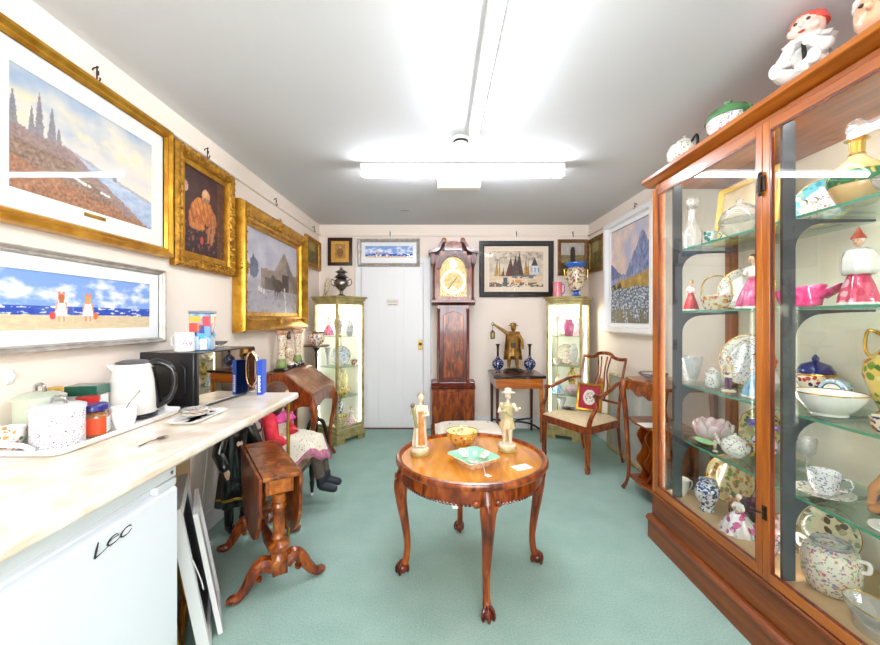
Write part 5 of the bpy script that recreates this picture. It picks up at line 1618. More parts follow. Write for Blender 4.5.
# ------------------------------------------------------------------ on the round table
TT0 = .5928
CR = C('ivory_bisque', '#EBDCC4', .4, col2='#DCC6A6', scale=30)
def classical(name, label, loc, h, rz, male):
    k = h
    t = thing(name, label, 'figurine', loc, rz, 'figurines on the round table')
    MB().lathe([(.145 * k, 0), (.15 * k, .02 * k), (.146 * k, .05 * k), (.14 * k, .06 * k)], 28).build('base_band', C('olive_gilt_band', '#A9975A', .35), t)
    MB().lathe([(.14 * k, .0605 * k), (.142 * k, .09 * k), (.12 * k, .12 * k), (.05 * k, .135 * k)], 28).build('base', CR, t)
    q = MB()
    for s in (-1, 1):
        fx, fy = s * .05 * k, (-.03 if s > 0 else .02) * k
        q.cap((s * .045 * k, 0, .50 * k), (fx, fy - .01 * k, .31 * k), .055 * k, .04 * k)
        q.cap((fx, fy - .01 * k, .31 * k), (fx, fy + .01 * k, .15 * k), .04 * k, .026 * k)
        q.cap((fx, fy + .01 * k, .145 * k), (fx, fy - .05 * k, .135 * k), .026 * k, .02 * k)
    q.ell((0, 0, .53 * k), (.075 * k, .06 * k, .07 * k)); q.ell((.005 * k, 0, .66 * k), (.078 * k, .06 * k, .11 * k))
    q.cap((.005 * k, 0, .74 * k), (.01 * k, -.005 * k, .81 * k), .034 * k, .028 * k)
    q.ell((.015 * k, -.015 * k, .885 * k), (.052 * k, .058 * k, .066 * k), 14, 10)
    q.ell((.015 * k, -.072 * k, .878 * k), (.009 * k, .013 * k, .012 * k), 8, 5)
    if male:
        arms = [((-.09, 0, .74), (-.13, -.02, .62), (-.03, -.11, .66)), ((.10, 0, .74), (.15, .0, .65), (.20, -.06, .70))]
    else:
        arms = [((-.085, 0, .73), (-.14, -.01, .64), (-.13, -.08, .74)), ((.095, 0, .73), (.13, -.03, .61), (.03, -.11, .62))]
    for a, b_, c in arms:
        a, b_, c = [Vector(p) * k for p in (a, b_, c)]
        q.cap(a, b_, .032 * k, .026 * k); q.cap(b_, c, .025 * k, .018 * k); q.ell(tuple(c), (.023 * k, .022 * k, .024 * k), 8, 6)
    q.build('body', CR, t, remesh=.0036)
    if male:
        MB().lathe([(.13 * k, .36 * k), (.125 * k, .40 * k), (.082 * k, .55 * k), (.092 * k, .66 * k), (.098 * k, .72 * k), (.05 * k, .77 * k)], 30, ey=.78, mod=lambda a, z: 1 + .07 * math.sin(9 * a) * (z < .54 * k)).build('tunic', C('pale_olive_tunic', '#D3C49A', .4, col2='#BBA878', scale=25), t)
        MB().tube(bez([(-.095 * k, -.05 * k, .72 * k), (-.02 * k, -.085 * k, .64 * k), (.08 * k, -.07 * k, .55 * k)], 6), .016 * k, 8).build('sash', C('sage_sash', '#9AA06A', .4), t)
        MB().lathe([(.105 * k, .935 * k), (.11 * k, .945 * k), (.06 * k, .955 * k), (.055 * k, 1.0 * k), (.02 * k, 1.012 * k)], 24, (.015 * k, -.005 * k, -.005 * k)).build('hat', CR, t)
        MB().lathe([(.05 * k, .125 * k), (.045 * k, .2 * k), (.05 * k, .42 * k), (.03 * k, .44 * k)], 12, (-.03 * k, .07 * k, 0), mod=lambda a, z: 1 + .12 * math.sin(3 * a + 20 * z)).build('tree_stump', C('bark_glaze', '#C9AE84', .5), t)
    else:
        MB().lathe([(.12 * k, .14 * k), (.118 * k, .2 * k), (.09 * k, .42 * k), (.075 * k, .58 * k), (.09 * k, .69 * k), (.06 * k, .765 * k)], 32, ey=.8, mod=lambda a, z: 1 + .08 * math.sin(8 * a + 6 * z)).build('robe', CR, t)
        MB().lathe([(.124 * k, .17 * k), (.122 * k, .2 * k), (.097 * k, .42 * k), (.083 * k, .58 * k), (.097 * k, .68 * k)], 20, (.008 * k, -.012 * k, 0), ex=.62, ey=.82, mod=lambda a, z: 1 + .08 * math.sin(6 * a + 6 * z)).build('orange_drape', C('apricot_drape', '#C9773A', .4, col2='#D99A5E', scale=25), t)
        MB().tube(bez([(-.13 * k, -.09 * k, .76 * k), (-.10 * k, -.10 * k, .6 * k), (-.06 * k, -.1 * k, .44 * k)], 6), .022 * k, 8).build('green_scarf', C('moss_scarf', '#8E9460', .45), t)
        MB().ell((-.13 * k, -.10 * k, .785 * k), (.035 * k, .03 * k, .04 * k), 10, 7).build('water_jar', C('dark_jar', '#6A5440', .4), t)
    MB().ell((.015 * k, .015 * k, .905 * k), (.057 * k, .055 * k, .058 * k), 14, 9).build('hair', C('umber_hair', '#9A7448', .45), t)
    return t
classical('draped_figurine', 'cream figurine of a woman in an orange drape, left on the round table', (-.108, 2.105, TT0), .345, .2, False)
classical('hatted_figurine', 'cream figurine of a hatted man in a tunic, right on the round table', (.372, 2.165, TT0), .345, -.25, True)
bowl('gilt_bowl', 'round gilt and floral china bowl on the round table behind the green dish', (.125, 2.235, TT0), .093, .088, floral('amber_gilt_china', '#D9A84E', ['#B4463A', '#7A4AA0', '#F0DCA0', '#B98A30'], 26, .45), floral('ivory_inside', '#F1E2A6', ['#D9A84E', '#C98A6A', '#A9B060'], 22, .4))
t = thing('square_dish', 'square mint green floral dish with a price tag at the centre of the round table', 'dish', (.168, 1.965, TT0), math.radians(33))
def sqd(z, w, l, r):
    return [(x, y, z) for x, y in rr(w, l, r)]
q = MB(); loft(q, [sqd(0, .12, .13, .02), sqd(.008, .13, .14, .02), sqd(.044, .20, .215, .03), sqd(.046, .197, .212, .03)], True, False)
q.build('outside', floral('ivory_outside', '#EFE6D2', ['#C9A85A', '#D98A8A', '#8AB08A'], 30, .35), t)
q = MB(); loft(q, [sqd(.046, .197, .212, .03), sqd(.012, .128, .138, .02), sqd(.010, .01, .01, .004)], False, True)
q.build('inside', C('mint_glaze', '#7FCBA0'), t)
for x, y in ((0, .0), (.062, .0), (-.062, .0), (0, .07), (0, -.07)):
    q = MB()
    n_ = Vector((-x, -y, .1)).normalized() if (x or y) else Vector((0, 0, 1))
    zc = .0125 if not (x or y) else .0325
    q.T = Matrix.Translation(Vector((x * 1.18, y * 1.2, zc)) + n_ * .002) @ n_.to_track_quat('Z', 'Y').to_matrix().to_4x4()
    q.lathe([(.0, .0), (.024, .0), (.026, -.001)], 20, cap=False, ey=1.1)
    q.build('flower_panel', FMulti if (x or y) else FW, t)
tg = MB().prism([(-.012, -.02), (.012, -.02), (.012, .006), (0, .016), (-.012, .006)], 0, .0012, 'z').build('price_tag', plain('paper_tag', '#F3F0E6'), t, loc=(-.04, -.155, .002))
MB().tube(bez([(-.04, -.142, .003), (-.03, -.12, .02), (-.03, -.107, .043), (-.03, -.09, .036)], 5), .001, 6).build('string', M_whitep, t)
tag(MB().prism([(-.045, -.03), (.045, -.03), (.045, .03), (-.045, .03)], 0, .0025, 'z').build('white_card', plain('white_paper', '#F5F3EC'), loc=(.40, 1.915, TT0 + .0005)), 'blank white card lying near the right rim of the round table', 'card').rotation_euler = (0, 0, .45)

# ------------------------------------------------------------------ on the card table
CT = .7171
M_brz = plain('gilded_bronze', '#BC8C42', .38, metal=.55, col2='#7E5A28', scale=22, bump=.2)
M_brd = plain('dark_bronze', '#3E2E22', .4, metal=.55, col2='#241A14', scale=30)
k = .56
t = thing('watchman_statue', 'bronze statue of a cloaked man holding up a lantern on the card table', 'statue', (.83, 4.45, CT), -.1)
q = MB().lathe([(.20 * k, 0), (.20 * k, .03 * k), (.17 * k, .06 * k), (.08 * k, .075 * k)], 20, mod=lambda a, z: 1 + .08 * math.sin(5 * a + 1)).build('rock_base', M_brd, t)
q = MB()
for s in (-1, 1):
    q.cap((s * .05 * k, 0, .48 * k), (s * .075 * k, -.03 * k, .28 * k), .058 * k, .045 * k)
    q.cap((s * .075 * k, -.03 * k, .28 * k), (s * .085 * k, .0, .10 * k), .044 * k, .032 * k)
    q.cap((s * .085 * k, .0, .095 * k), (s * .10 * k, -.06 * k, .09 * k), .034 * k, .028 * k)
q.ell((0, 0, .53 * k), (.09 * k, .07 * k, .08 * k)); q.ell((0, 0, .68 * k), (.095 * k, .07 * k, .13 * k))
q.cap((0, 0, .78 * k), (.005 * k, -.02 * k, .84 * k), .04 * k, .034 * k)
q.ell((.008 * k, -.03 * k, .90 * k), (.058 * k, .064 * k, .07 * k), 14, 10)
q.ell((.008 * k, -.095 * k, .89 * k), (.011 * k, .016 * k, .014 * k), 8, 5)
q.cap((-.10 * k, 0, .77 * k), (-.22 * k, -.02 * k, .86 * k), .042 * k, .034 * k)
q.cap((-.22 * k, -.02 * k, .86 * k), (-.36 * k, -.04 * k, .95 * k), .032 * k, .024 * k)
q.ell((-.385 * k, -.045 * k, .965 * k), (.03 * k, .026 * k, .028 * k), 9, 7)
q.cap((.10 * k, 0, .77 * k), (.18 * k, .0, .64 * k), .042 * k, .036 * k)
q.cap((.18 * k, .0, .64 * k), (.19 * k, -.07 * k, .52 * k), .034 * k, .025 * k)
q.ell((.19 * k, -.085 * k, .495 * k), (.026 * k, .026 * k, .032 * k), 9, 7)
q.build('body', M_brz, t, remesh=.0055)
MB().lathe([(.135 * k, .33 * k), (.13 * k, .36 * k), (.10 * k, .54 * k), (.12 * k, .68 * k), (.125 * k, .76 * k), (.06 * k, .82 * k)], 30, ey=.8, mod=lambda a, z: 1 + .07 * math.sin(8 * a + 5 * z)).build('coat', M_brz, t)
MB().surf(lambda u, v: ((.115 + .045 * (1 - v)) * k * math.cos(PI * u) * 1.15, (.03 + .10 * math.sin(PI * u) * (1.1 - .4 * v)) * k, (.24 + .58 * v) * k), 24, 10).build('cloak', M_brz, t, solid=.006)
MB().box(-.045 * k, .045 * k, -.105 * k, -.085 * k, .50 * k, .60 * k).build('satchel', M_brd, t, bevel=.006)
MB().lathe([(.10 * k, .935 * k), (.105 * k, .945 * k), (.062 * k, .955 * k), (.06 * k, .99 * k), (.03 * k, 1.005 * k)], 22, (.008 * k, -.015 * k, 0)).build('hat', M_brz, t)
ln = MB()
lx, ly = -.41 * k, -.05 * k
ln.tube([(lx + .02 * k * math.cos(a), ly, .975 * k + .035 * k * math.sin(a)) for a in [2 * PI * i / 14 for i in range(14)]], .006 * k, 6, closed=True)
ln.tube([(lx, ly, .94 * k), (lx, ly, .845 * k)], .005 * k, 6)
ln.lathe([(.012 * k, .85 * k), (.045 * k, .81 * k), (.045 * k, .80 * k)], 6, (lx, ly, 0))
ln.lathe([(.045 * k, .70 * k), (.05 * k, .69 * k), (.03 * k, .675 * k)], 6, (lx, ly, 0))
for i in range(6):
    a = 2 * PI * i / 6
    ln.tube([(lx + .04 * k * math.cos(a), ly + .04 * k * math.sin(a), .80 * k), (lx + .04 * k * math.cos(a), ly + .04 * k * math.sin(a), .70 * k)], .006 * k, 6)
ln = ln.build('lantern', M_brd, t)
MB().lathe([(.034 * k, .702 * k), (.034 * k, .798 * k)], 12, (lx, ly, 0)).build('lantern_glass', C('amber_lantern', '#D9B85A', .2), ln)
vp = [(.040, 0), (.042, .006), (.020, .02), (.022, .03), (.060, .075), (.066, .105), (.058, .135), (.022, .165), (.013, .19), (.012, .26), (.015, .30), (.026, .325), (.022, .325)]
for x, y, sd in ((.645, 4.36, 'left'), (1.0, 4.36, 'right')):
    t = thing('bottle_vase', 'navy and white long necked vase %s of the bronze lantern statue' % sd, 'vase', (x, y, CT), 0, 'pair of navy vases on the card table')
    MB().lathe(vp[:9], 28).build('body', FNavy, t)
    MB().lathe([(.0125, .1905)] + vp[9:], 20).build('neck', M_brd, t)
    MB().lathe([(.043, .0), (.044, .003), (.04, .009)], 24, cap=False).build('foot_ring', M_brass, t)

# ------------------------------------------------------------------ on the desk
DK = .8765
for x, y, hh, lab in ((-1.362, 3.36, .345, 'tall cream floral vase with green foot nearest on the slope front desk'), (-1.362, 3.74, .345, 'tall cream floral vase with green foot farthest on the slope front desk')):
    t = thing('tall_vase', lab, 'vase', (x, y, DK), 0, 'pair of tall vases on the desk')
    MB().box(-.05, .05, -.045, .045, 0, .022).build('black_plinth', M_black, t, bevel=.003)
    MB().lathe([(.042, .0225), (.046, .03), (.04, .07), (.032, .10)], 24).build('green_foot', C('moss_glaze', '#9FB06A', .2, col2='#6E8A46', scale=20), t)
    MB().lathe([(.031, .1005), (.028, .16), (.03, .24), (.036, .30), (.034, .305)], 24).build('body', floral('cream_rose_china', '#F3E6CE', ['#D9603A', '#C9506A', '#8A9A5A', '#E3A04A', '#8A4A30'], 44, .42), t)
    MB().lathe([(.036, .3055), (.046, .325), (.052, .340), (.044, .345), (.035, .32)], 24, mod=lambda a, z: 1 + .07 * math.sin(6 * a)).build('rim', C('terracotta_glaze', '#C9623A', .2, col2='#E8C8A8', scale=30), t)
t = thing('mantel_ornament', 'figural floral ornament on a black base between the two tall desk vases', 'ornament', (-1.373, 3.55, DK), PI / 2)
MB().box(-.07, .07, -.04, .04, 0, .02).build('base', M_black, t, bevel=.003)
MB().lathe([(.03, .0205), (.05, .03), (.03, .06), (.045, .10), (.058, .15), (.05, .19), (.02, .215), (.022, .25), (.012, .26)], 22).build('body', floral('cream_rose_china', '#F3E6CE', ['#D9603A']), t)
q = MB()
for i in range(9):
    a = 2 * PI * i / 9
    q.ell((.05 * math.cos(a), .032 * math.sin(a), .035 + .012 * (i % 2)), (.016, .014, .014), 8, 6)
q.build('modelled_flowers', FMulti, t)
for s in (-1, 1):
    loop_handle(M_gilt, t, [(s * .045, 0, .19), (s * .08, 0, .18), (s * .085, 0, .13), (s * .055, 0, .10)], .005)
MB().lathe([(.014, .2605), (.022, .28), (.012, .31), (.018, .325), (.004, .335)], 16).build('finial', C('umber_glaze', '#5A3422', .3), t)
q = MB()
q.cap((-.075, -.02, .0), (-.075, -.02, .03), .012, .012)
t2 = thing('cat_ornament', 'small black and white ornament lying on the desk top beside the far tall vase', 'ornament', (-1.335, 3.66, DK + .0005), .3)
q = MB(); q.ell((0, 0, .022), (.045, .025, .022)); q.ell((.045, 0, .034), (.02, .018, .018)); q.cap((-.04, 0, .02), (-.06, .02, .01), .008, .006)
q.build('body', floral('black_white_glaze', '#16161A', ['#EDEDED', '#16161A'], 30, .5), t2, remesh=.003)

# ------------------------------------------------------------------ on the torchere
t = thing('imari_bowl', 'red and cream patterned bowl on the slim pedestal stand', 'bowl', (-1.27, 4.02, 1.0505))
MB().lathe([(.04, 0), (.045, .008), (.075, .04), (.085, .08), (.074, .108), (.084, .13), (.08, .13), (.07, .105)], 30).build('body', FIm, t)
MB().lathe([(.072, .112), (.0875, .131), (.0835, .136), (.07, .12)], 30, cap=False).build('rim', C('umber_glaze', '#5A3422'), t)

# ------------------------------------------------------------------ corner display cabinets
E_strip = emit('display_lamp', '#FFFBEA', 6.5)
def corner_cabinet(label, loc, rz):
    t = thing('corner_display_cabinet', label, 'cabinet', loc, rz, 'corner display cabinets')
    W = .178
    for sx in (-1, 1):
        for sy in (-1, 1):
            MB().prism([(sx * .2, sy * .2), (sx * .09, sy * .2), (sx * .12, sy * .15), (sx * .15, sy * .12), (sx * .2, sy * .09)], 0, .045, 'z').build('bracket_foot', M_goldpale, t)
    MB().box(-.2, .2, -.2, .2, .0455, .10).box(-.19, .19, -.19, .19, .10, .14).build('plinth', M_goldpale, t, bevel=.006)
    MB().box(-W + .003, W - .003, -W + .003, W - .003, .1405, .152).build('floor_panel', plain('white_lining', '#F8F5E8', .6), t)
    for sx in (-1, 1):
        for sy in (-1, 1):
            MB().box(sx * W - .013, sx * W + .013, sy * W - .013, sy * W + .013, .1405, 1.50).build('post', M_goldpale, t, bevel=.004)
    for z0, z1 in ((.1525, .18), (1.475, 1.50)):
        MB().box(-W + .0135, W - .0135, -W - .008, -W + .008, z0, z1).build('glazing_rail', M_goldpale, t)
        MB().box(-W - .008, -W + .008, -W + .0135, W - .0135, z0, z1).build('glazing_rail', M_goldpale, t)
    MB().box(-W + .0135, W - .0135, -W - .002, -W + .002, .1805, 1.4745).build('front_glass', M_cabglass, t)
    MB().box(-W - .002, -W + .002, -W + .0135, W - .0135, .1805, 1.4745).build('side_glass', M_cabglass, t)
    MB().box(W - .006, W + .006, -W + .0135, W - .0135, .1525, 1.50).build('back_panel', plain('pearl_lining', '#FAF7EC', .45), t)
    MB().box(-W + .0135, W - .0135, W - .006, W + .006, .1525, 1.50).build('back_panel', plain('pearl_lining', '#FAF7EC', .45), t)
    MB().prism([(-.19, -.19), (.19, -.19), (.19, .19), (-.19, .19)], 1.5005, 1.52, 'z').box(-.205, .205, -.205, .205, 1.52, 1.545).box(-.22, .22, -.22, .22, 1.545, 1.565).build('cornice', M_goldpale, t, bevel=.008)
    MB().box(-.12, .12, -.12, .12, 1.492, 1.4995).build('lamp', E_strip, t)
    for px_, py_ in ((W - .022, -W + .024), (-W + .024, W - .022)):
        MB().tube([(px_, py_, .19), (px_, py_, 1.46)], .005, 10).build('glow_strip', E_strip, t)
    for z in (.48, .80, 1.13):
        MB().box(-W + .016, W - .01, -W + .016, W - .01, z - .003, z + .003).build('glass_shelf', M_shelf, t)
    return t
cabL, cabR = (-1.115, 4.325, 0), (1.452, 4.425, 0)
aL, aR = math.radians(54.6), math.radians(57.2)
corner_cabinet('tall gilt glazed cabinet full of china in the left far corner', cabL, aL)
corner_cabinet('tall gilt glazed cabinet full of china in the right far corner', cabR, aR)
def inside(cab, an, x, y, z):
    v = Matrix.Rotation(an, 3, 'Z') @ Vector((x, y, 0))
    return (cab[0] + v.x, cab[1] + v.y, z)
VP = {'baluster': [(.5, 0), (.5, .03), (.32, .1), (.8, .4), (1, .62), (.8, .8), (.4, .88), (.55, 1.0), (.48, 1.0)],
      'trumpet': [(.6, 0), (.55, .05), (.3, .12), (.34, .4), (.5, .7), (1, 1.0), (.92, 1.0)],
      'ginger': [(.6, 0), (.7, .05), (1, .45), (1.0, .62), (.6, .82), (.6, .86), (.66, .87), (.64, .94), (.1, 1.0)]}
FL1 = floral('cream_violet_china', '#F4EDE2', ['#7A5AB0', '#D98A4A', '#6A9A6A', '#C95A7A'], 40, .42)
FL2 = floral('pale_blue_china', '#E3ECF2', ['#3A5FA8', '#E0A0B0', '#F0C060'], 40, .42)
FL3 = floral('yellow_sprig_china', '#F4E6B0', ['#D9603A', '#7A9A4A', '#C98A2A'], 40, .42)
def fill(cab, an, side, spec):
    for z, kind, x, y, w_, h_, mat, words in spec:
        w_, h_ = w_ * 1.08, h_ * 1.22
        loc = inside(cab, an, x, y, z)
        lab = '%s in the %s corner cabinet, %s' % (words, side, {.1525: 'on its floor', .4835: 'on the lowest glass shelf', .8035: 'on the middle glass shelf', 1.1335: 'on the top glass shelf'}[z])
        if kind == 'plate':
            plate('display_plate', lab, loc, an - .9, w_, mat, mat)
        elif kind == 'lady':
            lady('lady_figurine', lab, loc, h_, an - .9, mat, M_ceramic, M_hairf, wide=.27)
        elif kind == 'teapot':
            teapot('teapot', lab, loc, w_ * .36, mat, .6)
        elif kind == 'bowl':
            bowl('china_bowl', lab, loc, w_ / 2, h_, mat)
        elif kind == 'cup':
            cup('teacup', lab, loc, w_ * .3, h_, mat, 0, w_ / 2)
        else:
            t = thing('china_vase', lab, 'vase', loc)
            MB().lathe(sc(VP[kind], w_ / 2, h_), 22).build('body', mat, t)
            MB().lathe([(w_ * .25, 0), (w_ * .26, .004), (w_ * .24, .01)], 22, cap=False).build('foot_ring', M_gilt, t)
f0, f1, f2, f3 = .1525, .4835, .8035, 1.1335
fill(cabL, aL, 'left', [
    (f3, 'baluster', -.09, -.09, .09, .19, FL1, 'cream violet-flowered vase'), (f3, 'ginger', .06, -.10, .09, .15, FL2, 'pale blue lidded jar'), (f3, 'lady', -.09, .07, .13, .18, M_pinkg, 'pink skirted lady'),
    (f2, 'plate', .02, .0, .20, 0, FL2, 'pale blue flowered plate'), (f2, 'cup', -.09, -.10, .11, .06, FW, 'white floral cup and saucer'), (f2, 'bowl', .11, -.12, .08, .05, FIm, 'red patterned bowl'), (f2, 'trumpet', -.11, .06, .08, .17, FW2, 'blue sprigged trumpet vase'),
    (f1, 'teapot', -.03, -.08, .17, 0, FYel, 'yellow fruit teapot'), (f1, 'baluster', .09, .03, .10, .22, FL3, 'yellow sprigged vase'), (f1, 'ginger', -.11, .07, .09, .16, FMulti, 'bright flowered lidded jar'),
    (f0, 'bowl', -.06, -.07, .17, .10, FL3, 'yellow sprigged bowl'), (f0, 'lady', .08, -.10, .12, .17, FPink, 'pink flowered lady'), (f0, 'baluster', .04, .07, .12, .24, FCob, 'cobalt blue vase')])
fill(cabR, aR, 'right', [
    (f3, 'ginger', -.09, -.03, .11, .16, M_pinkg, 'pink lidded jar'), (f3, 'plate', .05, .04, .19, 0, FPink, 'pink flowered plate'), (f3, 'lady', .02, -.11, .12, .17, M_lotus, 'pale pink skirted lady'), (f3, 'trumpet', -.11, .10, .07, .18, M_ceramic, 'plain white trumpet vase'),
    (f2, 'baluster', -.09, -.08, .09, .20, FW, 'white floral vase'), (f2, 'plate', .04, .03, .21, 0, FMulti, 'bright flowered plate'), (f2, 'cup', .08, -.12, .10, .055, FL2, 'pale blue cup and saucer'), (f2, 'bowl', -.10, .09, .10, .06, FL1, 'cream violet-flowered bowl'),
    (f1, 'teapot', -.05, -.05, .17, 0, FPink, 'pink flowered teapot'), (f1, 'baluster', .10, -.02, .10, .23, FYel, 'yellow fruit vase'), (f1, 'lady', -.06, .10, .12, .18, M_blug, 'blue skirted lady'),
    (f0, 'ginger', -.09, -.07, .11, .18, FW2, 'blue sprigged lidded jar'), (f0, 'bowl', .07, -.09, .14, .08, FCob, 'cobalt blue bowl'), (f0, 'trumpet', .0, .08, .11, .22, FL2, 'pale blue trumpet vase')])

# on top of the corner cabinets
CTOP = 1.5655
t = thing('silver_urn', 'dark silver lidded urn on the left corner cabinet', 'urn', (-1.085, 4.30, CTOP))
M_sil = plain('tarnished_silver', '#9A938C', .22, metal=.85, col2='#6A625E', scale=18)
MB().lathe([(.05, 0), (.052, .01), (.02, .03), (.018, .06), (.03, .075), (.075, .12), (.08, .155), (.06, .19), (.045, .20)], 28).build('body', M_sil, t)
MB().lathe([(.052, .2005), (.075, .21), (.05, .235), (.035, .245), (.045, .26), (.07, .27), (.04, .285), (.015, .30), (.018, .315), (.004, .325)], 28, mod=lambda a, z: 1 + .06 * math.sin(10 * a)).build('lid', M_sil, t)
for s in (-1, 1):
    loop_handle(M_sil, t, [(s * .07, 0, .175), (s * .105, 0, .19), (s * .11, 0, .14), (s * .07, 0, .115)], .005)
t = thing('bird_ornament', 'speckled brown bird ornament at the left end of the left corner cabinet', 'ornament', (-1.255, 4.31, CTOP), -.5)
q = MB(); q.cap((0, 0, .07), (.02, 0, .14), .028, .032); q.ell((.03, 0, .18), (.028, .026, .028)); q.cap((-.005, 0, .06), (-.045, 0, .012), .014, .008); q.cap((.055, 0, .178), (.072, 0, .172), .007, .003); q.cap((0, .01, .05), (.005, .012, .004), .007, .006); q.cap((0, -.01, .05), (.005, -.012, .004), .007, .006)
q.build('body', floral('speckled_feather', '#E8D8B8', ['#8A5A30', '#5A3A20', '#B98A4A'], 55, .5, .5, .1), t, remesh=.0035)
MB().lathe([(.03, 0), (.03, .006), (.0, .008)], 14).build('stand', M_brd, t)
t = thing('porcelain_urn', 'large pictorial urn with blue rim and foot on the right corner cabinet', 'urn', (1.535, 4.41, CTOP))
M_ultra = C('ultramarine_glaze', '#2E6AC8', .15)
MB().lathe([(.06, 0), (.062, .012), (.03, .03), (.028, .06), (.05, .075)], 28).build('foot', M_ultra, t)
MB().lathe([(.05, .0755), (.085, .13), (.105, .22), (.108, .29), (.09, .325), (.085, .33)], 32).build('body', floral('pictorial_porcelain', '#EFE0C6', ['#B45A3A', '#6A4A3A', '#C9A04A', '#7A8A5A', '#D9B48A', '#8A5A6A'], 20, .52), t)
MB().lathe([(.085, .3305), (.095, .345), (.12, .37), (.12, .385), (.085, .385)], 32).build('rim', M_ultra, t)
for s in (-1, 1):
    loop_handle(M_gilt, t, [(s * .095, 0, .32), (s * .13, 0, .31), (s * .125, 0, .22), (s * .10, 0, .2)], .007)
t = thing('pink_jug', 'pink banded jug beside the pictorial urn on the right corner cabinet', 'jug', (1.322, 4.40, CTOP), .3)
MB().lathe([(.05, 0), (.052, .006), (.046, .08), (.048, .16), (.05, .168), (.045, .168), (.04, .02)], 26).build('body', C('coral_glaze', '#E8748A', .2, col2='#F0A8A0', scale=9), t)
loop_handle(C('pink_glaze', '#D6337E'), t, [(.045, 0, .14), (.085, 0, .145), (.088, 0, .06), (.047, 0, .035)], .006)
MB().prism([(-.04, .15), (-.068, .168), (-.04, .168)], -.014, .014, 'y').build('lip', C('pink_glaze', '#D6337E'), t, bevel=.003)

# ------------------------------------------------------------------ the big glazed cabinet
BY0, BY1 = .70, 2.365
t = bc = thing('glazed_display_cabinet', 'large oak glazed display cabinet along the right wall', 'cabinet', (0, 0, 0))
XB = 1.782
MB().box(1.262, XB, BY0 - .02, 2.378, 0, .105).prism([(1.262, .1055), (1.254, .108), (1.252, .122), (1.262, .135), (1.275, .14), (XB, .14), (XB, .1055)], BY0 - .02, 2.385, 'y').build('plinth', M_oakd, t, bevel=.003)
MB().box(1.283, XB, BY0, 2.368, .1405, .262).prism([(1.283, .2625), (1.272, .268), (1.276, .282), (1.292, .29), (XB, .29), (XB, .2625)], BY0 - .005, 2.375, 'y').build('base_tier', M_oakd, t, bevel=.003)
MB().box(1.335, XB - .012, BY0 + .02, 2.34, .2905, .298).build('floor_board', plain('pale_cabinet_floor', '#D8B488', .5, col2='#CDA678', scale=12), t)
MB().box(XB - .010, XB, BY0, 2.365, .2905, 2.105).build('back_panel', plain('ivory_lining', '#EFE9D8', .7), t)
for y0, y1 in ((2.31, 2.365), (BY0, BY0 + .055)):
    MB().box(1.302, 1.332, y0, y1, .2905, 2.125).build('corner_post', M_oak, t, bevel=.003)
    MB().box(XB - .06, XB - .0105, y0 + .01, y1 - (.0 if y0 > 1 else .01), .2905, 2.105).build('rear_post', M_oak, t, bevel=.003)
MB().box(1.3325, XB - .0605, 2.340, 2.346, .2985, 2.105).build('side_glass', M_cabglass, t)
MB().box(1.3325, XB - .0605, BY0 + .03, BY0 + .036, .2985, 2.105).build('side_glass', M_cabglass, t)
MB().box(1.302, 1.332, BY0 + .056, 2.309, 2.092, 2.125).build('head_rail', M_oakh, t, bevel=.002)
MB().box(1.333, XB, BY0, 2.365, 2.106, 2.125).build('roof_board', M_oakh, t)
MB().box(1.340, 1.372, BY0 + .1, 2.28, 2.099, 2.1055).build('glow_strip', emit('added_cabinet_glow', '#FFFAEE', 12), t)  # added light source hidden behind the top rail to brighten the china
MB().prism([(1.302, 2.1255), (1.282, 2.128), (1.266, 2.142), (1.246, 2.148), (1.246, 2.17), (XB, 2.17), (XB, 2.1255)], BY0 - .05, 2.425, 'y').build('cornice', M_oakh, t, bevel=.003)
def cdoor(y0, y1, sw0, sw1):
    z0, z1, X0, X1 = .292, 2.091, 1.279, 1.3015
    d = MB().box(X0, X1, y0, y0 + sw0, z0, z1).box(X0, X1, y1 - sw1, y1, z0, z1).build('door', M_oak, t, bevel=.0025)
    for za, zb in ((z0, z0 + .04), (z1 - .038, z1)):
        MB().box(X0 + .0005, X1, y0 + sw0 + .0003, y1 - sw1 - .0003, za, zb).build('door_rail', M_oakh, d, bevel=.0025)
    MB().box(X0 + .012, X0 + .015, y0 + sw0 + .0005, y1 - sw1 - .0005, z0 + .0405, z1 - .0385).build('door_glass', M_cabglass, d)
    ya, yb = y0 + sw0 + .0004, y1 - sw1 - .0004
    for bx in ((ya, ya + .006, z0 + .0404, z1 - .0384), (yb - .006, yb, z0 + .0404, z1 - .0384), (ya + .0062, yb - .0062, z0 + .0404, z0 + .0464), (ya + .0062, yb - .0062, z1 - .0444, z1 - .0384)):
        MB().box(X0 + .002, X0 + .0115, bx[0], bx[1], bx[2], bx[3]).build('glazing_bead', M_mahog, d)
    return d
d1 = cdoor(1.553, 2.355, .030, .052)
d2 = cdoor(.712, 1.551, .052, .033)
q = MB().box(1.272, 1.2788, 1.534, 1.575, 1.825, 1.885).tube([(1.268, 1.553, 1.82), (1.268, 1.553, 1.89)], .006, 8)
for zz in (1.815, 1.895):
    q.ell((1.27, 1.553, zz), (.006, .011, .009), 10, 6)
q.build('catch', M_brd, d2, bevel=.0015)
q = MB().box(1.274, 1.2788, 1.530, 1.548, .53, .585).tube(bez([(1.276, 1.541, .558), (1.262, 1.541, .558), (1.256, 1.56, .556), (1.258, 1.585, .552)], 5), .005, 8)
q.build('turn_handle', M_brd, d2)
M_steel = plain('gunmetal_strip', '#565B63', .45, metal=.3, col2='#474C54', scale=10)
SHZ = (1.715, 1.362, .945, .628)
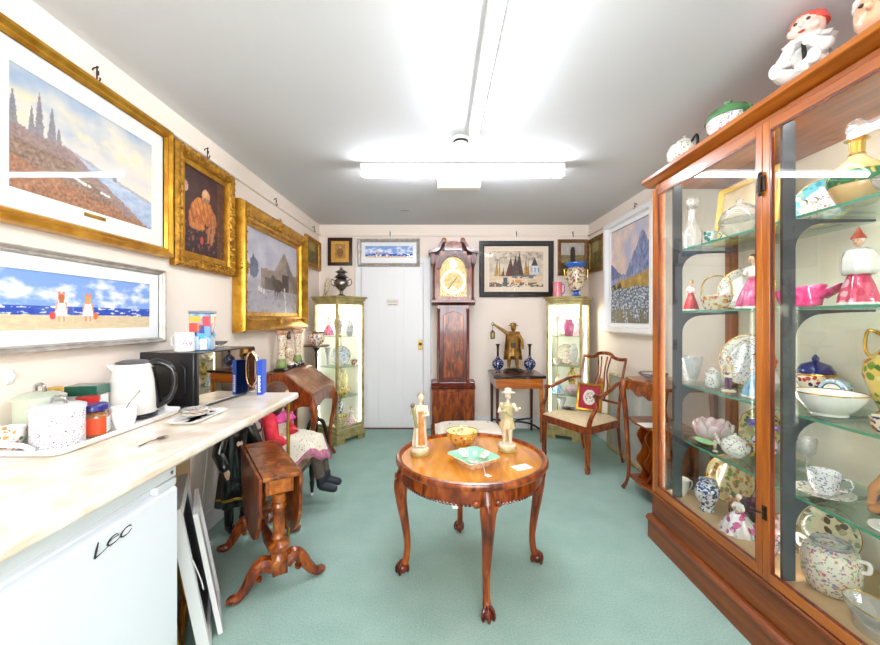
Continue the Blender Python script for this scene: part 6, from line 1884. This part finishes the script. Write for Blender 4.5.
for Y in (2.243, 1.53, .86):
    u_ = MB().box(1.336, 1.386, Y - .006, Y + .006, .2985, 2.09).build('upright', M_steel, t)
    MB().tube([(1.361, Y + .0115, .31), (1.361, Y + .0115, 2.08)], .0042, 8).build('glow_strip', emit('added_upright_glow', '#FFFAEE', 15), u_)  # added glow hidden behind each upright, lifts the lower shelves
    for z in SHZ:
        zt = z - .0055
        arm = [(1.3865, zt), (1.70, zt), (1.70, zt - .008), (1.56, zt - .012)] + [(1.50 - .1135 * math.sin(PI / 2 * i / 8), zt - .016 - .1 * (1 - math.cos(PI / 2 * i / 8))) for i in range(9)]
        MB().prism(arm, Y - .005, Y + .005, 'y').build('bracket', M_steel, u_)
for z in SHZ:
    sh = MB().box(1.3895, 1.755, BY0 + .045, 2.33, z - .005, z + .005).build('glass_shelf', M_shelf, t)
    MB().box(1.3868, 1.3893, BY0 + .045, 2.33, z - .005, z + .005).build('shelf_edge', M_edge, sh)
sA, sB, sC, sD = [z + .0057 for z in SHZ]
sF = .2987
FC = -PI / 2 + .35                    # faces the room, turned a little towards the viewer
# --- far door, top shelf
vase('cut_glass_decanter', 'cut glass decanter with stopper at the far end of the top cabinet shelf', (1.46, 2.265, sA), [(.045, 0), (.05, .008), (.052, .10), (.03, .145), (.02, .16), (.018, .235), (.03, .245)], M_crystal, 'decanter', n=16, mod=lambda a, z: 1 + .05 * math.sin(8 * a), parts=(('stopper', [(.012, .246), (.03, .262), (.034, .285), (.02, .305), (.004, .31)], M_crystal),))
t = thing('gilt_framed_plaque', 'pale plaque in a gilt frame on the top shelf behind the far cabinet door', 'plaque', (1.60, 2.06, sA), FC - .2, None, 0)
t.rotation_euler = (-.12, 0, FC - .35)
MB().ring(.43, .345, [(0, 0), (0, .016), (.01, .024), (.03, .016), (.036, .008)], .1725).build('frame', plain('lemon_gilding', '#E3C36A', .4, metal=.3), t)
def a_plq(u, v):
    n2 = fb(u, v, 7, 101)
    return mixc(c8('#F1E9D0'), c8('#D6C8A6'), n2)
canvas('picture', .362, .277, a_plq, t, -.006, .034, 30, 26)
MB().box(-.205, .205, -.005, -.001, .006, .335).build('backing', plain('brown_backing', '#8A6B46'), t)
t = thing('crystal_tureen', 'oval cut crystal covered dish in front of the gilt framed plaque', 'tureen', (1.475, 1.925, sA), .0)
MB().lathe([(.04, 0), (.05, .01), (.085, .04), (.10, .085), (.095, .09)], 28, ex=.75, ey=1.1, mod=lambda a, z: 1 + .03 * math.sin(14 * a)).build('bowl', M_crystal, t)
MB().lathe([(.10, .0905), (.085, .13), (.04, .158), (.012, .168), (.018, .185), (.003, .195)], 28, ex=.75, ey=1.1, mod=lambda a, z: 1 + .03 * math.sin(14 * a)).build('lid', M_crystal, t)
for s in (-1, 1):
    loop_handle(M_gilt, t, [(0, s * .11, .08), (0, s * .14, .085), (0, s * .14, .05), (0, s * .10, .045)], .004)
cup('teal_painted_mug', 'small mug with a teal landscape between decanter and crystal dish', (1.425, 2.06, sA), .032, .058, floral('teal_scene_china', '#F2F5F2', ['#2FA59A', '#3F8F80', '#6FC4B8'], 20, .5), -.8, cat='mug')
# --- far door, second shelf
plate('oval_platter', 'oval white rose bordered platter on the second shelf behind the little basket', (1.665, 2.145, sB), FC, .30, FPink if False else FW, M_ceramic, .80)
t = thing('china_basket', 'small china basket with a gilt arched handle on the second cabinet shelf', 'basket', (1.475, 2.09, sB), FC)
MB().lathe([(.05, 0), (.055, .006), (.07, .05), (.082, .075), (.078, .078), (.062, .02)], 28, ex=1.05, ey=.7).build('body', floral('cream_orange_china', '#F6EAD2', ['#E0873A', '#C9502A', '#E8B860'], 26, .45), t)
loop_handle(M_gilt, t, [(-.082, 0, .07), (-.075, 0, .14), (-.035, 0, .178), (.035, 0, .178), (.075, 0, .14), (.082, 0, .07)], .004, name='arched_handle')
lady('lady_figurine', 'dark haired lady figurine in white bodice and hot pink skirt on second shelf', (1.475, 1.845, sB), .265, FC, M_pinkg, M_ceramic, M_hairb, wide=.24)
lady('lady_figurine', 'little red figurine at the far end of the second cabinet shelf', (1.46, 2.275, sB), .185, FC, M_redg, M_lotus, M_hairf, wide=.2)
# --- far door, third shelf
t = bowl('cut_glass_bowl', 'deep cut glass bowl at the far end of the third cabinet shelf', (1.452, 2.265, sC), .06, .15, M_crystal, mod=lambda a, z: 1 + .04 * math.sin(12 * a), rim=M_crystal)
plate('floral_plate', 'large floral plate standing at the back of the third cabinet shelf', (1.675, 2.155, sC), FC, .285, FW, FW2)
vase('lidded_jar', 'small white flowered lidded jar on the third shelf beside the purple trousered boy', (1.475, 2.115, sC), [(.03, 0), (.034, .005), (.04, .045), (.035, .075), (.028, .08)], FW, 'jar', parts=(('lid', [(.03, .0805), (.03, .088), (.012, .1), (.014, .108), (.002, .112)], FW),))
standing('boy_figurine', 'boy figurine in purple trousers and straw coloured coat on third shelf', (1.465, 1.985, sC), .185, FC, M_creamg, M_purg, M_hairf)
lady('lady_figurine', 'figurine in a sky blue gown beside the cabinet post on the third shelf', (1.495, 1.845, sC), .215, FC, M_blug, FW2, M_hairb, wide=.26)
vase('white_posy_vase', 'squat white vase of orange flowers behind the sky blue figurine', (1.62, 1.94, sC), [(.03, 0), (.035, .01), (.055, .06), (.04, .11), (.045, .12)], M_ceramic, parts=())
q = MB()
for i in range(9):
    a = 2 * PI * i / 9
    q.ell((.03 * math.cos(a), .03 * math.sin(a), .135 + .012 * (i % 3)), .015, 8, 6)
q.build('flowers', C('apricot_petals', '#E8874A', .4, col2='#B4503A', scale=50), bpy.data.objects['white_posy_vase'])
# --- far door, fourth shelf
t = thing('lotus_bowl', 'pale pink petal shaped bowl at the far end of the fourth cabinet shelf', 'bowl', (1.545, 2.215, sD))
for ring_, (n_, r_, hh, zz) in enumerate(((9, .068, .095, .012), (9, .045, .105, .016))):
    for i in range(n_):
        a = 2 * PI * (i + .5 * ring_) / n_
        q = MB().at((r_ * math.cos(a), r_ * math.sin(a), zz), (0, .28, a)).ell((0, 0, hh * .5), (.014, .032, hh * .5), 10, 8)
        q.at().build('petal', M_lotus, t)
MB().lathe([(.05, 0), (.055, .01), (.065, .03), (.0, .032)], 24).build('foot', M_lotus, t)
plate('green_scene_plate', 'green and ochre scenic plate standing at the back of the fourth shelf', (1.68, 2.06, sD), FC, .21, floral('olive_rim_china', '#D9C98A', ['#7A8A4A', '#B4944A', '#5E7A4A'], 24, .5), floral('olive_scene_china', '#C9C07A', ['#8A9A4A', '#E9E0B0', '#7A6A3A'], 22, .5))
t = bowl('green_glass_dish', 'flat sea green glass dish in front of the pink petal bowl', (1.432, 2.12, sD), .035, .026, glass('sea_green_glass', '#6FC2A2', 1.2, .05, .12), M_greeng, 'dish', rim=C('yellow_glaze', '#E3C93A'))
t.scale = (1, 2.0, 1)
teapot('floral_teapot', 'white sprigged teapot with gilt handle on the fourth cabinet shelf', (1.475, 1.955, sD), .062, FW, FC, hmat=M_gilt)
t = thing('flower_vase', 'vase crowded with violet china flowers beside the cabinet post on the fourth shelf', 'vase', (1.60, 1.93, sD))
MB().lathe([(.035, 0), (.04, .01), (.055, .07), (.035, .12), (.04, .13)], 24).build('body', FPurp, t)
q = MB()
for i in range(26):
    a, b_ = rnd.uniform(0, 2 * PI), rnd.uniform(0, 1)
    q.ell((.06 * b_ * math.cos(a), .06 * b_ * math.sin(a), .15 + .06 * (1 - b_ * b_) + rnd.uniform(-.012, .012)), rnd.uniform(.012, .018), 7, 5)
q.build('violet_flowers', C('violet_petals', '#6A4AB0', .4, col2='#A08AD8', scale=60), t)
standing('cherub_figurine', 'tiny cream cherub standing in front of the white sprigged teapot', (1.425, 2.025, sD), .075, FC, M_creamg, M_creamg, M_hairf)
# --- far door, cabinet floor
cup('white_cup', 'plain white cup at the far end of the cabinet floor', (1.41, 2.285, sF), .042, .09, M_ceramic, 0)
plate('ochre_plate', 'large ochre floral plate on the cabinet floor behind the blue vase', (1.60, 2.17, sF), FC, .26, floral('ochre_rim_china', '#E3C98A', ['#C98A3A', '#E8D9B0', '#B4702A'], 20, .5), floral('ochre_china', '#F0DFA6', ['#D9A04A', '#C9823A', '#8A9A4A'], 18, .48))
t = vase('cobalt_vase', 'cobalt and white baluster vase on the cabinet floor', (1.425, 2.085, sF), [(.032, 0), (.036, .008), (.03, .02), (.05, .08), (.058, .115), (.045, .14), (.03, .15), (.04, .165), (.034, .165)], M_ceramic if False else FCob)
MB().surf(lambda u, v: (-(.0585 - .012 * (2 * v - 1) ** 2) * math.cos(1.2 * (u - .5)), -(.0585 - .012 * (2 * v - 1) ** 2) * math.sin(1.2 * (u - .5)), .055 + .075 * v), 12, 8).build('white_reserve', FW2, t)
t = thing('modelled_rose', 'dark red modelled china rose lying behind the crinoline lady on the cabinet floor', 'ornament', (1.575, 1.99, sF))
q = MB()
for i in range(14):
    a = i * 2.4; r_ = .012 + .0035 * i
    q.at((r_ * math.cos(a), r_ * math.sin(a), .035 + .06 * (1 - i / 14)), (0, .5, a)).ell((0, 0, 0), (.009, .024, .024), 8, 6)
q.at().build('petals', C('oxblood_glaze', '#5A1E3A', .25, col2='#7E3450', scale=30), t)
MB().lathe([(.03, 0), (.04, .006), (.045, .03), (.0, .035)], 20).build('base', M_brd, t)
lady('crinoline_lady', 'white haired crinoline lady in a wide pink and white gown on the cabinet floor', (1.432, 1.875, sF), .185, FC, floral('pink_white_gown', '#F6F0F2', ['#D85A9A', '#E88ABC', '#B03A7A', '#F6F0F2'], 16, .5), M_ceramic, M_ceramic, wide=.40)
lady('lady_figurine', 'pink and white lady figurine by the door post on the cabinet floor', (1.515, 1.745, sF), .16, FC, FPink, M_lotus, M_hairf, wide=.34)
standing('monk_figurine', 'small brown robed figurine behind the crinoline lady', (1.50, 2.015, sF), .125, FC, C('amber_glaze', '#B46A2A'), C('umber_glaze', '#5A3422'), M_hairb)
bowl('glass_salt', 'round clear glass dish at the front of the cabinet floor near the door post', (1.392, 1.665, sF), .043, .08, M_crystal, rim=M_chrome, cat='dish')
# --- near door, top shelf
t = plate('turquoise_border_dish', 'scalloped dish with turquoise and gilt border on the near top shelf', (1.66, 1.705, sA), FC, .235, floral('turquoise_gilt_china', '#6EC6DC', ['#E3C878', '#4AA6C4', '#F2EDE0'], 18, .42), FW, .92)
t = thing('couple_figurine', 'tiny seated couple group in front of the turquoise bordered dish', 'figurine', (1.50, 1.59, sA), FC)
q = MB()
for s in (-1, 1):
    q.cap((s * .02, 0, .02), (s * .018, 0, .05), .018, .013); q.ell((s * .018, -.002, .074), .012, 10, 7); q.cap((s * .02, -.005, .02), (s * .024, -.03, .014), .010, .008)
    q.cap((s * .03, 0, .05), (s * .012, -.018, .036), .007, .005)
q.lathe([(.045, 0), (.045, .008), (.03, .014)], 18)
q.build('body', FW, t, remesh=.0022)
q = MB()
for s in (-1, 1):
    q.ell((s * .018, .003, .078), (.0125, .0115, .011), 10, 7)
q.build('hair', M_hairb, t)
t = vase('gilded_decanter', 'large gilded decanter with a green band and pierced stopper on the near top shelf', (1.475, 1.383, sA), [(.04, 0), (.05, .006), (.07, .05), (.08, .095), (.062, .135), (.03, .165), (.022, .175)], C('honey_glass', '#E3B878', .12, col2='#EBCDA0', scale=12), 'decanter', n=30, parts=(('green_band', [(.0765, .070), (.0815, .082), (.0818, .100), (.0755, .114)], FGrn), ('neck', [(.021, .1755), (.024, .18), (.02, .185), (.022, .225), (.034, .232), (.03, .236)], M_gilt), ('stopper', [(.014, .2365), (.012, .245), (.030, .268), (.026, .29), (.010, .305), (.002, .308)], M_crystal)))
t = bowl('crystal_dish', 'small cut crystal dish beside the gilded decanter', (1.425, 1.235, sA), .045, .05, M_crystal, rim=M_crystal, cat='dish')
# --- near door, second shelf
t = thing('ruby_fish_dish', 'magenta fish shaped glass dish with flared tail on the near second shelf', 'dish', (1.50, 1.63, sB), -PI / 2)
M_ruby = C('magenta_glass', '#D01F6E', .06, coat=1, col2='#E85A98', scale=40)
MB().surf(lambda u, v: ((.115 - .012 * v) * math.cos(2 * PI * u) * (.75 + .25 * v), .05 * math.sin(2 * PI * u) * (.6 + .4 * v), .006 + .072 * v + .012 * v * math.cos(2 * PI * u)), 32, 8, closed_u=True).build('body', M_ruby, t, solid=.006)
MB().lathe([(.055, 0), (.06, .004), (.0, .006)], 24, ex=1.3, ey=.6).build('foot', M_ruby, t)
MB().prism([(.09, .055), (.13, .07), (.185, .088), (.165, .068), (.14, .05), (.10, .03)], -.02, .02, 'y').build('tail', M_ruby, t, bevel=.006)
t = lady('gnome_figurine', 'figurine with red pointed hat, white cape and pink skirt on the near second shelf', (1.482, 1.385, sB), .255, FC, floral('rose_stripe_skirt', '#E85A7A', ['#D63A62', '#F2B8C4', '#E0446E'], 14, .5), M_ceramic, M_ceramic, wide=.21, hat=hat_cone(C('brick_red_felt', '#B4422A', .5)))
MB().lathe([(.020, .203), (.036, .192), (.045, .165), (.046, .13), (.040, .110)], 26, (0, .004, 0), mod=lambda a, z: 1 + .06 * math.sin(8 * a), cap=False).build('white_cape', M_ceramic, t, solid=.003)
# --- near door, third shelf
vase('cobalt_lidded_urn', 'cobalt and gilt lidded urn behind the white pedestal bowl', (1.685, 1.755, sC), [(.04, 0), (.045, .008), (.03, .025), (.065, .08), (.07, .11), (.06, .125)], FIm, 'urn', parts=(('lid', [(.066, .1255), (.068, .135), (.05, .165), (.012, .18), (.014, .195), (.002, .21)], C('cobalt_glaze', '#23266E', .12)), ('gilt_band', [(.0665, .117), (.0715, .122), (.071, .1268)], M_gilt)))
t = thing('china_clock_case', 'arched blue and white china clock case behind the white pedestal bowl', 'clock case', (1.645, 1.625, sC), FC)
MB().prism([(-.055, 0), (.055, 0), (.05, .07)] + arc(0, .07, .05, 0, 180, 12)[1:-1] + [(-.05, .07)], -.025, .025, 'y').build('case', floral('powder_blue_china', '#BFDCEC', ['#5FA8D8', '#EAF2F6', '#4A86C4'], 30, .45), t, bevel=.004)
MB().lathe([(.03, 0), (.03, .003), (.0, .004)], 24).build('dial', M_ceramic, t, loc=(0, -.0255, .072)).rotation_euler = (PI / 2, 0, 0)
MB().lathe([(.031, 0), (.034, .004), (.031, .005)], 24, cap=False).build('dial_rim', M_brd, t, loc=(0, -.0253, .072)).rotation_euler = (PI / 2, 0, 0)
bowl('pedestal_bowl', 'wide plain white pedestal bowl on the near third shelf', (1.505, 1.512, sC), .11, .085, M_ceramic, cat='bowl', foot=.5)
cup('gilt_cup', 'small red and gilt cup beside the two handled vase', (1.435, 1.262, sC), .036, .055, FIm, -1.2)
t = vase('two_handled_vase', 'tall ivory vase painted with fruit and gilt ring handles on the near third shelf', (1.675, 1.435, sC), [(.05, 0), (.055, .01), (.042, .03), (.065, .08), (.088, .16), (.085, .21), (.045, .25), (.036, .265), (.036, .315), (.052, .33), (.046, .33)], FYel, n=32)
MB().lathe([(.0365, .263), (.04, .268), (.038, .274)], 28, cap=False).build('gilt_collar', M_gilt, t)
for s in (-1, 1):
    v_ = Matrix.Rotation(FC, 3, 'Z') @ Vector((s, 0, 0))
    loop_handle(M_gilt, t, [(v_.x * .04, v_.y * .04, .31), (v_.x * .075, v_.y * .075, .325), (v_.x * .085, v_.y * .085, .26), (v_.x * .07, v_.y * .07, .225)], .006)
# --- near door, fourth shelf
cup('teacup_and_saucer', 'blue sprigged teacup and saucer on the near fourth shelf', (1.498, 1.525, sD), .052, .085, FW2, -1.0, .09, FL1)
t = thing('reclining_sculpture', 'grey haired figure in purple with outstretched hands on the near fourth shelf', 'figurine', (1.615, 1.355, sD), FC)
q = MB()
q.cap((0, 0, .05), (.0, 0, .12), .05, .045); q.cap((0, -.005, .13), (-.005, -.015, .155), .025, .022); q.ell((-.008, -.02, .185), (.032, .036, .036))
for s in (-1, 1):
    q.cap((s * .045, 0, .12), (s * .065, -.04, .075), .02, .016); q.cap((s * .065, -.04, .075), (s * .05, -.09, .05), .015, .011); q.ell((s * .048, -.10, .047), (.014, .018, .01), 8, 6)
    q.cap((s * .03, -.02, .03), (s * .05, -.08, .02), .022, .016)
q.build('body', C('tan_flesh', '#C98A56', .4), t, remesh=.0034)
MB().lathe([(.07, .012), (.072, .03), (.055, .08), (.056, .12), (.03, .142)], 24, ey=.8).build('purple_dress', M_purg, t)
q = MB(); q.ell((-.006, -.008, .20), (.042, .042, .036)); q.ell((0, .02, .17), (.04, .03, .05))
q.build('grey_hair', plain('grey_curls', '#9A9896', .7, col2='#C4C2C0', scale=90, bump=.5), t)
MB().lathe([(.085, 0), (.088, .008), (.06, .012)], 24).build('base', C('umber_glaze', '#5A3422'), t)
t = thing('beaded_dish', 'dish heaped with small white shell flowers at the front of the near fourth shelf', 'dish', (1.455, 1.235, sD))
MB().lathe([(.045, 0), (.05, .004), (.066, .014), (.064, .017), (.0, .008)], 28, ey=1.2).build('saucer', M_ceramic, t)
q = MB()
for i in range(40):
    a, b_ = rnd.uniform(0, 2 * PI), rnd.uniform(0, 1) ** .5
    q.ell((.05 * b_ * math.cos(a), .06 * b_ * math.sin(a), .018 + .014 * (1 - b_ * b_)), .008, 6, 4)
q.build('shell_flowers', C('shell_white', '#EFEAE4', .3, col2='#CFC6BE', scale=80), t)
vase('glass_goblet', 'tall clear goblet at the back of the near fourth shelf', (1.655, 1.765, sD), [(.035, 0), (.036, .003), (.006, .012), (.005, .06), (.03, .085), (.038, .14), (.035, .15), (.026, .09), (.003, .07)], M_crystal, 'goblet')
# --- near door, cabinet floor
plate('tapestry_plate', 'plate painted with birch trees standing at the back of the near cabinet floor', (1.665, 1.675, sF), FC, .21, floral('grey_green_rim', '#C9CCB4', ['#8A9A7A', '#E3E0CC', '#7A6A5A'], 20, .5), floral('birch_scene', '#D6D0B0', ['#7A7A5A', '#B0A890', '#5A5248'], 16, .5))
t = thing('lidded_rose_pot', 'large famille rose pot with two small handles on the near cabinet floor', 'pot', (1.478, 1.478, sF))
MB().lathe([(.062, 0), (.07, .006), (.085, .05), (.088, .12), (.078, .155), (.058, .168), (.052, .168)], 32).build('body', FMulti, t)
MB().lathe([(.058, .1685), (.062, .175), (.058, .182), (.05, .18), (.045, .16)], 32, cap=False).build('rim', C('grey_lustre', '#8E8C8E'), t)
MB().lathe([(.0, .15), (.048, .158)], 24, cap=False).build('inside', M_ceramic, t)
for s in (-1, 1):
    v_ = Matrix.Rotation(FC, 3, 'Z') @ Vector((s, 0, 0))
    loop_handle(M_ceramic, t, [(v_.x * .075, v_.y * .075, .15), (v_.x * .105, v_.y * .105, .155), (v_.x * .105, v_.y * .105, .125), (v_.x * .086, v_.y * .086, .115)], .007)
t = thing('porcelain_bouquet', 'mound of brown and cream porcelain flowers behind the oval glass dish', 'ornament', (1.645, 1.365, sF))
MB().lathe([(.055, 0), (.06, .008), (.05, .04), (.0, .05)], 24).build('base', M_creamg, t)
q = MB()
for i in range(30):
    a, b_ = rnd.uniform(0, 2 * PI), rnd.uniform(0, 1) ** .5
    q.ell((.065 * b_ * math.cos(a), .065 * b_ * math.sin(a), .05 + .05 * (1 - b_ * b_)), .016, 8, 5)
q.build('flowers', floral('autumn_flowers', '#E9DCC4', ['#B4603A', '#7A5A3A', '#D9A48A', '#E9DCC4'], 40, .5), t)
t = bowl('oval_glass_dish', 'oval clear glass dish with gilt line at the front of the near cabinet floor', (1.412, 1.262, sF), .060, .085, M_crystal, cat='dish', foot=.7)
t.scale = (1, 1.6, 1)
cup('blue_cup', 'navy glazed cup at the near end of the cabinet floor', (1.545, 1.255, sF), .035, .055, C('cobalt_glaze', '#23266E'), 0)

# ------------------------------------------------------------------ on top of the big cabinet
TP = 2.1705
t = teapot('speckled_teapot', 'round speckled white teapot with a dark handle at the far end of the cabinet top', (1.36, 2.175, TP), .088, floral('speckled_cream', '#F1EBDC', ['#8A7A6A', '#C9A8A0', '#7A8A6A', '#F1EBDC'], 42, .34), -PI / 2 - .1, hmat=M_iron)
t = thing('tureen', 'flower painted tureen with a green lid on top of the glazed cabinet', 'tureen', (1.36, 1.845, TP))
MB().lathe([(.055, 0), (.06, .01), (.09, .05), (.098, .085), (.095, .09)], 32, ex=.85, ey=1.0).build('body', FW, t)
MB().lathe([(.105, .0905), (.103, .098), (.085, .128), (.045, .15), (.012, .158), (.018, .172), (.003, .18)], 32, ex=.85, ey=1.0).build('lid', C('leaf_green_glaze', '#5E9A5E', .15, col2='#3E7A44', scale=10), t)
for s in (-1, 1):
    loop_handle(C('leaf_green_glaze', '#5E9A5E'), t, [(0, s * .09, .08), (0, s * .13, .09), (0, s * .13, .06), (0, s * .085, .05)], .007)
bowl('white_bowl', 'small white bowl behind the green lidded tureen on the cabinet top', (1.39, 1.645, TP), .05, .06, M_ceramic)
k = .30
t = thing('baby_figurine', 'seated white china clown baby with a red cap on top of the glazed cabinet', 'figurine', (1.352, 1.43, TP + .005), FC + .15)
q = MB()
q.cap((0, .02, .05), (0, .005, .125), .055, .045)
for s in (-1, 1):
    q.cap((s * .03, -.01, .032), (s * .05, -.085, .03), .032, .026); q.cap((s * .05, -.085, .03), (s * .052, -.12, .028), .026, .02); q.ell((s * .053, -.132, .036), (.02, .018, .028), 10, 7)
    q.cap((s * .045, .0, .125), (s * .062, -.05, .10), .025, .022); q.cap((s * .062, -.05, .10), (s * .03, -.085, .115), .02, .017); q.ell((s * .026, -.095, .118), (.018, .016, .018), 8, 6)
q.build('body', M_ceramic, t, remesh=.004)
q = MB(); q.ell((0, -.02, .20), (.05, .052, .052), 16, 12); q.ell((0, -.075, .194), (.008, .01, .009), 8, 6)
for s in (-1, 1):
    q.ell((s * .03, -.055, .185), (.018, .016, .016), 8, 6)
q.build('head', C('blush_bisque', '#F2C9B8', .3), t, remesh=.0034)
for s in (-1, 1):
    MB().ell((s * .018, -.0675, .208), (.007, .005, .006), 8, 5).build('eye', M_hairb, t)
MB().ell((0, -.0685, .173), (.011, .006, .005), 8, 5).build('mouth', C('lip_red', '#B8404A'), t)
MB().lathe([(.0535, .208), (.058, .21), (.057, .222), (.05, .238), (.03, .252), (.0, .257)], 26, (0, -.008, 0)).build('red_cap', C('cap_red', '#D8352E', .25, col2='#E8604E', scale=16), t)
MB().lathe([(.03, .143), (.066, .138), (.075, .148), (.04, .156)], 36, (0, -.01, 0), mod=lambda a, z: 1 + .08 * math.sin(12 * a)).build('ruff', M_ceramic, t)
q = MB()
for i in range(9):
    a = -.2 + 3.5 * i / 8
    q.tube(bez([(.0475 * math.cos(a), .005 + .0475 * math.sin(a), .13), (.056 * math.cos(a), .016 + .056 * math.sin(a), .09), (.057 * math.cos(a), .02 + .057 * math.sin(a), .05)], 4), .0018, 5)
q.build('grey_stripes', M_grey, t)
MB().prism([(-.006, .135), (.006, .135), (.012, .085), (-.002, .075)], -.0575, -.0545, 'y').build('black_ribbon', M_black, t)
t = thing('character_head', 'painted head with white and black hair at the near end of the cabinet top', 'figurine', (1.352, 1.19, TP + .0005), FC)
q = MB(); q.ell((0, -.01, .085), (.062, .066, .08), 18, 12); q.ell((0, -.082, .082), (.012, .018, .015), 8, 6); q.cap((0, .01, .07), (0, .01, .048), .045, .045)
for s in (-1, 1):
    q.ell((s * .06, 0, .08), (.01, .014, .02), 8, 5)
q.build('head', C('tan_bisque', '#E3B08A', .3), t, remesh=.004)
q = MB(); q.ell((0, .012, .115), (.066, .062, .062), 16, 10)
q.build('black_hair', C('jet_glaze', '#141214', .2), t)
MB().lathe([(.066, .118), (.074, .125), (.074, .14), (.062, .155), (.03, .165)], 26, (0, .012, 0)).build('white_hat', M_ceramic, t)
for s in (-1, 1):
    MB().ell((s * .022, -.072, .098), (.008, .005, .006), 8, 5).build('eye', M_hairb, t)

# ------------------------------------------------------------------ added window fill light, world, camera
ld = bpy.data.lights.new('added_window_fill', 'AREA')  # added area light outside the unseen window, frontal fill for the room
ld.shape = 'RECTANGLE'
ld.size = wx1 - wx0 - .1
ld.size_y = wz1 - wz0 - .1
ld.energy = 42
ld.color = (.93, .97, 1.0)
lo = bpy.data.objects.new('added_window_fill', ld)
lo.location = ((wx0 + wx1) / 2, YB - .12, (wz0 + wz1) / 2)
lo.rotation_euler = (PI / 2, 0, 0)
COL.objects.link(lo)
w = bpy.data.worlds.new('daylight')
w.use_nodes = True
w.node_tree.nodes['Background'].inputs[0].default_value = (.85, .92, 1.0, 1)
w.node_tree.nodes['Background'].inputs[1].default_value = 1.0
S.world = w
cam = bpy.data.cameras.new('camera')
cam.sensor_width = 36
cam.sensor_fit = 'HORIZONTAL'
cam.lens = F * 36 / 880
cam.shift_y = -(322.5 - CY) / 880
cam.clip_start = .02
co = bpy.data.objects.new('camera', cam)
co.location = (0, 0, CZ)
co.rotation_euler = (PI / 2, 0, 0)
COL.objects.link(co)
S.camera = co
vs = S.view_settings
vs.view_transform = 'Standard'
vs.look = 'None'
vs.gamma = 1
vs.use_curve_mapping = False
vs.exposure = 1.33
S.cycles.use_denoising = True
S.cycles.transparent_max_bounces = 24
S.cycles.max_bounces = 10
S.cycles.caustics_reflective = False
S.cycles.caustics_refractive = False
S.cycles.sample_clamp_indirect = 6
